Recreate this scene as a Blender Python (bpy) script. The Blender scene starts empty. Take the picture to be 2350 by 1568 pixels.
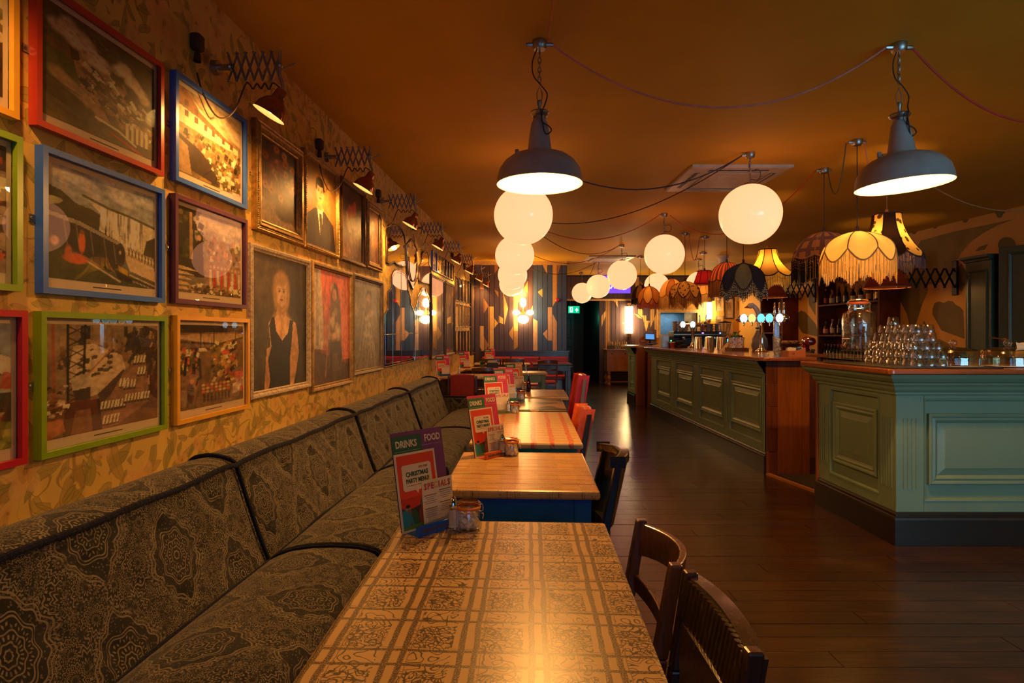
import bpy, bmesh, math, random
import numpy as np
from mathutils import Vector, Matrix
random.seed(11); RNG = np.random.default_rng(5)
PI = math.pi; R = math.radians
sc = bpy.context.scene
COL = sc.collection

# ---------------------------------------------------------------- camera, world, daylight, exposure
F, CX, CY = 1350.0, 1146.0, 767.0          # focal length and vanishing point of the room axis in photo pixels
H, CEIL = 1.36, 2.98                        # eye height and ceiling height in metres
cam_d = bpy.data.cameras.new('camera'); cam = bpy.data.objects.new('camera', cam_d); COL.objects.link(cam)
cam.location = (0, 0, H); cam.rotation_euler = (PI / 2, 0, 0)
cam_d.sensor_width = 36; cam_d.lens = 36 * F / 2350; cam_d.clip_start = 0.05
cam_d.shift_x = (1175 - CX) / 2350; cam_d.shift_y = -(784 - CY) / 2350
sc.camera = cam
sc.view_settings.view_transform = 'Standard'; sc.view_settings.look = 'None'
sc.view_settings.gamma = 1.0; sc.view_settings.use_curve_mapping = False
sc.view_settings.exposure = 0.12
sc.cycles.transparent_max_bounces = 28
sc.cycles.max_bounces = 7; sc.cycles.diffuse_bounces = 4; sc.cycles.glossy_bounces = 4
sc.cycles.sample_clamp_indirect = 6.0; sc.cycles.blur_glossy = 0.6
wd = bpy.data.worlds.new('sky'); sc.world = wd; wd.use_nodes = True
bg = wd.node_tree.nodes['Background']; bg.inputs[0].default_value = (0.30, 0.60, 0.85, 1); bg.inputs[1].default_value = 0.6
AX0, AX1 = -1.628, 0.0815                   # left wall: x = AX0 + AX1*y (it closes in on the bar)
YB, YL, YR, XR = -2.6, 13.1, 16.2, 6.6     # street wall, far wall on the left, far wall on the right, right wall

def lamp(kind, name, loc, col, power, **k):
    d = bpy.data.lights.new(name, kind); d.color = col; d.energy = power
    for a, b in k.items():
        if a not in ('rot',): setattr(d, a, b)
    o = bpy.data.objects.new(name, d); COL.objects.link(o); o.location = loc
    if 'rot' in k: o.rotation_euler = k['rot']
    o['kind'] = 'helper'
    return o
DAY = (0.33, 0.70, 1.0); DUSK = (0.16, 0.34, 1.0)
WINS = [(-0.75, 1.75, 0.45, 2.35), (2.25, 6.1, 0.45, 2.35)]
for i, (a, b, c, d) in enumerate(WINS):      # daylight through the street windows behind the camera
    lamp('AREA', 'window_daylight', ((a + b) / 2, YB - 0.25, (c + d) / 2), (DUSK, DAY)[i], [14, 155][i], shape='RECTANGLE',
         size=b - a, size_y=d - c, rot=(-PI / 2, 0, PI))
WARM = (1.0, 0.45, 0.10)
# ---------------------------------------------------------------- helpers
def U(px): return (px - CX) / F
def V(py): return (CY - py) / F
def at(px, py, y): return Vector((U(px) * y, y, H + V(py) * y))
def onz(px, py, z):
    y = (z - H) / V(py); return Vector((U(px) * y, y, z))
ALF = math.atan(AX1)
def lw(px, py, off=0.0):
    y = (-AX0 - off / math.cos(ALF)) / (AX1 - U(px)); return Vector((U(px) * y, y, H + V(py) * y))
RZL = PI / 2 - ALF                            # items on the left wall: local x runs along the wall, -y faces the room
def wx(y): return AX0 + AX1 * y

class K:
    def __init__(s, g, o): s.g, s.o = g, o
    def __add__(a, b): return a.g.m('ADD', a, b)
    __radd__ = __add__
    def __sub__(a, b): return a.g.m('SUBTRACT', a, b)
    def __rsub__(a, b): return a.g.m('SUBTRACT', b, a)
    def __mul__(a, b): return a.g.m('MULTIPLY', a, b)
    __rmul__ = __mul__
    def __truediv__(a, b): return a.g.m('DIVIDE', a, b)
    def __lt__(a, b): return a.g.m('LESS_THAN', a, b)
    def __gt__(a, b): return a.g.m('GREATER_THAN', a, b)
class G:
    def __init__(s, name):
        s.mat = bpy.data.materials.new(name); s.mat.use_nodes = True
        s.nt = s.mat.node_tree; s.nt.nodes.clear()
        s.out = s.nt.nodes.new('ShaderNodeOutputMaterial')
    def node(s, t, **k):
        n = s.nt.nodes.new(t)
        for a, b in k.items(): setattr(n, a, b)
        return n
    def put(s, inp, v):
        if isinstance(v, K): s.nt.links.new(v.o, inp)
        elif v is not None:
            if hasattr(inp.default_value, '__len__') and isinstance(v, (tuple, list)):
                inp.default_value = tuple(v) + (1,) * (len(inp.default_value) - len(v))
            else: inp.default_value = v
    def m(s, op, *a):
        n = s.node('ShaderNodeMath', operation=op)
        for i, x in enumerate(a): s.put(n.inputs[i], x)
        return K(s, n.outputs[0])
    def vm(s, op, *a, out=0):
        n = s.node('ShaderNodeVectorMath', operation=op)
        for i, x in enumerate(a): s.put(n.inputs[i], x)
        return K(s, n.outputs[out])
    def co(s, which='Object'): return K(s, s.node('ShaderNodeTexCoord').outputs[which])
    def sep(s, v):
        n = s.node('ShaderNodeSeparateXYZ'); s.put(n.inputs[0], v); return [K(s, o) for o in n.outputs]
    def comb(s, x=0, y=0, z=0):
        n = s.node('ShaderNodeCombineXYZ')
        for i, v in enumerate((x, y, z)): s.put(n.inputs[i], v)
        return K(s, n.outputs[0])
    def noise(s, v, scale=5, detail=2, rough=.5, dist=0, col=False):
        n = s.node('ShaderNodeTexNoise'); s.put(n.inputs['Vector'], v); s.put(n.inputs['Scale'], scale)
        n.inputs['Detail'].default_value = detail; n.inputs['Roughness'].default_value = rough; n.inputs['Distortion'].default_value = dist
        return K(s, n.outputs[1 if col else 0])
    def vor(s, v, scale=5, feature='F1', rnd=1.0):
        n = s.node('ShaderNodeTexVoronoi', feature=feature, voronoi_dimensions='3D'); s.put(n.inputs['Vector'], v)
        s.put(n.inputs['Scale'], scale); n.inputs['Randomness'].default_value = rnd
        return {o.name: K(s, o) for o in n.outputs}
    def wave(s, v, scale, dist=2, detail=2, bands='X'):
        n = s.node('ShaderNodeTexWave', bands_direction=bands); s.put(n.inputs['Vector'], v); s.put(n.inputs['Scale'], scale)
        n.inputs['Distortion'].default_value = dist; n.inputs['Detail'].default_value = detail
        return K(s, n.outputs[1])
    def mix(s, f, a, b):
        n = s.node('ShaderNodeMix', data_type='RGBA'); s.put(n.inputs[0], f); s.put(n.inputs[6], a); s.put(n.inputs[7], b)
        return K(s, n.outputs[2])
    def step(s, x, a, b):                       # smooth 0..1 between a and b
        n = s.node('ShaderNodeMapRange', interpolation_type='SMOOTHSTEP')
        s.put(n.inputs[0], x); n.inputs[1].default_value = a; n.inputs[2].default_value = b
        return K(s, n.outputs[0])
    def attr(s, name): return K(s, s.node('ShaderNodeAttribute', attribute_name=name).outputs[0])
    def rand(s): return K(s, s.node('ShaderNodeObjectInfo').outputs['Random'])
    def bsdf(s, col=(.5, .5, .5), rough=.5, metal=0, spec=.5, bump=None, bstr=.3, bdist=.01, **k):
        n = s.node('ShaderNodeBsdfPrincipled')
        s.put(n.inputs['Base Color'], col); s.put(n.inputs['Roughness'], rough); s.put(n.inputs['Metallic'], metal)
        s.put(n.inputs['Specular IOR Level'], spec)
        for a, b in k.items(): s.put(n.inputs[a.replace('_', ' ')], b)
        if bump is not None:
            b = s.node('ShaderNodeBump'); b.inputs['Strength'].default_value = bstr; b.inputs['Distance'].default_value = bdist
            s.put(b.inputs['Height'], bump); s.nt.links.new(b.outputs[0], n.inputs['Normal'])
        s.nt.links.new(n.outputs[0], s.out.inputs[0]); return s.mat
MATS = {}
def mat(name, col, rough=.5, metal=0, var=.12, scale=14, spec=.5, bump=0, emit=None, estr=0, **k):
    if name in MATS: return MATS[name]
    g = G(name); o = g.co()
    n = g.noise(o, scale, 3)
    c = g.mix(g.step(n, .3, .7), tuple(x * (1 - var) for x in col), tuple(min(1, x * (1 + var)) for x in col))
    if emit: k.update(Emission_Color=emit, Emission_Strength=estr)
    MATS[name] = g.bsdf(c, rough, metal, spec, bump=g.noise(o, scale * 6, 2) if bump else None, bstr=bump, **k)
    return MATS[name]
def wood(name, a, b, rough=.35, axis='X', scale=1.0, coat=0.0):
    if name in MATS: return MATS[name]
    g = G(name); o = g.co(); x, y, z = g.sep(o); r = g.rand() * 9
    s = {'X': g.comb(x * .6 + r, y * 9, z * 9), 'Y': g.comb(x * 9 + r, y * .6, z * 9), 'Z': g.comb(x * 9 + r, y * 9, z * .6)}[axis]
    n = g.noise(s, 3 * scale, 5, .6, 1.2); n2 = g.noise(s, 14 * scale, 3, .6)
    f = g.step(n * .7 + n2 * .3, .32, .68)
    c = g.mix(g.rand() * .35, g.mix(f, a, b), tuple(v * .6 for v in a))
    MATS[name] = g.bsdf(c, g.m('ADD', n2 * .15, rough - .07), 0, .5, bump=n2, bstr=.12, bdist=.004, Coat_Weight=coat, Coat_Roughness=.12)
    return MATS[name]
def emis(name, col, strength):
    if name in MATS: return MATS[name]
    g = G(name); e = g.node('ShaderNodeEmission'); n = g.noise(g.co(), 6, 2)
    g.put(e.inputs[0], g.mix(n * .25, col, tuple(x * .86 for x in col))); e.inputs[1].default_value = strength
    g.nt.links.new(e.outputs[0], g.out.inputs[0]); MATS[name] = g.mat; return g.mat
def glass(name, tint=(.96, .97, .95), ior=1.5, gain=1.0, rough=.0, wob=0.0, edge=None):
    if name in MATS: return MATS[name]
    g = G(name); t = g.node('ShaderNodeBsdfTransparent'); tc = g.mix(g.noise(g.co(), 4, 1), tint, tuple(x * .97 for x in tint))
    if edge: lwn = g.node('ShaderNodeLayerWeight'); lwn.inputs[0].default_value = .5; tc = g.mix(g.step(K(g, lwn.outputs[1]), .45, .98), tc, edge)
    g.put(t.inputs[0], tc)
    gl = g.node('ShaderNodeBsdfGlossy'); gl.inputs['Roughness'].default_value = rough
    fr = g.node('ShaderNodeFresnel'); bf = K(g, g.node('ShaderNodeNewGeometry').outputs['Backfacing']); g.put(fr.inputs['IOR'], bf * (1 / ior - ior) + ior)
    if wob:
        b = g.node('ShaderNodeBump'); b.inputs['Strength'].default_value = wob; b.inputs['Distance'].default_value = .004
        g.put(b.inputs['Height'], g.noise(g.co(), 30, 1)); g.nt.links.new(b.outputs[0], gl.inputs['Normal']); g.nt.links.new(b.outputs[0], fr.inputs['Normal'])
    f = g.m('MINIMUM', K(g, fr.outputs[0]) * gain, 1.0)
    mx = g.node('ShaderNodeMixShader'); g.put(mx.inputs[0], f)
    g.nt.links.new(t.outputs[0], mx.inputs[1]); g.nt.links.new(gl.outputs[0], mx.inputs[2])
    g.nt.links.new(mx.outputs[0], g.out.inputs[0]); MATS[name] = g.mat; return g.mat
def fabric(name, a, b=None, trans=.45, pat=None, scale=20, rough=.8):
    """cloth that lets some of the bulb's light through"""
    if name in MATS: return MATS[name]
    g = G(name); o = g.co(); b = b or tuple(x * .75 for x in a)
    x, y, z = g.sep(o)
    if pat == 'floral': f = g.step(g.vor(o, scale, rnd=1)['Distance'] + g.noise(o, scale * 1.6, 2) * .5, .52, .62)
    elif pat == 'stripe': f = g.step(g.m('SINE', g.m('ARCTAN2', y, x) * scale), -.2, .2)
    elif pat == 'tartan': f = g.m('MAXIMUM', g.step(g.m('SINE', g.m('ARCTAN2', y, x) * 14.0), .2, .5), g.step(g.m('SINE', z * 60.0), .3, .6)) * .9
    else: f = g.noise(o, scale, 3)
    c = g.mix(f, a, b)
    d = g.node('ShaderNodeBsdfDiffuse'); t = g.node('ShaderNodeBsdfTranslucent'); g.put(d.inputs[0], c); g.put(t.inputs[0], c)
    mx = g.node('ShaderNodeMixShader'); mx.inputs[0].default_value = trans
    g.nt.links.new(d.outputs[0], mx.inputs[1]); g.nt.links.new(t.outputs[0], mx.inputs[2]); g.nt.links.new(mx.outputs[0], g.out.inputs[0])
    MATS[name] = g.mat; return g.mat

class MB:
    def __init__(s): s.v = []; s.f = []; s.mi = []; s.sm = []; s.uv = {}; s.m = 0
    def add(s, vs, fs, smooth=False):
        b = len(s.v); s.v.extend([tuple(v) for v in vs])
        for f in fs: s.f.append(tuple(i + b for i in f)); s.mi.append(s.m); s.sm.append(smooth)
        return s
    def box(s, x0, x1, y0, y1, z0, z1, M=None):
        vs = [Vector((x, y, z)) for z in (z0, z1) for y in (y0, y1) for x in (x0, x1)]
        if M is not None: vs = [M @ v for v in vs]
        return s.add(vs, [(0, 2, 3, 1), (4, 5, 7, 6), (0, 1, 5, 4), (2, 6, 7, 3), (0, 4, 6, 2), (1, 3, 7, 5)])
    def taper(s, c0, w0, d0, c1, w1, d1):       # square post from c0 (w0 x d0) up to c1
        vs = [(c[0] + sx * w / 2, c[1] + sy * d / 2, c[2]) for c, w, d in ((c0, w0, d0), (c1, w1, d1)) for sy in (-1, 1) for sx in (-1, 1)]
        return s.add(vs, [(0, 2, 3, 1), (4, 5, 7, 6), (0, 1, 5, 4), (2, 6, 7, 3), (0, 4, 6, 2), (1, 3, 7, 5)])
    def prism(s, pts, a, b, M=None, smooth=False):   # polygon (x,z) extruded along y from a to b
        n = len(pts); vs = [Vector((p[0], a, p[1])) for p in pts] + [Vector((p[0], b, p[1])) for p in pts]
        if M is not None: vs = [M @ v for v in vs]
        s.add(vs, [tuple(range(n)), tuple(range(2 * n - 1, n - 1, -1))])
        return s.add(vs, [((i + 1) % n, i, i + n, (i + 1) % n + n) for i in range(n)], smooth)
    def slab(s, pts, z0, z1):                   # polygon (x,y) extruded along z
        n = len(pts); vs = [(p[0], p[1], z0) for p in pts] + [(p[0], p[1], z1) for p in pts]
        return s.add(vs, [tuple(range(n - 1, -1, -1)), tuple(range(n, 2 * n))] + [(i, (i + 1) % n, (i + 1) % n + n, i + n) for i in range(n)])
    def tube(s, pts, r, seg=8, closed=False):
        pts = [Vector(p) for p in pts]; n = len(pts); rr = r if isinstance(r, (list, tuple)) else [r] * n
        vs = []; up = None
        for i, p in enumerate(pts):
            a = pts[i - 1] if (i or closed) else p; b = pts[(i + 1) % n] if (i < n - 1 or closed) else p
            t = (b - a); t = t.normalized() if t.length > 1e-9 else Vector((0, 0, 1))
            if up is None: up = Vector((0, 0, 1)) if abs(t.z) < .9 else Vector((1, 0, 0))
            x = up - t * up.dot(t)
            if x.length < 1e-6: x = t.orthogonal()
            x.normalize(); up = x; y = t.cross(x)
            for k in range(seg):
                w = 2 * PI * k / seg; vs.append(p + (x * math.cos(w) + y * math.sin(w)) * rr[i])
        fs = [(i * seg + k, i * seg + (k + 1) % seg, ((i + 1) % n) * seg + (k + 1) % seg, ((i + 1) % n) * seg + k) for i in range(n if closed else n - 1) for k in range(seg)]
        s.add(vs, fs, True)
        if not closed: s.add(vs[:seg], [tuple(range(seg - 1, -1, -1))]); s.add(vs[-seg:], [tuple(range(seg))])
        return s
    def lathe(s, prof, c=(0, 0, 0), seg=24, M=None, smooth=True, fn=None):
        vs = []
        for r, z in prof:
            for k in range(seg):
                w = 2 * PI * k / seg; q = Vector((r * math.cos(w), r * math.sin(w), z))
                if fn: q = fn(q, w)
                vs.append(M @ q if M is not None else q + Vector(c))
        n = len(prof)
        return s.add(vs, [(i * seg + k, i * seg + (k + 1) % seg, (i + 1) * seg + (k + 1) % seg, (i + 1) * seg + k) for i in range(n - 1) for k in range(seg)], smooth)
    def ball(s, c, r, seg=20, rings=12, sz=1.0):
        return s.lathe([(max(1e-4, r * math.sin(PI * i / rings)), -r * sz * math.cos(PI * i / rings)) for i in range(rings + 1)], c, seg)
    def ring(s, c, R_, r, seg=20, M=None, n=6):
        M = M or Matrix(); return s.tube([Vector(c) + M @ Vector((R_ * math.cos(2 * PI * i / seg), R_ * math.sin(2 * PI * i / seg), 0)) for i in range(seg)], r, n, True)
    def rect(s, w, h, prof, c=(0, 0, 0), cap=False, smooth=False):   # profile (inset, height) swept round a w x h rectangle in xz, towards -y
        vs = []
        for i, d in prof:
            a, b = w / 2 - i, h / 2 - i
            vs += [(c[0] + sx * a, c[1] - d, c[2] + sz * b) for sx, sz in ((-1, -1), (1, -1), (1, 1), (-1, 1))]
        n = len(prof)
        s.add(vs, [(i * 4 + k, i * 4 + (k + 1) % 4, (i + 1) * 4 + (k + 1) % 4, (i + 1) * 4 + k) for i in range(n - 1) for k in range(4)], smooth)
        if cap: s.add(vs[-4:], [(0, 1, 2, 3)])
        return s
    def grid(s, nu, nv, fn, uvfn=None, smooth=True):
        b = len(s.v); fb = len(s.f)
        s.add([fn(i / nu, j / nv) for i in range(nu + 1) for j in range(nv + 1)],
              [(i * (nv + 1) + j, (i + 1) * (nv + 1) + j, (i + 1) * (nv + 1) + j + 1, i * (nv + 1) + j + 1) for i in range(nu) for j in range(nv)], smooth)
        if uvfn:
            for i in range(nu + 1):
                for j in range(nv + 1): s.uv[b + i * (nv + 1) + j] = uvfn(i / nu, j / nv)
        return s
    def build(s, name, mats, parent=None, bevel=0, label=None, kind=None, loc=None, rot=None, angle=38, seg=2):
        me = bpy.data.meshes.new(name); me.from_pydata(s.v, [], s.f)
        for m in (mats if isinstance(mats, (list, tuple)) else [mats]): me.materials.append(m)
        me.polygons.foreach_set('material_index', s.mi); me.polygons.foreach_set('use_smooth', s.sm)
        if any(s.sm): me.set_sharp_from_angle(angle=R(angle))
        if s.uv:
            lay = me.uv_layers.new(name='UVMap'); li = np.zeros(len(me.loops), np.int32); me.loops.foreach_get('vertex_index', li)
            lay.data.foreach_set('uv', np.array([s.uv.get(int(i), (0, 0)) for i in li], np.float32).ravel())
        me.update(); o = bpy.data.objects.new(name, me); COL.objects.link(o)
        if parent: o.parent = parent
        if loc is not None: o.location = loc
        if rot is not None: o.rotation_euler = rot
        if bevel:
            b = o.modifiers.new('edge', 'BEVEL'); b.width = bevel; b.segments = seg; b.limit_method = 'ANGLE'; b.angle_limit = R(40)
        if label: o['label'] = label
        if kind: o['kind'] = kind
        return o
def thing(name, label, cat, loc=(0, 0, 0), rz=0, group=None, rot=None):
    o = bpy.data.objects.new(name, None); COL.objects.link(o); o.empty_display_size = .05
    o.location = loc; o.rotation_euler = rot if rot else (0, 0, rz); o['label'] = label; o['category'] = cat
    if group: o['group'] = group
    return o
def tag(o, label, cat, group=None):
    o['label'] = label; o['category'] = cat
    if group: o['group'] = group
    return o
def dup(root, label=None, loc=None, rz=None, group=None):
    def rec(o, par):
        c = o.copy(); COL.objects.link(c)
        if par: c.parent = par
        for ch in o.children: rec(ch, c)
        return c
    r = rec(root, None)
    if label: r['label'] = label
    if loc is not None: r.location = loc
    if rz is not None: r.rotation_euler = (0, 0, rz)
    if group: r['group'] = group
    return r
def struct(name, mb, m, parent=None, bevel=0):
    o = mb.build(name, m, parent, bevel)
    if parent is None: o['kind'] = 'structure'
    return o
TXT = {}
def text(body, size, m, parent, loc, rot=(PI / 2, 0, 0), bold=.0, sx=1.0, align='CENTER', depth=.0004, label=None):
    key = (body, bold, align, depth, size)
    if key not in TXT:
        cu = bpy.data.curves.new('lettering', 'FONT'); cu.body = body; cu.size = size; cu.align_x = align; cu.align_y = 'CENTER'
        cu.offset = bold * size; cu.extrude = depth; cu.resolution_u = 2
        ob = bpy.data.objects.new('lettering', cu); COL.objects.link(ob)
        bpy.context.view_layer.update()
        me = bpy.data.meshes.new_from_object(ob.evaluated_get(bpy.context.evaluated_depsgraph_get()))
        bpy.data.objects.remove(ob); TXT[key] = me
    me = TXT[key]
    if me.materials and me.materials[0] != m: me = me.copy(); me.materials.clear()
    if not me.materials: me.materials.append(m)
    o = bpy.data.objects.new('lettering', me); COL.objects.link(o); o.parent = parent; o.location = loc; o.rotation_euler = rot; o.scale = (sx, 1, 1)
    return o
def sag(a, b, drop, n=24):
    a, b = Vector(a), Vector(b); return [a.lerp(b, i / n) - Vector((0, 0, drop * 4 * (i / n) * (1 - i / n))) for i in range(n + 1)]
def smooth_path(pts, n=8):
    pts = [Vector(p) for p in pts]; out = []
    for i in range(len(pts) - 1):
        p0, p1, p2, p3 = pts[max(0, i - 1)], pts[i], pts[i + 1], pts[min(len(pts) - 1, i + 2)]
        for k in range(n):
            t = k / n; out.append(.5 * ((2 * p1) + (p2 - p0) * t + (2 * p0 - 5 * p1 + 4 * p2 - p3) * t * t + (3 * p1 - p0 - 3 * p2 + p3) * t ** 3))
    return out + [pts[-1]]
# ---------------------------------------------------------------- materials of the room
def m_floor():
    g = G('dark_stained_floorboards'); geo = K(g, g.node('ShaderNodeNewGeometry').outputs['Position']); x, y, z = g.sep(geo)
    row = g.m('FLOOR', y / .12); seg = g.m('FLOOR', (x + g.m('FRACT', row * .618) * 2.2) / 2.2)
    wn = g.node('ShaderNodeTexWhiteNoise', noise_dimensions='2D'); g.put(wn.inputs['Vector'], g.comb(row, seg, 0)); r = K(g, wn.outputs[0])
    gr = g.noise(g.comb(x * 1.1 + r * 30, y * 22, r * 5), 3, 6, .65, .8)
    wear = g.noise(g.comb(x * .8, y * 1.3, 0), 1.6, 4, .6)
    c = g.mix(g.step(gr, .35, .75), (.024, .010, .004), (.068, .028, .008))
    c = g.mix(r * .6, c, (.020, .009, .004)); c = g.mix(g.step(wear, .48, .75) * .5, c, (.10, .042, .013))
    spk = g.step(g.vor(g.comb(x * 3, y * 9, 0), 5)['Distance'], .045, .02) * g.step(g.noise(geo, 2.5, 3), .52, .62)
    c = g.mix(spk * .6, c, (.22, .13, .06))
    rough = .10 + gr * .15 + wear * .10
    return g.bsdf(c, rough, 0, .5, bump=gr * .6 + g.noise(g.comb(x * .7, y * 4, 0), 2, 2) * .8, bstr=.16, bdist=.006)
def m_wallpaper():
    g = G('floral_wallpaper'); o = g.co(); x, y, z = g.sep(o); p = g.comb(x, 0, z)
    w = g.noise(p, 7, 2, col=True); p = g.vm('ADD', p, g.vm('SCALE', g.vm('SUBTRACT', w, (.5, .5, .5)), None))
    p.o.node.inputs[1].links[0].from_node.inputs['Scale'].default_value = .05
    base = g.mix(g.noise(p, 3, 3), (.62, .40, .085), (.72, .49, .12)); c = base
    # stems
    for k, (s, t) in enumerate(((3.4, .011), (5.3, .009))):
        n = g.noise(g.vm('ADD', p, (k * 7., 0, k * 3.)), s, 1); line = g.step(g.m('ABSOLUTE', n - .5), t, t * .4)
        c = g.mix(line * g.step(g.noise(p, 4, 1), .45, .55) * .75, c, (.30, .17, .045))
    # leaves: ellipses turned at random in voronoi cells
    for k, (s, L, W, col) in enumerate(((6.0, .082, .024, (.27, .23, .045)), (7.6, .068, .020, (.34, .25, .05)), (4.6, .10, .030, (.40, .25, .06)), (9.5, .05, .017, (.25, .22, .045)))):
        q = g.vm('ADD', p, (k * 3.7, 0, k * 1.9)); v = g.vor(q, s, rnd=.9); d = g.vm('SUBTRACT', q, v['Position']); dx, _, dz = g.sep(d)
        cr, cg_, cb = g.sep(v['Color']); th = cr * 6.283; cs, sn = g.m('COSINE', th), g.m('SINE', th)
        a = dx * cs + dz * sn; b = dz * cs - dx * sn; b = b + a * a * 3.0
        e = (a / L) * (a / L); half = W * (1.0 - e) * (1.0 + a * 5.0)
        ins = g.step(half - g.m('ABSOLUTE', b), -.0005, .0025) * (cg_ > .45) * (e < 1.0)
        rib = g.step(g.m('ABSOLUTE', b), .0022, .0006); edge = g.step(half - g.m('ABSOLUTE', b), .006, .002)
        lc = g.mix(g.m('MAXIMUM', rib, edge) * .8, g.mix(cb * .6, col, (.46, .30, .075)), tuple(x * .55 for x in col))
        c = g.mix(ins * .72, c, lc)
    # blossoms
    for k, (s, rad) in enumerate(((3.3, .085), (5.0, .05), (2.3, .11))):
        q = g.vm('ADD', p, (k * 11.3 + 2, 0, k * 5.1)); v = g.vor(q, s, rnd=.75); d = g.vm('SUBTRACT', q, v['Position']); dx, _, dz = g.sep(d)
        cr, cg_, cb = g.sep(v['Color']); r = g.m('SQRT', dx * dx + dz * dz + 1e-6); th = g.m('ARCTAN2', dz, dx)
        lob = g.m('ABSOLUTE', g.m('COSINE', th * 2.5 + cr * 6)); rr = (.62 + .38 * lob) * rad
        ins = g.step(rr - r, 0.0, .004) * (cg_ > .42)
        vein = g.step(g.m('SINE', th * 25.0 + g.noise(q, 20, 1) * 5), .2, .9) * .35 + g.step(rr - r, .012, .0) * .6
        pet = g.mix(g.step(r, 0.0, rad), (.62, .30, .09), g.mix(cb, (.76, .50, .17), (.72, .42, .14))); pet = g.mix(vein * .55, pet, (.50, .22, .08))
        pet = g.mix(g.step(r, .16 * rad, .1 * rad), pet, (.34, .13, .04)); c = g.mix(ins * .62, c, pet)
    return g.bsdf(c, .62, 0, .3)
M_FLOOR = m_floor(); M_PAPER = m_wallpaper()
M_CEIL = mat('ochre_ceiling_paint', (.62, .35, .035), .6, var=.05, scale=1.5, spec=.12)
M_MURAL = mat('ochre_mural_paint', (.58, .30, .055), .6, var=.07, scale=2)
M_GREENP = mat('olive_mural_paint', (.20, .135, .018), .6, var=.15, scale=3)
M_DARKG = mat('dark_olive_mural_paint', (.13, .085, .016), .6, var=.15, scale=3)
M_BLACK = mat('black_paint', (.012, .011, .012), .45)
M_CREAM = mat('cream_paint', (.62, .43, .17), .5)
M_WHITE = mat('white_plastic', (.72, .69, .64), .4)
M_STEEL = mat('polished_steel', (.68, .65, .60), .16, 1)
M_GALV = mat('galvanised_steel', (.42, .41, .40), .36, 1)
M_BRASS = mat('brass', (.75, .5, .16), .25, 1)
M_GLASS = glass('clear_glass'); M_TUMB = glass('tumbler_glass', (.97, .97, .95), 1.5, 3.2, .02, .45, (.22, .22, .20))
M_DOME = glass('cake_dome_glass', (.93, .86, .72), 1.5, 3.5, .01, .2, (.16, .11, .05))
M_PANE = glass('window_glass')

# ---------------------------------------------------------------- floor
fl = struct('floor', MB().box(-3, 7, YB, 20, -.2, -.014), M_BLACK)
def plank(mb, x0, x1, y0, y1, z): mb.box(x0 + .0015, x1 - .0015, y0 + .0016, y1 - .0016, -.014, z)
rest = MB(); near = {}
for j in range(int(YB / .12) - 1, int(20 / .12)):
    off = (j * .618) % 1 * 2.2
    for i in range(-3, 5):
        x0, x1 = i * 2.2 - off, (i + 1) * 2.2 - off
        if x1 < -2.2 or x0 > 6.6: continue
        z = random.uniform(-.0012, .0006)
        if 2.16 <= j * .12 <= 4.85 and x1 > .1 and x0 < 5.0:
            mb = MB(); plank(mb, x0, x1, j * .12, j * .12 + .12, z); mb.build('plank', M_FLOOR, fl)
        else: plank(rest, max(x0, -2.4), min(x1, 6.7), j * .12, j * .12 + .12, z)
rest.build('planks', M_FLOOR, fl, kind='stuff')
# ---------------------------------------------------------------- ceiling and walls
struct('ceiling', MB().box(-3, 7, YB, 20, CEIL, CEIL + .15), M_CEIL)
L0 = (wx(0), 0, 0)
wl = MB().box(YB / math.cos(ALF) - .2, YL / math.cos(ALF) + .3, 0, .15, 0, CEIL + .05)
wl = struct('wall_left', wl, M_PAPER); wl.location = L0; wl.rotation_euler = (0, 0, RZL)
struct('wall_right', MB().box(XR, XR + .15, YB, YR + .2, 0, CEIL + .05), M_MURAL)
wr = bpy.data.objects['wall_right']
# street wall with two big windows behind the camera
wb = MB(); xs = [-2.6, WINS[0][0], WINS[0][1], WINS[1][0], WINS[1][1], 6.8]; z0, z1 = WINS[0][2:]
for a, b in ((0, 1), (2, 3), (4, 5)): wb.box(xs[a], xs[b], YB - .15, YB, 0, CEIL + .05)
for a, b in ((1, 2), (3, 4)): wb.box(xs[a], xs[b], YB - .15, YB, 0, z0); wb.box(xs[a], xs[b], YB - .15, YB, z1, CEIL + .05)
struct('wall_back', wb, M_BLACK)
for i, (a, b, c, d) in enumerate(WINS):
    w = struct('window_%d' % (i + 1), MB().rect(b - a, d - c, [(0, 0), (0, .06), (.07, .06), (.07, 0)], ((a + b) / 2, YB - .05, (c + d) / 2)), M_BLACK)
    for k in range(1, 4):
        x = a + (b - a) * k / 4; MB().box(x - .025, x + .025, YB - .12, YB - .06, c, d).build('mullion', M_BLACK, w)
    MB().box(a + .01, b - .01, YB - .101, YB - .095, c + .01, d - .01).build('pane', M_PANE, w)
struct('wall_daylight_block', MB().box(2.1, 2.2, YB, .75, 0, CEIL + .02), M_BLACK)   # unseen partition added to keep window daylight off the left wall
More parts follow.
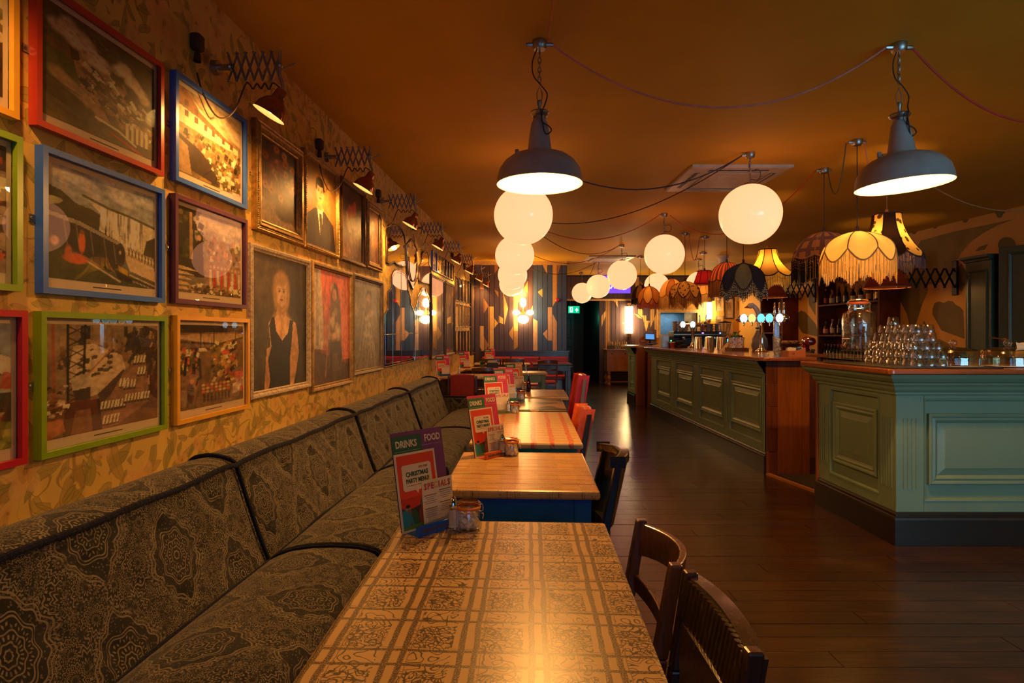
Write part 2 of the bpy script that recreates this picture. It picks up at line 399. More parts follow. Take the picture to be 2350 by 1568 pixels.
# ---------------------------------------------------------------- boarded far walls with painted shapes
M_BOARD = wood('boards_warm_lit', (.075, .048, .055), (.095, .062, .075), .38, 'Z')  # board paint with warm lamplight put into its colour
M_BOARDDAY = wood('boards_day_lit', (.050, .085, .19), (.065, .11, .24), .38, 'Z')  # same board paint with cool daylight put into its colour
M_GOLD = mat('gold_board_paint', (.62, .38, .12), .45, var=.08); M_PEACH = mat('peach_board_paint', (.60, .38, .24), .45, var=.08); M_TANB = mat('tan_board_paint', (.36, .18, .06), .45, var=.08)
def clip_x(poly, x0, x1):
    for s, lim in ((1, x0), (-1, x1)):
        out = []
        for i in range(len(poly)):
            a, b = poly[i - 1], poly[i]; ia, ib = s * (a[0] - lim) >= 0, s * (b[0] - lim) >= 0
            if ia != ib:
                t = (lim - a[0]) / (b[0] - a[0]); out.append((lim, a[1] + t * (b[1] - a[1])))
            if ib: out.append(b)
        poly = out
        if len(poly) < 3: return []
    return poly
def boards(parent, xa, xb, y, za, zb, width, shapes, blue=None):
    n = max(1, round((xb - xa) / width)); w = (xb - xa) / n
    for i in range(n):
        x0, x1 = xa + i * w, xa + (i + 1) * w; mb = MB(); dy = random.uniform(0, .002)
        mb.prism([(x0 + .004, za), (x0 + .007, za), (x1 - .007, za), (x1 - .004, za), (x1 - .004, zb), (x0 + .004, zb)], y - .016 - dy, y - .001)
        for m, poly in shapes:
            q = clip_x(poly, x0 + .005, x1 - .005)
            if q:
                mb.m = m; yy = y - .0168 - dy - m * .0001; mb.add([(a, yy, min(zb, max(za, b))) for a, b in q], [tuple(range(len(q)))]); mb.m = 0
        mb.build('board', [M_BOARDDAY if blue and blue((x0 + x1) / 2) else M_BOARD, M_GOLD, M_PEACH, M_TANB], parent)
def shp(m, pts, Y, sx, ox, oy): return (m, [(U(ox + a / sx) * Y, H + V(oy + b / sx) * Y) for a, b in pts])
XL1 = U(1301) * YL
wfl = MB().box(wx(YL) - .2, XL1, YL, YL + .12, 0, CEIL + .05); wfl.box(XL1 - .12, XL1, YL, YR + .12, 0, CEIL + .05)
wfl = struct('wall_far', wfl, M_BLACK)
A = [(1, [(820, 765), (857, 765), (857, 1100), (820, 1100)]), (1, [(857, 845), (888, 885), (857, 925)]), (3, [(785, 705), (820, 760), (785, 815)]),
     (1, [(755, 905), (785, 905), (785, 1110), (755, 1050)]), (3, [(785, 980), (820, 1040), (785, 1110)]), (3, [(755, 560), (785, 610), (785, 640), (755, 640)]),
     (3, [(858, 468), (890, 468), (890, 490), (858, 535)]), (1, [(893, 830), (925, 850), (925, 890), (893, 880)]), (1, [(925, 660), (960, 780), (930, 910)]),
     (1, [(997, 690), (1030, 690), (1030, 940), (997, 940)]), (3, [(997, 940), (1030, 940), (1030, 1055), (997, 1082)]), (1, [(1030, 655), (1068, 655), (1068, 700), (1030, 740)]),
     (3, [(963, 960), (997, 905), (997, 1010)]), (3, [(1070, 640), (1103, 580), (1103, 670)]), (2, [(1140, 850), (1172, 870), (1172, 1100), (1140, 1100)]), (1, [(1118, 800), (1140, 750), (1140, 830)]),
     (1, [(1172, 660), (1208, 635), (1208, 700)]), (1, [(1208, 466), (1245, 466), (1245, 540)]), (1, [(1278, 466), (1315, 466), (1315, 705), (1278, 770)]), (3, [(1315, 466), (1338, 466), (1315, 540)]),
     (2, [(1245, 770), (1278, 770), (1278, 815), (1313, 880), (1313, 1100), (1280, 1100), (1280, 1010), (1245, 1010)]), (2, [(1210, 960), (1245, 925), (1245, 1010)]),
     (2, [(1323, 1150), (1350, 1065), (1350, 1175), (1323, 1175)]), (3, [(1350, 1195), (1385, 1170), (1385, 1215)]), (3, [(858, 640), (890, 700), (890, 660)])]
boards(wfl, wx(YL) + .02, XL1 - .005, YL, 0, CEIL - .085, .1075, [shp(m, p, YL, 3.137, 860, 460) for m, p in A], lambda x: x > .75)  # boards towards the right take the daylit colour
MB().box(wx(YL), XL1, YL - .02, YL, CEIL - .083, CEIL).build('top_strip', M_CREAM, wfl)  # cream strip from the board tops up to the ceiling
# far wall on the right, with the corridor opening
XO0, XO1, ZO = U(1300) * YR, U(1375) * YR, H + V(689) * YR
XH0, XH1, ZH0, ZH1 = U(1515) * YR, U(1600) * YR, H + V(768) * YR, H + V(718) * YR      # serving hatch
wfr = MB().box(XL1 - .1, XO0, YR, YR + .12, 0, CEIL + .05).box(XO0, XO1, YR, YR + .12, ZO, CEIL + .05).box(XO1, XH0, YR, YR + .12, 0, CEIL + .05)
wfr.box(XH0, XH1, YR, YR + .12, 0, ZH0).box(XH0, XH1, YR, YR + .12, ZH1, CEIL + .05).box(XH1, XR + .1, YR, YR + .12, 0, CEIL + .05)
wfr = struct('wall_end', wfr, M_BLACK)
B = [(3, [(72, 370), (140, 370), (140, 1200), (72, 1200)]), (1, [(0, 640), (72, 545), (72, 640), (0, 830)]), (1, [(215, 360), (278, 360), (278, 490)]), (1, [(580, -60), (640, -60), (640, 160), (580, 170)]), (3, [(640, 20), (715, 90), (640, 150)]),
     (1, [(560, 595), (630, 620), (700, 685), (640, 670)]), (1, [(630, 520), (700, 520), (700, 670), (630, 600)]), (1, [(700, 630), (768, 630), (768, 720), (830, 720), (765, 905)]),
     (1, [(838, 520), (905, 520), (905, 690), (838, 845)]), (1, [(905, 690), (950, 560), (950, 870), (910, 870)]), (1, [(350, 760), (415, 735), (415, 790)]), (1, [(145, 1480), (205, 1300), (205, 1480)])]
SB = [shp(m, p, YR, 7.465, 1380, 640) for m, p in B]
boards(wfr, XO1, U(1506) * YR, YR, 0, ZO - .02, .112, SB)
boards(wfr, XL1 + .0, U(1700) * YR, YR, ZO + .03, CEIL - .04, .118, SB)
MB().box(XL1, U(1452) * YR, YR - .03, YR, ZO - .02, ZO + .03).build('picture_rail', M_CREAM, wfr)
MB().box(U(1450) * YR, XH0 - .09, YR - .008, YR - .001, 0, ZO - .02).box(XH1 + .09, XR, YR - .008, YR - .001, 0, ZO - .02).box(XH0 - .09, XH1 + .09, YR - .008, YR - .001, 0, ZH0 - .09).box(XH0 - .09, XH1 + .09, YR - .008, YR - .001, ZH1 + .09, ZO - .02).box(U(1700) * YR, XR, YR - .008, YR - .001, ZO - .02, CEIL - .01).build('plaster_panel', M_MURAL, wfr)
# corridor behind the opening
M_DKBLUE = mat('dark_blue_door_paint', (.035, .05, .06), .4)
co = MB().box(XO0 - .12, XO0, YR + .12, 19.2, 0, 2.6).box(XO1, XO1 + .12, YR + .12, 19.2, 0, 2.6).box(XO0, XO1, 19.2, 19.32, 0, 2.6).box(XO0 - .1, XO1 + .1, YR + .12, 19.3, 2.5, 2.6)
struct('wall_corridor', co, M_BLACK)
d = struct('door_1', MB().box(XO0 + .02, XO0 + .55, 18.9, 18.945, .02, 2.1), M_DKBLUE)
MB().rect(.4, .8, [(0, 0), (0, .012), (.03, .012), (.045, 0)], (XO0 + .285, 18.9, .6)).rect(.4, .7, [(0, 0), (0, .012), (.03, .012), (.045, 0)], (XO0 + .285, 18.9, 1.55)).build('door_moulding', M_DKBLUE, d)
MB().box(XO0 + .02, XO0 + .5, 18.86, 18.9, .3, .33).build('kick_rail', M_GALV, d)
# serving hatch: blue kitchen wall beyond, cream frame
M_KBLUE = mat('pale_blue_kitchen_wall', (.22, .42, .55), .4)
k = struct('window_3', MB().rect(XH1 - XH0, ZH1 - ZH0, [(-.09, 0), (-.09, .03), (0, .03), (0, -.12)], ((XH0 + XH1) / 2, YR - .008, (ZH0 + ZH1) / 2)), M_CREAM)
MB().box(XH0 + .02, XH1 - .02, YR + .9, YR + .95, ZH0 - .6, ZH1 + .3).build('kitchen_wall', M_KBLUE, k)
MB().box(U(1572) * YR, XH1 - .01, YR + .03, YR + .06, ZH0 + .01, ZH1 - .01).build('sliding_panel', mat('pale_panel_paint', (.42, .46, .42), .5), k)
lamp('AREA', 'kitchen_light', ((XH0 + XH1) / 2 - .2, YR + .55, ZH1 + .02), (.75, .88, 1), 4, shape='RECTANGLE', size=.8, size_y=.4)
# ---------------------------------------------------------------- mural on the right wall
def wallpoly(pts, s, ox, oy, m, off=.0): 
    q = []
    for a, b in pts:
        px, py = ox + a / s, oy + b / s; y = XR / U(px); q.append((y, H + V(py) * y))
    mb = MB(); mb.add([(XR - .001 - off, a, b) for a, b in q] + [(XR + .002, a, b) for a, b in q], [tuple(range(len(q)))])
    mb.build('painted_shape', m, wr)
c7 = (4.127, 2020, 480)
wallpoly([(380, 300), (700, 212), (1285, 92), (1120, 150), (980, 225), (860, 310), (770, 410), (700, 540), (600, 690), (440, 720), (300, 640), (330, 420)], *c7, M_GREENP)
wallpoly([(-120, 690), (440, 640), (455, 760), (400, 900), (350, 1060), (320, 1150), (290, 1150), (255, 1000), (195, 880), (60, 860)], *c7, M_DARKG, .0006)
wallpoly([(380, 650), (470, 650), (445, 700), (450, 790), (400, 900), (370, 900)], *c7, M_GREENP, .001)
def blob(cx, cy, rx, ry, lobes, amp, s, m, n=48, ph=0): wallpoly([(cx + rx * (1 - amp + amp * abs(math.cos(lobes / 2 * t + ph))) * math.cos(t), cy + ry * (1 - amp + amp * abs(math.cos(lobes / 2 * t + ph))) * math.sin(t)) for t in [2 * PI * i / n for i in range(n)]], *s, m)
for x, y in ((320, 155), (517, 100), (806, 45), (1130, 0)): blob(x, y, 62, 84, 4, .22, c7, M_DARKG)
wallpoly([(495, 950), (515, 890), (560, 875), (605, 890), (640, 868), (690, 875), (715, 905), (760, 930), (790, 965), (800, 1230), (690, 1190), (580, 1150), (530, 1060), (495, 1000)], *c7, M_DARKG)
wallpoly([(380, 1150), (415, 1055), (455, 1125), (400, 1150)], *c7, M_DARKG); wallpoly([(900, 400), (935, 360), (1025, 328), (990, 385)], *c7, M_DARKG)
blob(1200, 340, 85, 75, 1, .0, c7, M_DARKG); blob(775, 650, 40, 140, 3, .2, c7, M_DARKG); wallpoly([(480, 1240), (560, 1230), (690, 1300), (680, 1400), (480, 1400)], *c7, M_GREENP)
c8 = (3.267, 1780, 480)
blob(78, 368, 22, 42, 2, .1, c8, M_DARKG); wallpoly([(-30, 640), (130, 560), (120, 690), (105, 800), (90, 930), (0, 1000), (-60, 900)], *c8, M_GREENP)
wallpoly([(145, 800), (190, 760), (225, 775), (300, 860), (330, 960), (200, 930), (160, 860)], *c8, M_DARKG); wallpoly([(240, 600), (275, 585), (300, 640), (300, 800), (250, 720)], *c8, M_DARKG); wallpoly([(20, 500), (130, 440), (230, 470), (250, 560), (60, 600)], *c8, M_GREENP, -.0004)
wallpoly([(95, 900), (118, 850), (140, 905)], *c8, M_DARKG); wallpoly([(165, 670), (205, 655), (190, 690)], *c8, M_DARKG)
# ---------------------------------------------------------------- lamps, roses and cables under the ceiling
E_GLOBE = mat('opal_globe_glass', (.55, .5, .42), .12, var=.03, scale=3, emit=(1.0, .36, .165), estr=1.62); E_BULB = emis('bulb_glow', (1.0, .62, .25), 22); E_SHADE = emis('bulb_glow_soft', (1.0, .6, .22), 9)
M_GREY = mat('grey_enamel', (.36, .33, .32), .3, var=.08, bump=.05); M_ENAM = mat('white_enamel_inside', (.62, .56, .34), .35)
M_DCORD = mat('dark_flex', (.05, .025, .018), .6); M_PINK = mat('pink_flex', (.62, .20, .17), .6); M_RED = mat('red_flex', (.55, .035, .025), .6)
M_ORNG = mat('orange_flex', (.62, .22, .04), .6); M_NAVY = mat('navy_flex', (.035, .035, .06), .6); M_TANF = mat('tan_flex', (.4, .16, .06), .6); M_GREENF = mat('green_flex', (.07, .08, .05), .6)
def rose(par, spouts=(0, PI)):
    mb = MB().lathe([(.001, 0), (.040, 0), (.042, -.006), (.040, -.036), (.032, -.048), (.001, -.048)], seg=18)
    for a in spouts: mb.tube([(.03 * math.cos(a), .03 * math.sin(a), -.022), (.062 * math.cos(a), .062 * math.sin(a), -.022), (.075 * math.cos(a), .075 * math.sin(a), -.022)], [.013, .013, .010], 8)
    return mb.build('ceiling_rose', M_GALV, par)
def chain(mb, z0, z1, pitch=.026, r=.0028):
    n = int((z0 - z1) / pitch)
    for i in range(n):
        z = z0 - pitch * (i + .5); c, s = (1, 0) if i % 2 else (0, 1)
        mb.tube([(c * .008 * math.cos(w), s * .008 * math.cos(w), z + .019 * math.sin(w)) for w in [2 * PI * k / 10 for k in range(10)]], r, 5, True)
    return mb
GL = [('nearest globe of the left row, just behind the grey enamel lamp', .216, 5.30), ('second globe of the left row, half hidden by the first', .208, 7.98), ('third globe of the left row', .237, 10.6), ('last globe of the left row, by the boarded wall', .262, 12.6),
      ('big globe hung in front of the ceiling air conditioner', 2.238, 5.25), ('second globe of the right row, over the bar corner', 2.215, 7.9), ('third globe of the right row, overlapping the purple screen', 2.22, 10.65), ('fourth globe of the right row, just left of the screen', 2.217, 13.2), ('farthest globe, over the green exit sign', 2.15, 15.3),
      ('globe mostly hidden behind the crimson lampshade', 4.27, 12.6), ('globe peeping out beside the tan lampshade', 3.45, 12.9)]
GROSE = []
for k, (lab, x, y) in enumerate(GL):
    t = thing('globe_pendant', 'white opal ' + lab, 'pendant lamp', (x, y, CEIL), 0, 'white globe pendants')
    rose(t, (PI,) if k < 9 else (0, PI)); GROSE.append(Vector((x - .07, y, CEIL - .025)))
    R0 = .265; zc = -.55
    chain(MB(), -.05, -.17).build('chain', M_GALV, t)
    MB().tube([(0, 0, -.16), (0, 0, zc + R0)], .006, 8).lathe([(.004, -.15), (.016, -.155), (.016, -.175), (.004, -.18)], seg=10).lathe([(.004, zc + R0 + .02), (.05, zc + R0 + .012), (.055, zc + R0 - .006)], seg=16).build('rod', M_GALV, t)
    MB().tube(smooth_path([(.006, 0, -.05), (-.008, .004, -.1), (.004, 0, -.165), (.07, .0, -.15), (.095, 0, -.2), (.06, 0, -.245), (.008, 0, -.24), (.006, 0, zc + R0)], 6), .0035, 6).build('flex', M_DCORD, t)
    MB().ball((0, 0, zc), R0, 40, 24).build('globe', E_GLOBE, t)

def enamel(lab, x, y, tilt, name='enamel_pendant', power=80):
    t = thing(name, lab, 'pendant lamp', (x, y, CEIL)); rose(t, (0, PI))
    mb = chain(MB(), -.07, -.25, .026, .003); mb.tube([(0, 0, -.045), (0, 0, -.075)], .005, 6)
    mb.tube([(.0, 0, -.245), (.015, 0, -.29), (.013, 0, -.325), (0, 0, -.335), (-.013, 0, -.325), (-.015, 0, -.29)], .003, 6, True); mb.build('chain', M_GALV, t)
    Mt = Matrix.Translation((0, 0, -.335)) @ Matrix.Rotation(tilt, 4, 'Y') @ Matrix.Translation((0, 0, .335))
    MB().lathe([(.004, -.325), (.013, -.33), (.015, -.345), (.009, -.36), (.009, -.385), (.03, -.39), (.05, -.392), (.054, -.40), (.05, -.41), (.036, -.42), (.034, -.445)], seg=20, M=Mt).build('cap', M_GALV, t)
    out = [(.034, -.43), (.038, -.445), (.045, -.455), (.056, -.52), (.066, -.60), (.075, -.617), (.11, -.625), (.155, -.642), (.195, -.672), (.222, -.712), (.233, -.755), (.236, -.785), (.239, -.79), (.236, -.794)]
    MB().lathe(out, seg=48, M=Mt).build('shade', M_GREY, t)
    MB().lathe([(.2355, -.7935), (.231, -.785), (.228, -.755), (.216, -.714), (.19, -.677), (.15, -.648), (.08, -.632), (.001, -.628)], seg=48, M=Mt).build('shade_lining', M_ENAM, t)
    MB().ball(Mt @ Vector((0, 0, -.695)), .032, 14, 10, 1.3).build('bulb', E_BULB, t)
    MB().tube([Mt @ Vector((-.125, 0, -.63)), Mt @ Vector((-.125, 0, -.60))], .011, 8).build('vent_stub', M_GREY, t)
    MB().tube(smooth_path([(-.012, 0, -.04), (-.04, -.01, -.12), (-.035, -.02, -.2), (.0, -.03, -.25), (.04, -.02, -.3), (.028, -.03, -.36), (.015, -.056, -.4), (.01, -.05, -.46), (.05, -.05, -.49), (.06, -.05, -.515), (.03, -.05, -.53), (.012, -.062, -.47), (.0, -.06, -.40)], 5), .0035, 6).build('flex', M_DCORD, t)
    o = lamp('POINT', 'enamel_lamp_light', (0, 0, 0), WARM, power, shadow_soft_size=.035); o.parent = t; o.location = Mt @ Vector((0, 0, -.745))
    return t
ENL = enamel('grey enamel factory lamp on a chain above the table row', .222, 3.25, R(0))
ENR = enamel('grey enamel factory lamp on a chain in front of the bar, slightly tilted', 2.228, 3.28, R(-3))

enamel('grey enamel factory lamp overhead just behind the camera, over the plaid table', .22, .45, 0, power=11)
enamel('grey enamel factory lamp overhead behind the camera, on the bar side', 2.228, .45, 0, power=40)
# ------------------------------------------------ fringed lampshades over the bar
M_TRIM = mat('dark_braid', (.045, .022, .014), .8); M_TRIMT = mat('tan_braid', (.36, .22, .09), .8)
def fringe_mat(n, c): return fabric(n, c, tuple(x * .55 for x in c), .35, scale=60)
def lampshade(lab, x, y, zt, zf, zb, rad, kind, m1, m2, fr, trim, n=8, amp=.05, famp=.05, power=2.6, bell=.34, cord=M_DCORD, beads=None):
    t = thing('fringed_lampshade', lab, 'lampshade', (x, y, CEIL), 0, 'fringed lampshades over the bar'); rose(t, (0, PI))
    zt, zf, zb = zt - CEIL, zf - CEIL, zb - CEIL; hgt = zt - zf
    MB().tube([(0, 0, -.045), (0, 0, zt)], .004, 6).lathe([(.004, zt + .05), (.014, zt + .04), (.014, zt), (.004, zt - .01)], seg=10).build('cord', cord, t)
    def prof(u, th):
        sc_ = abs(math.sin(n / 2 * th)); z1 = zf - amp * sc_ + amp * .5
        if kind == 'dome': r = rad * math.sin(PI / 2 * (.08 + .92 * u)) ** .8; z = zt - (zt - z1) * (1 - math.cos(PI / 2 * u)) ** .75
        elif kind == 'umbrella': r = rad * (.10 + .90 * (1 - (1 - u) ** 1.9)); z = zt - (zt - z1) * (u ** 1.35)
        elif kind == 'bell': r = rad * (bell + (1 - bell) * u ** 1.9) * (1 - .05 * abs(math.cos(n / 2 * th))); z = zt - (zt - z1) * u
        else: r = rad * (bell + (1 - bell) * u); z = zt - (zt - z1) * u
        if kind != 'cone': r *= 1 + .035 * sc_ * u
        return Vector((r * math.cos(th), r * math.sin(th), z))
    sg = n * 8; mb = MB(); rows = 9
    for k in range(n):
        mb.m = k % 2; mb.grid(8, rows, lambda i, j: prof(j, 2 * PI * (k + i) / n))
    mb.build('canopy', [m1, m2], t)
    tr = MB()
    for k in range(n): tr.tube([prof(j / 8, 2 * PI * k / n) * 1.004 for j in range(9)], .005, 5)
    tr.tube([prof(1, 2 * PI * k / sg) * 1.006 for k in range(sg)], .007, 5, True); tr.tube([prof(.01, 2 * PI * k / 24) for k in range(24)], .006, 5, True); tr.build('braid', trim, t)
    if fr:
        fb = MB(); nf = 190
        for k in range(nf):
            th = 2 * PI * (k + random.uniform(-.3, .3)) / nf; p = prof(1, th); zz = zb + famp * abs(math.cos(n / 2 * th)) + random.uniform(-.006, .006)
            e = Vector((p.x * random.uniform(.985, 1.01), p.y * random.uniform(.985, 1.01), zz)); q = Vector((-math.sin(th), math.cos(th), 0)) * (rad * 2 * PI / nf * .42)
            fb.add([p - q, p + q, e + q * .8, e - q * .8], [(0, 1, 2, 3)])
            if k % 3 == 0: fb.tube([p * 1.012, e * 1.012], .0022, 4)
        fb.build('fringe', fr, t, kind='stuff')
        if beads:
            bb = MB()
            for k in range(0, nf, 2):
                p = prof(1, 2 * PI * k / nf)
                for z in (.012, .03, .055, .085): bb.ball(p * 1.02 - Vector((0, 0, z + random.uniform(0, .015))), .0042, 6, 4)
            bb.build('beads', beads, t, kind='stuff')
    MB().ball((0, 0, zt - hgt * .42), .03, 12, 8, 1.3).build('bulb', E_SHADE, t)
    o = lamp('POINT', 'lampshade_light', (0, 0, 0), (1, .46, .10), power * 2.2, shadow_soft_size=.05); o.parent = t; o.location = (0, 0, zt - hgt * .42 - .06)
    return t
C_CREAM = fabric('cream_silk', (.72, .50, .22), (.62, .40, .16), .5); F_CREAM = fringe_mat('cream_fringe', (.70, .47, .19))
C_PLAID = fabric('plaid_shade_cloth', (.22, .10, .07), (.07, .04, .06), .35, 'tartan'); F_BLACK = fringe_mat('black_fringe', (.02, .016, .018)); C_BROWN = fabric('brown_cloth', (.28, .13, .05), None, .35)
C_FLOR = fabric('dark_floral_brocade', (.06, .03, .015), (.62, .40, .12), .55, 'floral', 16); F_BLUE = fringe_mat('violet_blue_fringe', (.10, .09, .17)); C_DARK = fabric('dark_velvet', (.035, .018, .012), None, .2)
C_YEL = fabric('yellow_silk', (.78, .55, .10), (.70, .46, .08), .6); F_YEL = fringe_mat('yellow_fringe', (.40, .30, .10)); C_YELD = fabric('yellow_brown_silk', (.50, .28, .08), None, .5)
C_BLUE = fabric('midnight_blue_velvet', (.03, .035, .10), (.015, .02, .05), .15); C_GREY = fabric('grey_green_velvet', (.14, .15, .13), (.08, .09, .08), .15); F_NAVY = fringe_mat('navy_bead_fringe', (.05, .065, .085))
C_STRIPE = fabric('red_striped_cloth', (.36, .07, .035), (.10, .03, .02), .45, 'stripe', 24); F_BRN = fringe_mat('brown_fringe', (.20, .08, .03)); C_CRIM = fabric('crimson_cloth', (.30, .012, .02), (.22, .01, .015), .45)
C_BFLOR = fabric('brown_floral_brocade', (.05, .022, .010), (.40, .20, .06), .35, 'floral', 22); C_TAN = fabric('tan_cloth', (.50, .26, .08), (.42, .20, .06), .5); F_TAN = fringe_mat('tan_fringe', (.60, .36, .12)); C_RUST = fabric('rust_cloth', (.34, .12, .04), (.26, .09, .03), .4); F_RUST = fringe_mat('rust_fringe', (.34, .07, .05))
def shade_px(lab, px, Y, yt, yf, yb, wpx, *a, **k): return lampshade(lab, U(px) * Y, Y, H + V(yt) * Y, H + V(yf) * Y, H + V(yb) * Y, wpx / F * Y / 2, *a, **k)
shade_px('cream silk lampshade with scalloped petals and long cream fringe', 1967, 4.9, 532, 590, 652, 148, 'umbrella', C_CREAM, C_CREAM, F_CREAM, M_TRIMT, n=8, amp=.10, famp=.09, power=4.5)
shade_px('domed plaid lampshade with black bead fringe', 1891, 5.75, 535, 592, 652, 128, 'dome', C_PLAID, C_PLAID, F_BLACK, M_TRIMT, n=8, amp=.03, famp=.05, power=1.6, beads=M_BRASS)
shade_px('flared dark floral lampshade with violet blue fringe, nearest the right wall', 2035, 5.3, 492, 590, 626, 142, 'bell', C_FLOR, C_DARK, F_BLUE, M_TRIM, n=8, amp=.05, famp=.06, power=4.5, bell=.42, cord=M_TANF)
shade_px('bell shaped yellow silk lampshade with long fringe', 1762, 7.0, 573, 632, 662, 108, 'bell', C_YEL, C_YELD, F_YEL, M_TRIM, n=8, amp=.05, famp=.06, power=4, bell=.36, cord=M_TANF)
shade_px('midnight blue velvet lampshade with silver beads', 1706, 6.6, 605, 655, 692, 96, 'umbrella', C_BLUE, C_GREY, F_NAVY, M_TRIM, n=8, amp=.12, famp=.08, power=1.5, beads=M_WHITE)
shade_px('red striped domed lampshade, half behind the blue velvet one', 1668, 8.0, 603, 645, 684, 78, 'dome', C_STRIPE, C_STRIPE, F_BRN, M_TRIM, n=10, amp=.03, famp=.03, power=2.5)
shade_px('small crimson cone lampshade, between the striped and brown ones', 1617, 9.7, 622, 652, 668, 50, 'cone', C_CRIM, C_CRIM, None, M_TRIM, n=8, amp=.0, power=1.2, bell=.6)
shade_px('brown floral lampshade with dark scalloped fringe', 1572, 9.4, 646, 676, 708, 68, 'umbrella', C_BFLOR, C_BFLOR, F_BRN, M_TRIM, n=8, amp=.12, famp=.08, power=1.8)
shade_px('pale tan lampshade under the crimson one', 1614, 11.6, 654, 676, 695, 38, 'cone', C_TAN, C_TAN, F_TAN, M_TRIMT, n=8, amp=.02, famp=.03, power=2, bell=.8)
shade_px('tan silk lampshade behind the brown floral one', 1543, 10.6, 640, 680, 712, 58, 'umbrella', C_TAN, C_RUST, F_TAN, M_TRIMT, n=8, amp=.05, famp=.05, power=2.5)
shade_px('rust petal lampshade with dark red fringe, leftmost over the bar', 1490, 11.2, 657, 690, 710, 52, 'umbrella', C_RUST, C_TAN, F_RUST, M_TRIM, n=8, amp=.12, famp=.04, power=1.6)
shade_px('dark domed lampshade tucked behind the rust one', 1470, 12.2, 655, 685, 700, 40, 'dome', C_DARK, C_BROWN, F_BLACK, M_TRIM, n=8, amp=.02, famp=.03, power=.4)

# ------------------------------------------------ slung cables
def cable(lab, m, a, b, drop, r=.006): tag(MB().tube(sag(a, b, drop), r, 7).build('slung_cable', m), lab, 'cable', 'coloured cables slung under the ceiling')
zc = CEIL - .022
cable('pink cable slung between the two grey enamel lamps', M_PINK, (.29, 3.25, zc), (2.155, 3.28, zc), .34)
cable('red cable running from the tilted enamel lamp towards the right wall', M_RED, (2.30, 3.28, zc), (3.9, 3.6, zc), .36)
tag(MB().tube(smooth_path([(.26, 3.19, zc), (.27, 3.15, zc - .02), (.262, 3.1, zc - .015), (.25, 2.6, zc - .05), (.24, 1.5, zc - .1), (.23, .6, zc)], 6), .006, 7).build('slung_cable', M_ORNG), 'orange cable running forward from the left enamel lamp', 'cable', 'coloured cables slung under the ceiling')
cable('navy cable from the big right globe to the first left globe', M_NAVY, GROSE[4], (GROSE[0].x + .14, 5.3, zc), .30)
cable('dark cable from the big right globe back to the second left globe', M_DCORD, GROSE[4] + Vector((0, .02, 0)), (.28, 7.98, zc), .30, .005)
cable('thin red cable between the second globes of both rows', M_RED, GROSE[5], (.28, 8.0, zc), .32, .005)
cable('thin rust cable from the third right globe to the left row', M_TANF, GROSE[6], (.31, 10.6, zc), .32, .005)
cable('dark cable from the third right globe to the second left globe', M_DCORD, GROSE[6], (.28, 8.0, zc), .30, .005)
cable('black cable from the fourth right globe to the last left globe', M_DCORD, GROSE[7], (.33, 12.6, zc), .28, .006)
cable('grey cable between the two farthest globes of the right row', M_NAVY, GROSE[8], (2.15, 13.25, zc), .25, .006)
cable('red cable from the plaid lampshade to the second right globe', M_RED, (3.09, 5.75, zc), (2.29, 7.9, zc), .42, .005)
cable('dark green loop between the plaid and the cream lampshades', M_GREENF, (3.17, 5.68, zc), (2.9, 4.92, zc), .33, .005)
cable('pink loop between the cream and the floral lampshades', M_PINK, (3.04, 4.9, zc), (3.42, 5.3, zc), .2, .005)
cable('tan cable from the floral lampshade towards the right wall', M_TANF, (3.56, 5.3, zc), (5.6, 5.2, zc), .50, .006)
cable('rust loop between the brown floral and the crimson lampshades', M_TANF, (3.03, 9.4, zc), (3.3, 9.7, zc), .4, .005)
cable('pink cable between the tan and the rust lampshades', M_PINK, (3.05, 10.6, zc), (2.93, 11.2, zc), .35, .005)

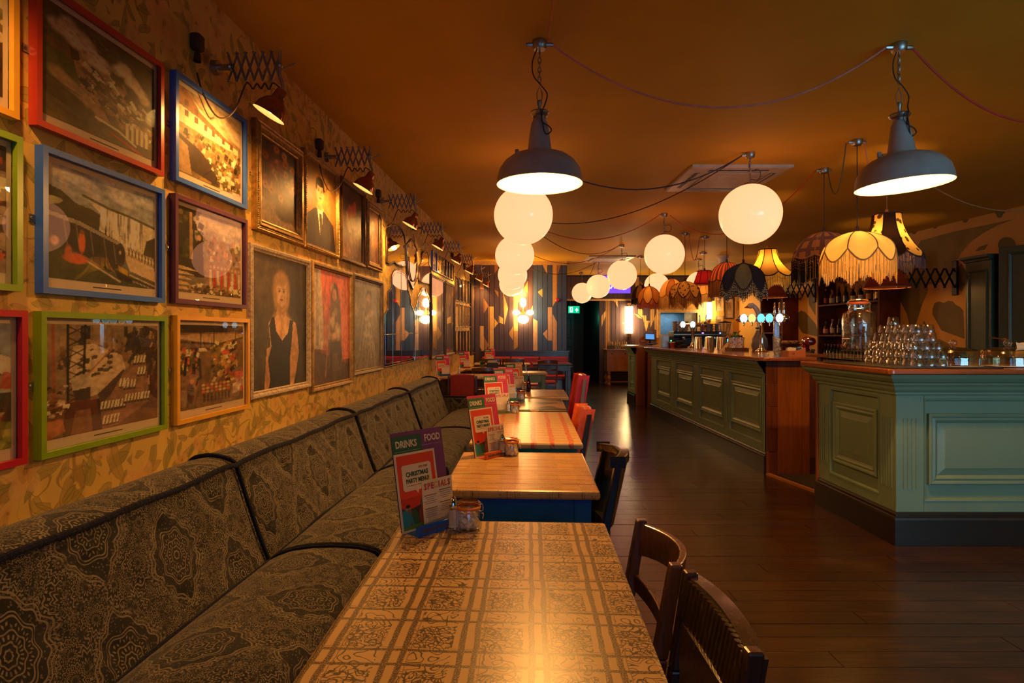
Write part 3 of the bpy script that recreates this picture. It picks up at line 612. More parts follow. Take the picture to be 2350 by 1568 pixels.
# ------------------------------------------------ scissor wall lamps over the pictures
M_COPPER = mat('copper', (.40, .20, .11), .13, 1, var=.3); M_SCIS = mat('worn_steel_lattice', (.34, .33, .36), .35, .9)
def scissor(lab, y):
    t = thing('scissor_wall_lamp', lab, 'wall lamp', (wx(y), y, 2.66), RZL, 'copper scissor lamps along the left wall')
    Mw = Matrix.Rotation(PI / 2, 4, 'X')
    MB().lathe([(.001, .03), (.034, .03), (.036, .0)], seg=18, M=Matrix.Translation((0, 0, 0)) @ Mw).tube([(0, -.03, 0), (0, -.075, 0)], .016, 10).lathe([(.016, .0), (.02, .01), (.016, .02)], seg=10, M=Matrix.Translation((0, -.075, 0)) @ Mw).build('wall_bracket', M_GALV, t)
    MB().box(-.20, -.14, -.045, 0, -.0, .075).lathe([(.017, 0), (.015, .03), (.009, .05)], (-.17, -.022, -.05), 10).build('plug_box', M_DCORD, t, .012)
    sc_, n = MB(), 6; hh = .062
    for k in range(n):
        y0, y1 = -.075 - .26 * k / n, -.075 - .26 * (k + 1) / n
        for s, dx in ((1, .004), (-1, -.004)):
            a, b = Vector((dx, y0, -s * hh)), Vector((dx, y1, s * hh)); d = (b - a).normalized(); q = d.cross(Vector((1, 0, 0))) * .006
            ap, bp = a - d * .01, b + d * .01
            sc_.add([ap - q, ap + q, bp + q, bp - q] + [p + Vector((.003, 0, 0)) for p in (ap - q, ap + q, bp + q, bp - q)], [(3, 2, 1, 0), (4, 5, 6, 7), (0, 1, 5, 4), (1, 2, 6, 5), (2, 3, 7, 6), (3, 0, 4, 7)])
            for p in (a, (a + b) / 2, b): sc_.tube([p + Vector((-.008, 0, 0)), p + Vector((.008, 0, 0))], .0045, 6)
    sc_.build('scissor_lattice', M_SCIS, t)
    MB().tube([(0, -.335, .07), (0, -.335, -.07)], .008, 8).tube([(0, -.335, -.05), (-.0, -.35, -.10), (0, -.345, -.13)], .009, 8).ball((0, -.335, -.0), .014, 10, 6).tube([(0, -.35, -.02), (.03, -.4, .02)], .005, 6).build('clamp', M_GALV, t)
    ax = Vector((-.10, .55, -1)).normalized(); Ml = Matrix.Translation((0, -.345, -.13)) @ ax.to_track_quat('-Z', 'Y').to_matrix().to_4x4()
    MB().lathe([(.001, .012), (.02, .01), (.028, 0), (.03, -.03), (.034, -.045), (.055, -.062), (.070, -.088), (.078, -.12), (.080, -.128)], seg=28, M=Ml).build('shade', M_COPPER, t)
    MB().lathe([(.0795, -.1275), (.076, -.118), (.067, -.088), (.052, -.064), (.001, -.05)], seg=28, M=Ml).build('shade_lining', M_ENAM, t)
    MB().ball(Ml @ Vector((0, 0, -.092)), .024, 12, 8).build('bulb', E_BULB, t)
    MB().tube(smooth_path([(-.17, -.02, -.10), (-.13, -.03, -.19), (-.05, -.05, -.26), (.0, -.1, -.22), (0, -.16, -.09), (0, -.18, -.085), (0, -.2, -.11), (0, -.22, -.085), (0, -.24, -.11), (0, -.26, -.085), (0, -.28, -.115), (0, -.3, -.085), (0, -.335, -.11)], 5), .004, 6).build('flex', M_DCORD, t)
    o = lamp('SPOT', 'scissor_lamp_light', (0, 0, 0), WARM, 34, shadow_soft_size=.03, spot_size=R(165), spot_blend=1.0); o.parent = t
    o.matrix_local = Ml @ Matrix.Translation((0, 0, -.124))
for k, lab in enumerate(('lamp out over the nearest pictures', 'nearest lamp, above the cottage print', 'second lamp along, above the portrait of the man', 'third lamp along, above the first mirrors', 'fourth lamp along, past the mirrors', 'fifth lamp along, above the tall pictures', 'sixth lamp along, above the rows of small prints', 'seventh lamp along, near the end of the wall', 'last lamp, beside the boarded wall')):
    scissor('copper scissor ' + lab, 1.42 + 1.45 * k - (.12 if k == 8 else 0))
# two black scissor lamps with dark drum shades on the right wall
C_MAROON = fabric('dark_maroon_shade', (.07, .014, .010), None, .2)
def scissor_right(lab, y, z, reach, w):
    t = thing('scissor_wall_lamp', lab, 'wall lamp', (XR, y, z), -PI / 2)
    MB().box(-.05, .05, -.03, 0, -.25, .25).build('wall_bracket', M_BLACK, t, .01)
    mb, n, hh = MB(), 6, .14
    for k in range(n):
        y0, y1 = -.03 - reach * k / n, -.03 - reach * (k + 1) / n
        for s, dx in ((1, .012), (-1, -.012)): mb.tube([(dx, y0, -s * hh), (dx, y1, s * hh)], .014, 6)
    mb.build('scissor_lattice', M_BLACK, t)
    c = (0, -reach - .18, 0)
    MB().tube([(0, -reach - .02, -.1), (0, -reach - .18, -.1)], .012, 8).lathe([(.02, -.1), (.02, .02)], c, 10).build('arm', M_BLACK, t)
    MB().lathe([(w * .55, .12), (w, -.14)], c, 36).build('shade', C_MAROON, t); MB().ring((c[0], c[1], -.14), w, .006, 36).build('shade_rim', M_TANF, t)
    MB().ball((c[0], c[1], -.04), .03, 12, 8).build('bulb', E_SHADE, t)
    o = lamp('POINT', 'scissor_lamp_light', (0, 0, 0), WARM, 12, shadow_soft_size=.05); o.parent = t; o.location = (c[0], c[1], -.1)
scissor_right('black concertina lamp with dark maroon shade, beside the green cupboard', 8.5, 2.17, .82, .29)
scissor_right('black concertina lamp with dark maroon shade, farther along the mural', 12.3, 2.27, .72, .30)

# ------------------------------------------------ air conditioners, detector, screen, exit sign, wall lights
M_ACW = mat('off_white_plastic', (.50, .44, .38), .4); M_SLOT = mat('dark_slot', (.03, .025, .02), .5)
def aircon(lab, x, y):
    t = thing('ceiling_air_conditioner', lab, 'air conditioner', (x, y, CEIL)); w = .97; Mf = Matrix.Rotation(-PI / 2, 4, 'X')
    mb = MB().rect(w, w, [(0, 0), (0, .022), (.02, .03), (.20, .03), (.205, .024), (.212, .024)]); mb.v = [(a, c, b) for a, b, c in mb.v]; mb.build('fascia', M_ACW, t)
    mb = MB().rect(.55, .55, [(0, .02), (0, .034), (.05, .036)], cap=True); mb.v = [(a, c, b) for a, b, c in mb.v]; mb.build('grille', M_ACW, t)
    for k in range(4):
        mb = MB().box(-.29, .29, -.40, -.345, -.0335, -.0298); o = mb.build('air_slot', M_SLOT, t, rot=(0, 0, PI / 2 * k))
        MB().box(-.285, .285, -.37, -.35, -.038, -.032).build('vane', M_ACW, t, rot=(0, 0, PI / 2 * k))
aircon('square ceiling air conditioner behind the big right globe', 2.33, 6.1); aircon('square ceiling air conditioner at the far end, above the small globes', 2.33, 12.6)
t = thing('ceiling_detector', 'small white detector under the ceiling by the striped lampshade', 'detector', (U(1658) * 12.2, 12.2, CEIL))
MB().lathe([(.001, 0), (.12, 0), (.12, -.04), (.09, -.06), (.07, -.14), (.001, -.14)], seg=24).build('housing', M_WHITE, t); MB().lathe([(.05, -.14), (.045, -.17), (.001, -.172)], seg=20).build('sensor', M_SLOT, t)
Y = YR - .09; t = thing('display_screen', 'purple lit screen with white GARAGE lettering high on the end wall', 'screen', (U(1408) * Y, Y, H + V(653) * Y)); w, h = 78 / F * Y, 41 / F * Y
MB().box(-w / 2 - .015, w / 2 + .015, 0, .055, -h / 2 - .015, h / 2 + .015).build('bezel', M_BLACK, t, .004)
MB().box(-w / 2, w / 2, -.003, 0, -h / 2, h / 2).build('display', emis('purple_screen_glow', (.20, .07, .75), 1.3), t)
E_WHITE = emis('white_letter_glow', (.8, .75, 1), 1.6)
text('GARAGE', .235, E_WHITE, t, (-.08, -.005, -.04), bold=.012, sx=.74); MB().prism([(.29, .05), (.39, .05), (.34, -.16)], -.006, -.004).build('pointer', E_WHITE, t)
Y = 17.0; t = thing('exit_sign', 'green illuminated exit sign in the dark corridor', 'sign', (U(1317) * Y, Y, H + V(711) * Y))
E_GRN = emis('green_sign_glow', (.0, .62, .28), 1.1); E_PALE = emis('pale_sign_glow', (.7, 1, .8), 1.5)
MB().box(-.17, .17, 0, .05, -.11, .11).build('case', M_BLACK, t, .004); MB().box(-.16, .16, -.004, 0, -.1, .1).build('face', E_GRN, t)
MB().prism([(.03, -.02), (.07, -.02), (.07, -.07), (.095, -.07), (.095, -.02), (.135, -.02), (.0825, .06)], -.006, -.0045).build('arrow', E_PALE, t)
MB().prism([(-.12, -.075), (-.03, -.075), (-.03, .075), (-.12, .075)], -.006, -.0045).build('doorway_symbol', E_PALE, t)
MB().prism([(-.08, .055), (-.065, .055), (-.06, .04), (-.05, .03), (-.065, .01), (-.06, -.01), (-.05, -.04), (-.062, -.045), (-.075, -.015), (-.09, -.045), (-.1, -.04), (-.085, .0), (-.09, .03)], -.0075, -.0062).build('running_figure', E_GRN, t)
MB().tube([(-.1, .02, .11), (-.1, .02, 2.5 - t.location.z)], .004, 6).tube([(.1, .02, .11), (.1, .02, 2.5 - t.location.z)], .004, 6).build('suspension_wire', M_GALV, t)
o = lamp('POINT', 'exit_sign_light', (t.location.x + .2, Y - .25, t.location.z - .25), (.1, 1, .55), 3.5, shadow_soft_size=.1)
E_SCON = emis('sconce_glow', (1.0, .60, .22), 36); E_TUBE = emis('tube_lamp_glow', (1.0, .66, .28), 55)
Y = YL - .02; t = thing('sconce', 'brass wall light with four glowing frosted shades on the boarded wall', 'wall lamp', (U(1200) * Y, Y, H + V(716) * Y))
MB().lathe([(.001, .03), (.05, .03), (.06, 0)], seg=16, M=Matrix.Rotation(PI / 2, 4, 'X')).tube([(0, -.02, 0), (0, -.12, 0), (0, -.16, .08)], .012, 8).tube([(0, -.12, -.01), (-.08, -.14, -.05), (-.13, -.15, -.02)], .008, 8).tube([(0, -.12, -.01), (.08, -.14, -.05), (.13, -.15, -.02)], .008, 8).tube([(0, -.12, 0), (0, -.18, -.09)], .008, 8).build('brass_arms', M_BRASS, t)
for c, r, sz in (((0, -.16, .2), .065, 1.6), ((-.15, -.15, -.02), .08, .7), ((.15, -.15, -.02), .08, .7), ((0, -.18, -.17), .12, .75)):
    MB().ball(c, r, 20, 12, sz).build('shade', E_SCON, t)
o = lamp('POINT', 'sconce_light', (0, 0, 0), WARM, 26, shadow_soft_size=.06); o.parent = t; o.location = (0, -.2, .42)
def tube_lamp(lab, px, y0, y1, w, Y, power=9):
    a, b = H + V(y1) * Y, H + V(y0) * Y; t = thing('tube_wall_lamp', lab, 'wall lamp', (U(px) * Y, Y, (a + b) / 2)); r = w / F * Y / 2; h = (b - a) / 2
    MB().lathe([(.001, -h), (r, -h), (r, h), (.001, h)], (0, -.03, 0), 24).build('diffuser', E_TUBE, t)
    MB().box(-r * .6, r * .6, -.02, .08, -h - .1, h + .1).lathe([(.001, h), (r * .8, h), (r * .8, h + .04), (.001, h + .05)], (0, -.03, 0), 20).lathe([(.001, -h - .05), (r * .8, -h - .04), (r * .8, -h), (.001, -h)], (0, -.03, 0), 20).build('back_plate', M_BRASS, t)
    o = lamp('POINT', 'tube_lamp_light', (0, 0, 0), WARM, power, shadow_soft_size=.1); o.parent = t; o.location = (0, -.28, 0)
tube_lamp('tall glowing tube lamp on the end wall above the sideboard', 1444, 704, 765, 15, YR - .1)
tube_lamp('shorter glowing tube lamp by the framed prints behind the bar', 1627, 694, 732, 11, YR - .1, 3.5)
t = thing('fire_alarm', 'small red alarm sounder on the boarded wall', 'alarm', (U(1279) * YL, YL - .018, H + V(689) * YL))
MB().lathe([(.001, .04), (.03, .04), (.045, .025), (.045, 0)], seg=20, M=Matrix.Rotation(PI / 2, 4, 'X')).build('sounder', mat('red_plastic', (.5, .02, .02), .35), t); MB().lathe([(.05, .008), (.05, 0)], seg=20, M=Matrix.Rotation(PI / 2, 4, 'X')).build('base', M_WHITE, t)
# ---------------------------------------------------------------- paisley banquette along the left wall
def m_paisley():
    g = G('paisley_upholstery'); uv = g.co('UV'); nz = g.noise(uv, 9, 2, col=True)
    uv = g.vm('ADD', uv, g.vm('MULTIPLY', g.vm('SUBTRACT', nz, (.5, .5, .5)), (.022, .022, 0))); u, v, _ = g.sep(uv)
    cw, ch = .33, .42
    col = g.m('FLOOR', u / cw); vv = v + g.m('MODULO', col, 2.0) * (ch / 2)
    x = (g.m('FRACT', u / cw) - .5) * cw; y = (g.m('FRACT', vv / ch) - .5) * ch
    th = g.m('ARCTAN2', y, x); r = g.m('SQRT', x * x * 1.2 + y * y * .8); rw = r * (1.0 + .07 * g.m('COSINE', th * 8.0))
    band = lambda q, c, w: g.step(g.m('ABSOLUTE', q - c), w, w * .45)
    mx = lambda *a: a[0] if len(a) == 1 else g.m('MAXIMUM', a[0], mx(*a[1:]))
    rings = mx(band(rw, .012, .0032), band(rw, .026, .003), band(rw, .050, .003), band(rw, .078, .003), band(rw, .087, .0026))
    pet = band(r * 1.0 + .004 * g.m('SINE', th * 20.0), .064, .005) * g.step(g.m('SINE', th * 40.0), -.2, .3)
    pet2 = band(r, .038, .007) * g.step(g.m('SINE', th * 22.0), .0, .5)
    e = g.m('ABSOLUTE', x) / .142 + g.m('POWER', g.m('ABSOLUTE', y) / .185, 1.5) + .05 * g.m('SINE', th * 12.0)
    ogee = mx(band(e, .85, .032), band(e, .96, .028), band(e, 1.08, .04) * g.step(g.m('SINE', th * 60.0), -.3, .3))
    sm = g.vor(uv, 62, 'DISTANCE_TO_EDGE'); dots = g.step(g.vor(uv, 95)['Distance'], .36, .2)
    lace = g.step(sm['Distance'], .10, .04)
    q = g.vor(uv, 21, rnd=.6); d = g.vm('SUBTRACT', uv, q['Position']); dx, dy, _ = g.sep(d); rr = g.m('SQRT', dx * dx + dy * dy); tt = g.m('ARCTAN2', dy, dx)
    rosette = mx(band(rr * (1.0 + .25 * g.m('COSINE', tt * 6.0)), .013, .0022), band(rr, .0045, .002), band(rr, .0205, .0018) * g.step(g.m('SINE', tt * 18.0), -.2, .3))
    inside = g.step(e, .90, .86); core = g.step(rw, .094, .088)
    q2 = g.vor(g.vm('ADD', uv, (3.1, 1.7, 0)), 8.5, rnd=.75); d2 = g.vm('SUBTRACT', g.vm('ADD', uv, (3.1, 1.7, 0)), q2['Position']); ex, ey, _ = g.sep(d2); cr, _, _ = g.sep(q2['Color'])
    r2 = g.m('SQRT', ex * ex + ey * ey); t2 = g.m('ARCTAN2', ey, ex); sp = r2 * (1.0 + .38 * g.m('COSINE', t2 + cr * 6.283)) + .0035 * g.m('SINE', t2 * 14.0)
    tear = mx(band(sp, .012, .0026), band(sp, .026, .0028), band(sp, .034, .0022), band(sp, .050, .0028), band(sp, .060, .003) * g.step(g.m('SINE', t2 * 34.0), -.2, .3), band(sp, .042, .004) * g.step(g.m('SINE', t2 * 26.0), .1, .5))
    outr = g.step(sp, .062, .070)
    f = mx(rings, pet, pet2 * core, ogee, (1.0 - inside) * mx(tear, outr * rosette, outr * lace * .4), inside * (1.0 - core) * dots * .55)
    f = f * g.step(g.noise(uv, 30, 2), .25, .5)
    bgc = g.mix(g.step(g.noise(uv, 5, 2), .35, .65), (.006, .007, .006), (.011, .011, .011))
    c = g.mix(f * .9, bgc, g.mix(g.noise(uv, 160, 1), (.25, .205, .145), (.15, .125, .09)))
    return g.bsdf(c, .85, 0, .2, bump=f, bstr=.2, bdist=.002, Sheen_Weight=.15)
M_PAIS = m_paisley(); M_PIPE = mat('navy_velvet_piping', (.010, .012, .030), .95, spec=.05, bump=.5, Sheen_Weight=.06)
sofa = thing('banquette', 'long paisley upholstered banquette with navy piping along the wallpapered wall', 'bench seat', (wx(0), 0, 0), RZL)
BP = [(.0, .60), (.0, .775), (.03, .797), (.09, .808), (.15, .803), (.195, .79), (.22, .772), (.232, .74), (.252, .68), (.275, .61), (.30, .54), (.325, .47), (.352, .40), (.38, .335)]
SP = [(.37, .335), (.42, .375), (.50, .405), (.60, .42), (.70, .425), (.80, .42), (.87, .405), (.90, .375), (.905, .33), (.90, .22)]
def arc(P):
    L = [0]
    for a, b in zip(P, P[1:]): L.append(L[-1] + math.dist(a, b))
    return L
SY = [-.63, 1.02, 2.67, 4.33, 5.98, 7.58]
def interp(P, L, t):
    q = t * L[-1]
    for k in range(len(P) - 1):
        if q <= L[k + 1] + 1e-9:
            w = (q - L[k]) / (L[k + 1] - L[k]); return P[k][0] + w * (P[k + 1][0] - P[k][0]), P[k][1] + w * (P[k + 1][1] - P[k][1])
    return P[-1]
for k in range(5):
    s0, s1 = SY[k] / math.cos(ALF), SY[k + 1] / math.cos(ALF)
    for P, nm, nv in ((BP, 'back_cushion', 44), (SP, 'seat_cushion', 26)):
        L = arc(P)
        def fn(i, j, P=P, L=L, back=(P is BP)):
            s = s0 + (s1 - s0) * i; o, z = interp(P, L, j); e = min(i, 1 - i) * (s1 - s0); pin = math.exp(-(e / .022) ** 2) * .02
            dent = 0
            if back:
                for m in range(5):
                    for rz, off in ((.68, 0), (.55, .5), (.43, 0)):
                        bs = s0 + (s1 - s0) * (m + .25 + off) / 5; dd = ((s - bs) ** 2 + (z - rz) ** 2) / (.028 ** 2)
                        if dd < 6 and o > .2: dent += math.exp(-dd) * .018
                return (s, -(o - (pin if o > .05 else 0) - dent + .006 * math.sin(PI * i)), z - (pin if z > .76 else 0))
            return (s, -(o - (pin if o > .86 else 0)), z - pin + .008 * math.sin(PI * i))
        MB().grid(56, nv, fn, lambda i, j: (s0 + (s1 - s0) * i, j * L[-1] + (0 if P is BP else 1.03))).build(nm, M_PAIS, sofa)
pp = lambda s, o, z: (s, -o, z)
for k, y in enumerate(SY):
    s = y / math.cos(ALF)
    if 0 < k:
        MB().tube(smooth_path([pp(s, o + .002, z + .004) for o, z in BP[1:]], 2), .010, 7).build('piping', M_PIPE, sofa)
    if 0 < k < 5: MB().tube(smooth_path([pp(s - .012, o, z - .004) for o, z in SP[:-1]], 2), .010, 7).tube(smooth_path([pp(s + .012, o, z - .004) for o, z in SP[:-1]], 2), .010, 7).build('piping', M_PIPE, sofa)
s0, s1 = SY[0], SY[-1] * 1.0033
wv = lambda s: .004 * math.sin(s * 5) + .003 * math.sin(s * 13)
MB().tube([pp(s0 + (s1 - s0) * i / 160, .228, .778 + wv(s0 + (s1 - s0) * i / 160) - .014 * max(math.exp(-((s0 + (s1 - s0) * i / 160 - y * 1.0033) / .03) ** 2) for y in SY)) for i in range(161)], .011, 8).build('piping', M_PIPE, sofa)
MB().tube([pp(s0 + (s1 - s0) * i / 120, .388 + wv(i * .06), .350 + wv(i * .07)) for i in range(121)], .013, 8).build('piping', M_PIPE, sofa)
mb = MB().prism([(-.05 + s1, .02), (.10 + s1, .02), (.10 + s1, .54), (.085 + s1, .56), (-.03 + s1, .56), (-.05 + s1, .54)], -.97, -.05, smooth=False)
for i, v in enumerate(mb.v): mb.uv[i] = (v[1], v[2] + v[0])
mb.build('armrest', M_PAIS, sofa, .02); MB().tube([pp(s1 - .045, o, .562) for o in (.3, .6, .97)] + [pp(s1 - .05, .975, .3), pp(s1 - .05, .975, .03)], .009, 7).build('piping', M_PIPE, sofa)
MB().box(s0, s1 + .05, -.86, -.02, 0, .32).build('plinth', M_BLACK, sofa)

# ---------------------------------------------------------------- table tops
def m_plaid():
    g = G('scribbled_plaid_tabletop'); o = g.co(); w = g.noise(o, 11, 2, col=True); o2 = g.vm('ADD', o, g.vm('MULTIPLY', g.vm('SUBTRACT', w, (.5, .5, .5)), (.012, .012, 0))); x, y, z = g.sep(o2)
    px, py = .135, .165; fx = g.m('FRACT', x / px + .47); fy = g.m('FRACT', y / py + .25)
    ad = lambda a, b: g.m('ABSOLUTE', a - b); mx = lambda a, b: g.m('MAXIMUM', a, b)
    stip = g.step(g.noise(o, 420, 2), .34, .50)
    lx = mx(g.step(ad(fx, .13), .050, .036), g.step(ad(fx, .33), .050, .036)); ly = mx(g.step(ad(fy, .13), .032, .022), g.step(ad(fy, .43), .032, .022))
    def scrib(s, t, k):
        q = g.vm('ADD', o, (k, k * 2., 0)); d = g.vm('ADD', q, g.vm('MULTIPLY', g.vm('SUBTRACT', g.noise(q, s * .9, 1, col=True), (.5, .5, .5)), (.02, .02, 0)))
        n = g.noise(d, s, 0); a = g.m('FRACT', n * 5.0); return g.step(ad(a, .5), t, t * .5)
    colm = g.step(fx, .40, .44); rowd = g.step(fy, .47, .51)
    s1, s2, s3 = scrib(34, .15, 0.), scrib(44, .16, 3.), scrib(38, .16, 7.)
    light = colm * s1; dense = mx(colm * rowd * mx(s2, s3), rowd * (1.0 - colm) * s2 * g.step(fx, .36, .39))
    thin = mx(g.step(ad(fx, .42), .008, .004), g.step(ad(fy, .49), .006, .003)) * .7
    f = mx(mx(light, dense), mx(mx(lx, ly) * stip, thin)); f = f * g.step(z, -.012, -.006)
    base = g.mix(g.noise(o, 6, 3), (.56, .36, .16), (.64, .43, .20))
    c = g.mix(f * .95, base, (.045, .025, .012))
    return g.bsdf(c, .30, 0, .5, bump=f, bstr=.06, bdist=.001)
def m_redline():
    g = G('red_and_black_lined_tabletop'); o = g.co(); w = g.noise(o, 9, 2, col=True); x, y, z = g.sep(g.vm('ADD', o, g.vm('MULTIPLY', g.vm('SUBTRACT', w, (.5, .5, .5)), (.02, .016, 0))))
    fy = g.m('FRACT', y / .075); fx = g.m('FRACT', x / .16)
    red = g.step(g.m('ABSOLUTE', fy - .5), .085, .045) * g.step(g.noise(g.comb(x * 3, y * 6, 0), 5, 1), .34, .42)
    wig = g.m('FRACT', g.noise(g.comb(x * 60, y * 60, 0), 2.4, 1) * 5.0); st = g.step(g.m('ABSOLUTE', wig - .5), .16, .06)
    blk = st * mx2(g, g.step(fx, .42, .46), g.step(g.m('FRACT', y / .21), .55, .6)); line = g.step(g.m('ABSOLUTE', g.m('FRACT', y / .15) - .3), .030, .014) * g.step(g.noise(g.comb(x * 2, y * 5, 3), 3, 1), .5, .55)
    base = g.mix(g.noise(g.comb(x * 1, y * 9, 0), 3, 4), (.50, .29, .10), (.66, .42, .17))
    c = g.mix(blk * .8, base, (.06, .035, .02)); c = g.mix(red * .8, c, (.50, .06, .02)); c = g.mix(line * .85, c, (.04, .02, .012))
    return g.bsdf(c, .30, 0, .5)
def mx2(g, a, b): return g.m('MAXIMUM', a, b)
def m_redcheck():
    g = G('red_checked_tabletop'); o = g.co(); w = g.noise(o, 8, 2, col=True); x, y, z = g.sep(g.vm('ADD', o, g.vm('MULTIPLY', g.vm('SUBTRACT', w, (.5, .5, .5)), (.022, .022, 0))))
    a = g.step(g.m('ABSOLUTE', g.m('FRACT', x / .105 + .1) - .5), .16, .11); b = g.step(g.m('ABSOLUTE', g.m('FRACT', y / .09) - .5), .10, .05)
    f = g.m('MAXIMUM', a, b) * g.step(g.noise(o, 60, 3), .25, .6)
    return g.bsdf(g.mix(f * .9, g.mix(g.noise(o, 5, 3), (.62, .42, .20), (.70, .50, .26)), (.62, .055, .03)), .3, 0, .5)
def m_camo():
    g = G('dark_patterned_tabletop'); o = g.co(); n = g.noise(o, 4.5, 0); f = g.step(n, .50, .515)
    return g.bsdf(g.mix(f, (.035, .022, .012), (.45, .25, .06)), .28, 0, .5)
M_T5 = wood('pale_oak_tabletop', (.34, .20, .08), (.50, .32, .15), .26, 'X'); M_WBR = wood('brown_wood', (.10, .035, .012), (.17, .065, .022), .28, 'Z', coat=.3); M_WDK = wood('dark_wood', (.040, .016, .008), (.075, .03, .012), .25, 'Z', coat=.4)
M_BLKW = mat('black_lacquered_wood', (.016, .015, .016), .25, Coat_Weight=.3); M_BLUEP = mat('blue_gloss_paint', (.003, .10, .50), .35, bump=.05); M_TEALP = mat('teal_gloss_paint', (.02, .20, .15), .35); M_OLIVE = mat('olive_gloss_paint', (.12, .16, .03), .4)
def table(lab, x, y, w, d, top, base, rz=R(-2.9), zt=.76, name='dining_table'):
    t = thing(name, lab, 'table', (x, y, 0), rz, 'dining tables')
    MB().box(-w / 2, w / 2, -d / 2, d / 2, -.034, 0).build('tabletop', top, t, .010, loc=(0, 0, zt))
    a, b = w / 2 - .03, d / 2 - .03
    for sx in (-1, 1):
        for sy in (-1, 1): MB().taper((sx * (a - .035), sy * (b - .035), 0), .042, .042, (sx * (a - .035), sy * (b - .035), zt - .034), .07, .07).build('leg', base, t, .004)
    for sy in (-1, 1): MB().box(-a + .07, a - .07, sy * (b - .015) - .012, sy * (b - .015) + .012, zt - .145, zt - .034).build('apron', base, t)
    for sx in (-1, 1): MB().box(sx * (a - .015) - .012, sx * (a - .015) + .012, -b + .07, b - .07, zt - .145, zt - .034).build('apron', base, t)
    return t
T1 = table('long dining table nearest the camera, beige top scribbled with brown plaid', -.021, 1.244, .653, 1.30, m_plaid(), M_OLIVE)
T2 = table('second dining table, wooden top with red and black lines on a bright blue base', .10, 2.62, .607, .74, m_redline(), M_BLUEP)
T3 = table('third dining table, long red checked top on a teal base', .178, 3.894, .63, 1.31, m_redcheck(), M_TEALP)
T4 = table('fourth dining table, dark top with an ochre cloud pattern', .25, 5.073, .62, .82, m_camo(), M_BLKW)
T5 = table('fifth dining table, pale plain oak top with rounded corners', .371, 6.0, .62, .753, M_T5, M_WBR)

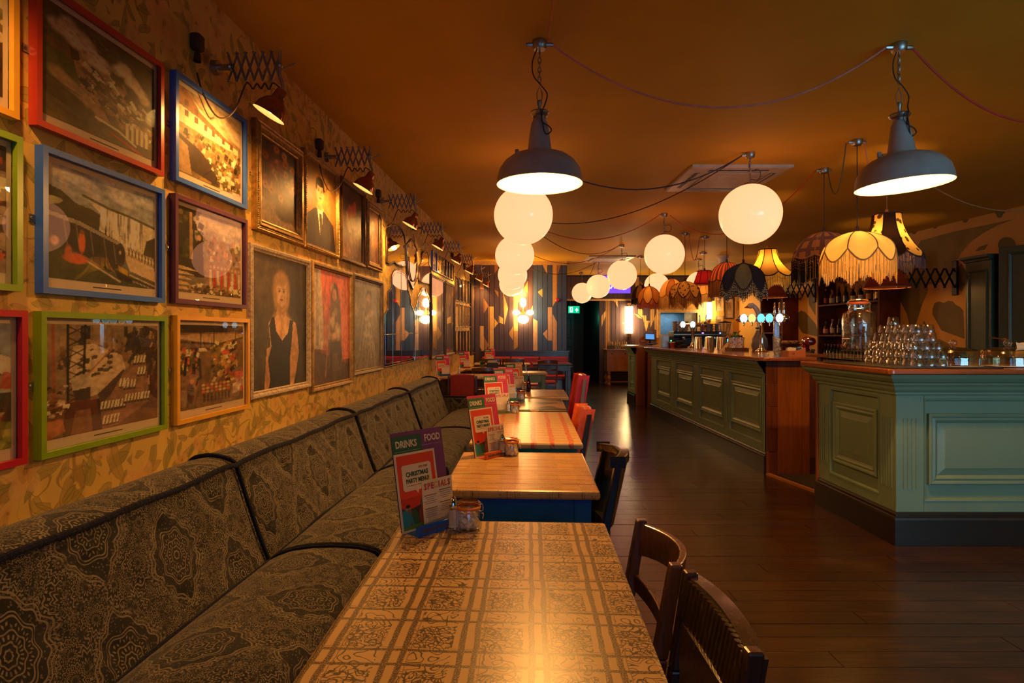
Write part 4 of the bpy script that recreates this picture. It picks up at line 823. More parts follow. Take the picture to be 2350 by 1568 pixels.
# ---------------------------------------------------------------- chairs
def rail(mb, w, y0, z0, z1, t=.022, bow=.0, arch=0, lean=0, n=14, arch0=0):
    def P(i, side, up):
        x = -w + 2 * w * i / n; q = 1 - (x / w) ** 2; z = (z1 + arch * q) if up else (z0 + arch0 * q)
        return (x, y0 + bow * q + side * t / 2 + (z - z0) * lean, z)
    vs = [P(i, s, u) for i in range(n + 1) for s, u in ((-1, 0), (1, 0), (1, 1), (-1, 1))]
    fs = [(i * 4 + k, (i + 1) * 4 + k, (i + 1) * 4 + (k + 1) % 4, i * 4 + (k + 1) % 4) for i in range(n) for k in range(4)]
    return mb.add(vs, fs + [(0, 3, 2, 1), (n * 4, n * 4 + 1, n * 4 + 2, n * 4 + 3)], False)
def chair(lab, loc, rz, style, m, mseat, h=.80, w=.172, lean=.18, seat_z=.45, name='dining_chair', group='dining chairs'):
    t = thing(name, lab, 'chair', loc, rz, group); yb = .19; d0 = -.19
    MB().box(-w, w, d0 - .02, yb - .01, -.022, .022).build('seat', mseat, t, .012, loc=(0, 0, seat_z - .02))
    for s in (-1, 1):
        MB().taper((s * (w - .005), d0 + .005, 0), .026, .026, (s * (w - .005), d0, seat_z - .04), .038, .038).build('leg', m, t, .004)
        q = MB(); yt = yb + (h - seat_z) * lean; c = [(s * w, yb + .07, 0), (s * w, yb + .01, seat_z - .02), (s * w, yb + .03, seat_z + .12), (s * w, yt, h)]
        for a, b, e, f in ((0, 1, .030, .036), (1, 2, .036, .036), (2, 3, .036, .030)): q.taper(c[a], .03, e, c[b], .03, f)
        q.build('back_post', m, t, .005)
        MB().box(s * w - .008, s * w + .008, d0, yb + .04, .19, .215).build('stretcher', m, t)
    for y in (d0, yb): MB().box(-w, w, y - .009, y + .009, seat_z - .09, seat_z - .042).build('seat_rail', m, t)
    MB().box(-w, w, -.01, .01, .19, .212).build('stretcher', m, t)
    yt = yb + (h - seat_z) * lean
    if style == 'carved':
        q = MB(); rail(q, w + .012, yt - .012, h - .105, h - .012, .034, .012, .012, lean, 18)
        for i in range(17):
            x = -w + .012 + (2 * w - .024) * i / 16; b = .012 * (1 - (x / w) ** 2); q.tube([(x, yt - .030 + b, h - .10), (x, yt - .012 + b, h - .012)], .0085, 6)
        q.build('crest_rail', m, t, 0)
        q = MB(); q.prism([(-.13, h - .10), (-.115, h - .16), (-.085, h - .20), (-.08, seat_z + .02), (.08, seat_z + .02), (.085, h - .20), (.115, h - .16), (.13, h - .10)], yt - .035, yt - .018, M=Matrix.Translation((0, 0, 0))); 
        q.v = [(a, b - (h - c - .1) * lean, c) for a, b, c in q.v]; q.build('splat', m, t)
    elif style == 'bow':
        q = MB(); rail(q, w, yt - .015, h - .105, h - .01, .02, .065, .0, .12, 18, .012); q.build('crest_rail', m, t, .004)
        q = MB(); rail(q, w, yb + .05, seat_z + .14, seat_z + .19, .02, .02); q.build('mid_rail', m, t, .003)
    elif style == 'solid':
        q = MB(); rail(q, w + .012, yt - .01, h - .03, h + .0, .045, .055, .012); q.build('crest_rail', m, t, .008)
        q = MB(); rail(q, w, yb + .035, seat_z + .12, h - .028, .016, .05, .0, lean); q.build('back_panel', m, t)
        q = MB(); rail(q, w, yb + .03, seat_z + .06, seat_z + .12, .03, .03); q.build('mid_rail', m, t, .004)
    elif style == 'pad':
        q = MB(); rail(q, w - .022, yb + .004, seat_z + .06, h + .012, .055, .015, .02, lean, 14); q.build('back_pad', mseat, t, .018, seg=3)
    elif style == 'slat':
        q = MB(); rail(q, w, yt - .005, h - .075, h - .0, .02, .02); q.build('crest_rail', m, t, .003); q = MB(); rail(q, w, yb + .03, seat_z + .08, seat_z + .12, .02, .01); q.build('mid_rail', m, t)
        for i in range(4): x = (i - 1.5) * w * .45; MB().taper((x, yb + .045, seat_z + .1), .045, .010, (x, yt + .008, h - .06), .045, .010).build('slat', m, t)
    elif style == 'spindle':
        q = MB(); rail(q, w + .012, yt, h - .045, h, .022, .05, .02); q.build('crest_rail', m, t, .004)
        for i in range(7): x = (i - 3) * w * .27; b = .05 * (1 - (x / w) ** 2); MB().tube([(x, yb + .02, seat_z), (x, yt + b, h - .04)], .007, 6).build('spindle', m, t)
    elif style == 'lyre':
        q = MB(); rail(q, w + .008, yt, h - .06, h, .022, .045, .01); q.build('crest_rail', m, t, .004); q = MB(); rail(q, w, yt - .045, h - .20, h - .16, .018, .045, -.01); q.build('mid_rail', m, t)
    return t
M_ORPAD = mat('orange_vinyl', (.62, .10, .025), .28, Coat_Weight=.3); M_REDPAD = mat('red_vinyl', (.46, .018, .018), .28, Coat_Weight=.3); M_DRED = mat('dark_red_cloth', (.24, .012, .014), .7); M_REDLEA = mat('red_leather', (.42, .022, .016), .35)
RZC = R(-90)
def seat_at(x, ya, yb, h, lean): return (x - .19 - (h - .45) * lean, (ya + yb) / 2, 0)
chair('dark carved chair nearest the camera, with gouged crest rail, at the plaid table', seat_at(.452, 1.045, 1.39, .80, .18), RZC, 'carved', M_WDK, M_WDK)
chair('red-brown wooden chair with bowed crest rail, second at the plaid table', seat_at(.43, 1.432, 1.783, .80, .2), RZC, 'bow', M_WBR, M_WBR, lean=.2)
chair('black lacquered chair with curved top at the blue based table', seat_at(.485, 2.37, 2.68, .86, .22), RZC, 'solid', M_BLKW, M_WBR, h=.86, w=.155, lean=.22)
chair('dark chair with orange vinyl back pad at the red checked table', seat_at(.585, 3.80, 4.20, .85, .2), RZC, 'pad', M_BLKW, M_ORPAD, h=.84, w=.19, lean=.2)
chair('tall chair with red vinyl back and grey posts at the dark patterned table', seat_at(.71, 4.88, 5.26, .99, .16), RZC, 'pad', wood('grey_brown_wood', (.10, .075, .075), (.16, .12, .12), .35, 'Z'), M_REDPAD, h=.985, w=.19, lean=.16)
# ---------------------------------------------------------------- painted pictures (flat print as vertex colours) and frames
class Pic:
    def __init__(s, w, h, bottom, top, seed=0):
        s.w, s.h = w, h; s.r = np.random.default_rng(seed); t = np.linspace(0, 1, h)[:, None, None]
        s.a = np.broadcast_to(np.array(bottom) * (1 - t) + np.array(top) * t, (h, w, 3)).copy()
        s.X, s.Y = np.meshgrid((np.arange(w) + .5) / w, (np.arange(h) + .5) / h)
    def put(s, m, col, al=1.0): m = np.clip(m, 0, 1)[..., None] * al; s.a = s.a * (1 - m) + np.array(col) * m; return s
    def ell(s, cx, cy, rx, ry, col, soft=.15, al=1.0, rot=0):
        c, n = math.cos(rot), math.sin(rot); dx, dy = s.X - cx, s.Y - cy
        d = np.sqrt(((dx * c + dy * n) / rx) ** 2 + ((dy * c - dx * n) / ry) ** 2); return s.put((1 - d) / soft + .5, col, al)
    def poly(s, pts, col, al=1.0):
        ins = np.zeros((s.h, s.w), bool)
        for i in range(len(pts)):
            (x1, y1), (x2, y2) = pts[i - 1], pts[i]
            if y1 == y2: continue
            ins ^= ((y1 > s.Y) != (y2 > s.Y)) & (s.X < (x2 - x1) * (s.Y - y1) / (y2 - y1) + x1)
        return s.put(ins.astype(float), col, al)
    def line(s, pts, w, col, al=1.0):
        for (x1, y1), (x2, y2) in zip(pts, pts[1:]):
            dx, dy = x2 - x1, y2 - y1; L = dx * dx + dy * dy + 1e-9; t = np.clip(((s.X - x1) * dx + (s.Y - y1) * dy) / L, 0, 1)
            d = np.hypot(s.X - x1 - t * dx, s.Y - y1 - t * dy); s.put((w - d) * s.w * .8 + .5, col, al)
        return s
    def nz(s, k, amp, stretch=1):
        n = np.zeros((s.h, s.w))
        for o in range(3):
            q = s.r.random((max(2, int(k * 2 ** o * stretch)) + 2, k * 2 ** o + 2)); yi = s.Y * (q.shape[0] - 2); xi = s.X * (q.shape[1] - 2); y0, x0 = yi.astype(int), xi.astype(int); fy, fx = yi - y0, xi - x0
            n += ((q[y0, x0] * (1 - fx) + q[y0, x0 + 1] * fx) * (1 - fy) + (q[y0 + 1, x0] * (1 - fx) + q[y0 + 1, x0 + 1] * fx) * fy - .5) / 2 ** o
        s.a = np.clip(s.a * (1 + amp * n[..., None] * 2), 0, 1); return s
    def specks(s, n, box, cols, sz, asp=1.0, rot=0, jit=.3):
        for _ in range(n):
            x, y = s.r.uniform(box[0], box[2]), s.r.uniform(box[1], box[3]); c = np.array(cols[s.r.integers(len(cols))]) * s.r.uniform(.7, 1.3); q = sz * s.r.uniform(.5, 1.4)
            a = rot + s.r.normal() * jit; ux, uy = math.cos(a), math.sin(a); L, W = q * asp, q
            s.poly([(x - ux * L - uy * W * -1, y - uy * L - ux * W), (x + ux * L + uy * W, y + uy * L - ux * W), (x + ux * L - uy * W, y + uy * L + ux * W), (x - ux * L - uy * W, y - uy * L + ux * W)], c, .85)
        return s
    def mesh(s, name, w, h, m, parent, loc):
        x = np.linspace(-w / 2, w / 2, s.w); z = np.linspace(-h / 2, h / 2, s.h); XX, ZZ = np.meshgrid(x, z); n = s.w * s.h
        me = bpy.data.meshes.new(name); me.vertices.add(n); co = np.zeros((n, 3), np.float32); co[:, 0] = XX.ravel(); co[:, 2] = ZZ.ravel(); me.vertices.foreach_set('co', co.ravel())
        i = np.arange(n).reshape(s.h, s.w); q = np.stack([i[:-1, :-1], i[:-1, 1:], i[1:, 1:], i[1:, :-1]], -1).reshape(-1, 4); nf = len(q)
        me.loops.add(nf * 4); me.polygons.add(nf); me.loops.foreach_set('vertex_index', q.ravel().astype(np.int32)); me.polygons.foreach_set('loop_start', np.arange(0, nf * 4, 4, dtype=np.int32))
        at_ = me.color_attributes.new('Print', 'FLOAT_COLOR', 'POINT'); c = np.ones((n, 4), np.float32); c[:, :3] = np.clip(s.a ** 1.22 * 1.75, 0, .82).reshape(-1, 3); at_.data.foreach_set('color', c.ravel())
        me.update(); me.validate(); me.materials.append(m); o = bpy.data.objects.new(name, me); COL.objects.link(o); o.parent = parent; o.location = loc; return o
def m_print(name, rough, bump):
    g = G(name); o = g.co(); n = g.noise(o, 260, 2)
    return g.bsdf(g.mix(n * .25, g.attr('Print'), (.0, .0, .0)), rough, 0, .4, bump=n if bump else None, bstr=bump)
M_PRINT = m_print('printed_paper', .6, 0); M_OIL = m_print('varnished_oil_paint', .42, .15)
BK, DK, BR, TAN_, CRM, OLV = (.02, .015, .01), (.055, .04, .025), (.16, .09, .04), (.38, .25, .12), (.62, .50, .32), (.12, .11, .03)
def a_works():
    p = Pic(165, 124, (.13, .10, .035), (.07, .065, .03), 1).nz(6, .35)
    p.poly([(0, .42), (.3, .38), (.36, .55), (0, .62)], (.10, .105, .03)); p.poly([(.0, .62), (.5, .60), (.5, .66), (0, .70)], (.16, .10, .05))
    p.poly([(.2, .78), (.28, .80), (.42, .38), (.55, .18), (.44, .15), (.26, .50)], (.30, .20, .10)); p.poly([(.19, .78), (.25, .80), (.29, .62), (.22, .60)], (.06, .03, .02))
    p.specks(130, (.30, .28, .70, .66), [CRM, TAN_, BR, BK, (.30, .2, .1)], .018, 1.8, -.5); p.specks(90, (.6, .2, .95, .5), [CRM, TAN_, BR, DK], .016, 2.2, -.6)
    for k in range(14): p.ell(.12 + .03 * k + p.r.normal() * .02, .86 - .012 * k + p.r.normal() * .03, .07, .06, (.60, .46, .28), .6, .7)
    for k in range(40): p.ell(p.r.uniform(.05, .55), p.r.uniform(.70, .93), .018, .010, (.22, .14, .07), .8, .5)
    for k in range(10): p.ell(.62 + .03 * k, .80 - .02 * k + p.r.normal() * .03, .06, .05, (.66, .52, .33), .6, .6)
    for k in range(9): p.ell(.10 + .035 * k, .42 - .018 * k, .06, .05, (.40, .27, .14), .7, .6)
    for k in range(5): p.poly([(.70 + .05 * k, .10), (.735 + .05 * k, .095), (.735 + .05 * k, .26), (.70 + .05 * k, .265)], (.64, .50, .28)); p.poly([(.725 + .05 * k, .10), (.74 + .05 * k, .095), (.74 + .05 * k, .26), (.728 + .05 * k, .262)], (.25, .16, .08))
    p.line([(.42, .18), (.62, .15), (.8, .07)], .010, (.66, .55, .38)); p.line([(.55, .10), (.88, .0)], .010, (.42, .06, .03)); p.line([(0, .18), (.35, .10), (.6, .0)], .02, (.13, .10, .06)); p.line([(0, .36), (.3, .30)], .004, DK); return p.nz(30, .25)
def a_cottage():
    p = Pic(110, 124, (.20, .13, .05), (.30, .22, .12), 2).nz(5, .3)
    for k in range(16): p.ell(p.r.uniform(.4, 1), p.r.uniform(.72, 1), .16, .05, (.62, .48, .30), .7, .6, -.3)
    p.poly([(0, .95), (.12, .97), (.55, .74), (.95, .62), (.95, .55), (0, .58)], (.70, .56, .33)); p.poly([(0, .93), (.1, 1), (.2, .93), (.32, .82), (.62, .72), (.95, .62), (.6, .66), (.3, .74), (0, .78)], (.28, .15, .07))
    for x, y in ((.1, .68), (.24, .66), (.38, .64), (.5, .62), (.66, .60), (.8, .58), (.1, .8), (.24, .76)): p.poly([(x, y), (x + .05, y), (x + .05, y + .07), (x, y + .07)], (.16, .09, .05))
    p.poly([(0, .52), (1, .50), (1, .46), (0, .48)], (.32, .28, .10)); p.specks(130, (.1, .22, 1, .54), [CRM, BK, TAN_, (.5, .2, .08), OLV, BR], .022, 1.4, 1.3)
    p.poly([(0, .45), (.32, .36), (.62, .16), (.60, .02), (0, .10)], (.055, .035, .025)); p.specks(50, (.5, 0, 1, .22), [CRM, (.45, .35, .22), OLV, DK], .026, 1.2, 0); p.poly([(0, .02), (.2, .02), (.14, .34), (0, .40)], (.30, .2, .1)); return p.nz(24, .25)
def a_train():
    p = Pic(165, 124, (.07, .075, .03), (.36, .38, .40), 3).nz(5, .2)
    for k in range(26): p.ell(p.r.uniform(0, 1), p.r.uniform(.80, 1), .13, .035, (.62, .58, .52) if k % 2 else (.20, .22, .26), .8, .5, -.25)
    p.poly([(0, .80), (.10, .78), (.22, .70), (.36, .68), (.50, .62), (.56, .40), (.50, .2), (0, .3)], (.055, .05, .022)); p.poly([(.30, .78), (.52, .72), (.70, .70), (1, .64), (1, .30), (.55, .3), (.50, .6)], (.50, .44, .34))
    for k in range(70): x = p.r.uniform(.44, .86); p.line([(x, .72 - .1 * (x - .4)), (x + p.r.normal() * .01, p.r.uniform(.35, .6))], p.r.uniform(.003, .009), (.70, .66, .56) if k % 3 else (.16, .14, .10), .7)
    p.line([(.28, .79), (.5, .735), (.72, .71), (1, .655)], .012, (.09, .09, .03)); p.poly([(1, .56), (.90, .50), (.86, .34), (.9, .2), (1, .2)], (.06, .055, .03)); p.line([(.04, .98), (.12, .88), (.14, .8)], .014, (.45, .30, .18), .5); p.line([(.3, .96), (.34, .84)], .012, (.45, .3, .2), .35)
    p.poly([(.0, .32), (.3, .22), (.62, .06), (1, .0), (0, 0)], (.07, .08, .028)); p.nz(20, .2)
    p.poly([(.62, .40), (.98, .33), (1, .08), (.72, .16)], (.50, .40, .27)); p.line([(.66, .36), (1, .28)], .008, (.66, .54, .36))
    for k in range(9): p.line([(.70 + .035 * k, .40 - .01 * k), (.72 + .035 * k, .31 - .01 * k)], .004, DK); p.line([(.72 + .035 * k, .40 - .01 * k), (.70 + .035 * k, .31 - .01 * k)], .004, DK)
    p.poly([(0, .60), (.26, .56), (.64, .42), (.66, .22), (.52, .12), (0, .40)], (.028, .026, .024)); p.poly([(0, .58), (.26, .545), (.62, .425), (.60, .40), (.24, .51), (0, .545)], (.30, .26, .20)); p.ell(.62, .31, .055, .11, (.05, .045, .04), .1); p.ell(.625, .31, .04, .085, (.02, .02, .02), .1); p.ell(.62, .33, .012, .02, (.45, .36, .2), .3)
    for x in (.12, .22, .34, .46, .55): p.line([(x, .53 - (x - .2) * .22), (x + .03, .30 - (x - .2) * .25)], .004, (.25, .2, .14), .8)
    p.poly([(.60, .20), (.70, .16), (.70, .06), (.62, .10)], (.42, .28, .03)); p.poly([(.56, .16), (.74, .09), (.74, .03), (.60, .07)], (.03, .02, .02))
    p.line([(.30, .2), (.62, .04)], .008, (.45, .38, .28)); p.line([(.72, .12), (1, .03)], .007, (.45, .38, .28)); p.line([(.76, .06), (1, -.01)], .007, (.45, .38, .28)); [p.line([(.74 + .04 * k, .10 - .012 * k), (.80 + .04 * k, .03 - .012 * k)], .004, (.03, .02, .02)) for k in range(7)]
    p.ell(.27, .36, .028, .10, (.58, .14, .04), .4); p.ell(.27, .45, .018, .02, (.2, .09, .05), .4); p.ell(.22, .20, .10, .045, (.55, .13, .04), .4); p.ell(.16, .24, .03, .07, (.40, .12, .05), .4); p.ell(.05, .33, .035, .04, (.5, .3, .25), .5); return p.nz(40, .18)
def a_march():
    p = Pic(110, 124, (.14, .10, .05), (.32, .28, .26), 4).nz(5, .3)
    for k in range(10): p.ell(p.r.uniform(.2, 1), p.r.uniform(.75, 1), .2, .04, (.50, .42, .36), .8, .6)
    p.poly([(0, 1), (.22, 1), (.26, .55), (.2, .2), (0, .2)], (.035, .035, .02)); p.specks(70, (0, .35, .34, 1), [(.05, .06, .02), (.12, .10, .03), BK], .03, 1, 0); p.poly([(.17, .96), (.21, .96), (.22, .4), (.17, .4)], (.34, .22, .12))
    p.poly([(.20, .2), (.24, .55), (.30, .66), (.36, .62), (.38, .2)], (.02, .015, .015)); p.ell(.31, .68, .03, .035, (.45, .27, .16), .3); p.poly([(.4, .3), (.44, .62), (1, .55), (1, .2), (.4, .1)], (.28, .20, .16)); p.specks(60, (.45, .45, 1, .75), [CRM, (.4, .2, .15), BR, (.3, .25, .25)], .02, 1.6, 1.4)
    for k in range(9): x = .46 + .06 * k; p.poly([(x, .08), (x + .045, .08), (x + .04, .32), (x + .005, .32)], (.40, .06, .05) if k % 2 else (.55, .42, .28)); p.ell(x + .02, .36, .018, .02, (.5, .3, .2), .4)
    p.line([(.86, .5), (.90, .86)], .006, (.3, .2, .12)); p.ell(.68, .66, .05, .05, (.30, .16, .10), .4); p.ell(.70, .75, .02, .03, (.55, .5, .45), .4)
    for k in range(5): p.poly([(0, .03 + .06 * k), (.16 + .03 * k, .03 + .06 * k), (.14, .06 + .06 * k), (0, .07 + .06 * k)], (.46, .34, .2))
    p.specks(70, (.2, 0, 1, .12), [CRM, BR, DK, TAN_], .02, 1.5, 0); return p.nz(26, .25)
def a_docks():
    p = Pic(165, 124, (.16, .09, .06), (.30, .22, .13), 5).nz(5, .3); p.specks(60, (.1, .62, 1, .85), [DK, BR, (.3, .2, .12)], .02, 1.5, 1.5)
    p.poly([(.20, .80), (.36, .82), (.62, .70), (.66, .56), (.40, .34), (.28, .32), (.16, .5)], (.48, .38, .25)); p.poly([(.26, .86), (.34, .86), (.34, .98), (.26, .98)], (.04, .03, .03)); p.poly([(.25, .98), (.35, .98), (.34, 1), (.26, 1)], (.3, .24, .16)); p.specks(26, (.22, .50, .56, .78), [BK, DK], .012, 1.6, 0)
    p.poly([(.40, .34), (.64, .56), (.66, .50), (.44, .24)], (.10, .06, .05)); p.line([(.05, 1), (.06, .3)], .012, (.28, .10, .05)); p.line([(.56, .80), (.30, .52)], .007, (.34, .18, .08))
    for k in range(7): p.line([(.16, .98 - .1 * k), (.30, .90 - .1 * k)], .005, BK); p.line([(.30, .98 - .1 * k), (.16, .90 - .1 * k)], .005, BK)
    p.line([(.16, 1), (.16, .3)], .010, BK); p.line([(.30, 1), (.28, .4)], .010, BK); p.poly([(.18, .52), (.32, .55), (.36, .40), (.20, .38)], (.40, .33, .24)); p.poly([(.20, .40), (.34, .42), (.34, .30), (.22, .28)], (.07, .05, .04)); p.poly([(.14, .30), (.42, .30), (.44, .0), (.36, 0), (.34, .22), (.22, .22), (.18, 0), (.12, 0)], (.05, .035, .03))
    p.specks(60, (.66, .55, .9, .95), [BK, DK], .016, 3, 1.2, .5); p.poly([(.84, 1), (1, .95), (1, .2), (.88, .3)], (.06, .04, .03)); p.specks(20, (.88, .3, 1, .9), [TAN_, BR], .01, 3, 1.4); p.poly([(.66, .56), (.86, .72), (.90, .20), (.58, .02), (.44, .0), (.48, .26)], (.26, .15, .10))
    for cx, cy, n in ((.80, .64, 4), (.82, .52, 3), (.64, .42, 3), (.50, .22, 5), (.62, .22, 3), (.74, .26, 6), (.86, .26, 3), (.52, .08, 5), (.70, .40, 4)):
        for k in range(n): x = cx + .032 * (k - n / 2); p.poly([(x, cy - .03), (x + .025, cy - .03), (x + .04, cy + .045), (x + .015, cy + .05)], (.58, .47, .32)); p.poly([(x + .018, cy - .03), (x + .027, cy - .03), (x + .042, cy + .045), (x + .035, cy + .045)], (.14, .09, .06)); p.poly([(x, cy - .05), (x + .026, cy - .05), (x + .026, cy - .03), (x, cy - .03)], (.09, .06, .05))
    p.poly([(.0, .16), (.12, .17), (.14, .05), (0, .0)], (.34, .14, .06)); p.specks(30, (0, .2, .16, .45), [CRM, BR, BK], .014, 1.5, 0); return p.nz(34, .25)
def a_market():
    p = Pic(110, 124, (.20, .13, .06), (.22, .13, .07), 6).nz(5, .25); p.poly([(0, 1), (1, 1), (1, .92), (0, .90)], (.05, .03, .02)); p.poly([(0, .88), (1, .9), (1, .82), (.55, .74), (0, .84)], (.40, .27, .14)); p.line([(0, .80), (.6, .76), (1, .84)], .014, (.06, .04, .03)); p.line([(.0, .72), (.62, .70)], .012, (.08, .05, .04))
    for x in (.3, .5, .86): p.line([(x, .95), (x, .68)], .006, BK)
    p.poly([(.24, .68), (.40, .68), (.37, .72), (.28, .72)], (.62, .5, .35)); p.poly([(.56, .76), (.80, .74), (.78, .20), (.36, .08)], (.25, .15, .07)); p.specks(150, (.46, .28, .86, .78), [(.45, .10, .05), CRM, (.40, .25, .05), BK, OLV, BR], .020, 1.6, .3)
    p.specks(50, (.0, .45, .3, .7), [(.5, .12, .05), CRM, OLV, BK], .022, 1.4, 1.4); p.line([(.1, .60), (.08, .42)], .02, BK); p.line([(.28, .58), (.30, .36)], .02, (.05, .04, .04)); p.line([(.27, .36), (.24, .28)], .012, BK)
    p.poly([(.20, .22), (.34, .30), (.76, .28), (.80, .22), (.76, .10), (.34, .06)], (.20, .12, .06)); 
    for k in range(7):
        for j in range(3): p.ell(.34 + .065 * k, .185 + .04 * j, .026, .016, (.50, .34, .16) if (k + j) % 3 else (.5, .12, .06), .4)
    for k in range(8): p.poly([(.34 + .055 * k, .06), (.37 + .055 * k, .06), (.37 + .055 * k, .15), (.34 + .055 * k, .15)], (.10, .06, .04))
    p.ell(.16, .20, .05, .12, (.06, .05, .05), .4); p.ell(.18, .33, .03, .03, (.42, .26, .16), .4); p.ell(.20, .36, .035, .015, (.3, .2, .1), .3); p.poly([(.80, .10), (1, .14), (1, .34), (.84, .30)], (.40, .30, .24)); p.specks(14, (.82, .14, 1, .36), [(.5, .14, .1), CRM], .03, 1.2, 0); return p.nz(26, .25)
def a_tent(seed=7, top=(.30, .32, .36)):
    p = Pic(110, 124, (.22, .24, .05), top, seed).nz(5, .3); p.poly([(.4, .62), (.75, .95), (1, .60)], (.50, .42, .2)); p.poly([(.5, .7), (.78, .82), (1, .72), (1, .52), (.4, .55)], (.58, .50, .38)); p.poly([(0, .6), (1, .52), (1, .48), (0, .5)], (.03, .04, .03)); p.specks(60, (.3, .2, 1, .55), [BK, (.35, .08, .05), TAN_, DK, CRM], .03, 1.8, 1.3); p.poly([(.5, .46), (.7, .40), (1, .1), (1, .0), (.7, .1)], (.06, .04, .03)); p.poly([(.6, .40), (.8, .30), (1, .06), (1, .15), (.85, .33)], (.40, .30, .2)); p.ell(.70, .50, .05, .05, (.5, .1, .06), .3); p.specks(60, (0, 0, 1, .18), [(.40, .36, .04), (.2, .2, .03), (.5, .45, .1)], .03, 2, 1.3); return p.nz(24, .25)
def a_station(seed=8):
    p = Pic(110, 124, (.10, .05, .03), (.10, .06, .04), seed).nz(5, .3); p.specks(160, (.3, .05, 1, .95), [BK, BR, CRM, (.4, .08, .04), (.3, .22, .16), DK], .035, 1.6, .8, .9); [p.ell(p.r.uniform(.4, 1), p.r.uniform(.1, .5), .05, .035, (.36, .27, .18), .2) for _ in range(14)]; return p.nz(20, .3)
def a_houses(seed=9):
    p = Pic(110, 124, (.06, .03, .02), (.12, .06, .03), seed).nz(5, .3); p.poly([(.6, .62), (1, .55), (1, .80), (.6, .84)], (.56, .42, .22)); p.specks(60, (.5, .45, 1, .7), [CRM, OLV, TAN_, BR], .03, 1.4, 0); p.specks(40, (.5, .8, 1, 1), [BR, TAN_], .03, 2, .5); return p.nz(20, .3)
def head(p, cx, cy, rx, ry, skin, hair, shade, hstyle):
    k = lambda f, c=skin: tuple(x * f for x in c)
    if hstyle == 'bob': p.ell(cx, cy + ry * .25, rx * 1.65, ry * 1.35, hair, .35); p.ell(cx - rx * .9, cy - ry * .4, rx * .6, ry * .9, hair, .5); p.ell(cx + rx * .95, cy - ry * .4, rx * .6, ry * .9, hair, .5)
    p.ell(cx, cy, rx, ry, skin, .22); p.ell(cx + rx * .45, cy - ry * .1, rx * .5, ry * .8, k(.72), .9, .6); p.ell(cx, cy - ry * .75, rx * .5, ry * .25, k(.8), .8, .6)
    for s in (-1, 1):
        p.ell(cx + s * rx * .42, cy + ry * .12, rx * .24, ry * .11, k(.45), .6, .8); p.ell(cx + s * rx * .42, cy + ry * .10, rx * .13, ry * .07, (.04, .03, .03), .5); p.line([(cx + s * rx * .2, cy + ry * .29), (cx + s * rx * .7, cy + ry * .28)], rx * .05, k(.4))
    p.line([(cx + rx * .06, cy + ry * .12), (cx + rx * .12, cy - ry * .24)], rx * .06, k(.66), .8); p.ell(cx + rx * .04, cy - ry * .27, rx * .2, ry * .05, k(.5), .6, .7); p.ell(cx, cy - ry * .52, rx * .30, ry * .075, (.34, .08, .05), .5); p.line([(cx - rx * .26, cy - ry * .52), (cx + rx * .26, cy - ry * .52)], rx * .03, (.15, .04, .03))
    if hstyle == 'bob': p.ell(cx - rx * .2, cy + ry * .95, rx * 1.15, ry * .5, hair, .4); [p.line([(cx + rx * q, cy + ry * 1.3), (cx + rx * (q * 1.5), cy - ry * .3 * abs(q))], rx * .05, tuple(x * 1.3 for x in hair), .4) for q in (-.8, -.6, -.4, .5, .8, 1)]
    else: p.ell(cx, cy + ry * .86, rx * 1.02, ry * .42, hair, .3); p.ell(cx - rx * .92, cy + ry * .45, rx * .2, ry * .4, hair, .4); p.ell(cx + rx * .92, cy + ry * .45, rx * .2, ry * .4, hair, .4)
def a_woman():
    p = Pic(118, 170, (.055, .045, .022), (.07, .055, .028), 10).nz(7, .55); p.ell(.2, .75, .3, .3, (.12, .09, .05), 1.2, .5); p.ell(.82, .5, .2, .5, (.035, .03, .018), 1, .6)
    sk = (.41, .26, .145); p.poly([(.43, .66), (.57, .66), (.60, .54), (.40, .54)], (.40, .23, .12)); p.poly([(.22, .0), (.30, .34), (.27, .50), (.42, .56), (.58, .56), (.78, .50), (.80, .38), (.74, .0)], sk); p.ell(.5, .48, .16, .1, (.52, .32, .17), .8); p.poly([(.72, .5), (.80, .46), (.84, .26), (.76, .04), (.62, .0), (.66, .24), (.70, .34)], (.37, .22, .11)); p.poly([(.20, .0), (.24, .30), (.30, .32), (.32, .0)], (.36, .2, .1))
    p.poly([(.33, .54), (.28, .48), (.32, .32), (.26, .22), (.30, .06), (.27, .0), (.66, .0), (.66, .22), (.70, .38), (.72, .52), (.66, .53), (.62, .42), (.51, .36), (.40, .44), (.37, .545)], (.022, .02, .016)); p.nz(16, .25); head(p, .5, .735, .095, .105, (.47, .32, .20), (.30, .19, .08), .5, 'bob'); p.line([(.44, .60), (.52, .575), (.58, .60)], .006, (.3, .16, .08), .6); return p.nz(40, .18)
def a_man():
    p = Pic(96, 144, (.26, .14, .04), (.20, .11, .03), 11).nz(6, .3); p.ell(.5, .7, .4, .35, (.34, .20, .065), 1.2, .7); p.poly([(.02, 0), (.06, .34), (.30, .46), (.62, .46), (.92, .34), (1, 0)], (.035, .03, .03)); p.poly([(.36, .50), (.58, .50), (.56, .20), (.47, .16), (.40, .30)], (.56, .46, .32)); p.poly([(.44, .42), (.52, .42), (.55, .18), (.48, .12)], (.06, .05, .06)); p.poly([(.30, .46), (.38, .47), (.47, .16), (.40, .0), (.30, .1)], (.05, .04, .04)); p.poly([(.62, .46), (.56, .47), (.52, .18), (.62, .0), (.70, .1)], (.05, .04, .04)); p.poly([(.38, .54), (.56, .54), (.57, .46), (.38, .46)], (.42, .24, .11)); head(p, .47, .68, .125, .14, (.52, .30, .15), (.03, .018, .012), .5, 'short'); return p.nz(30, .2)
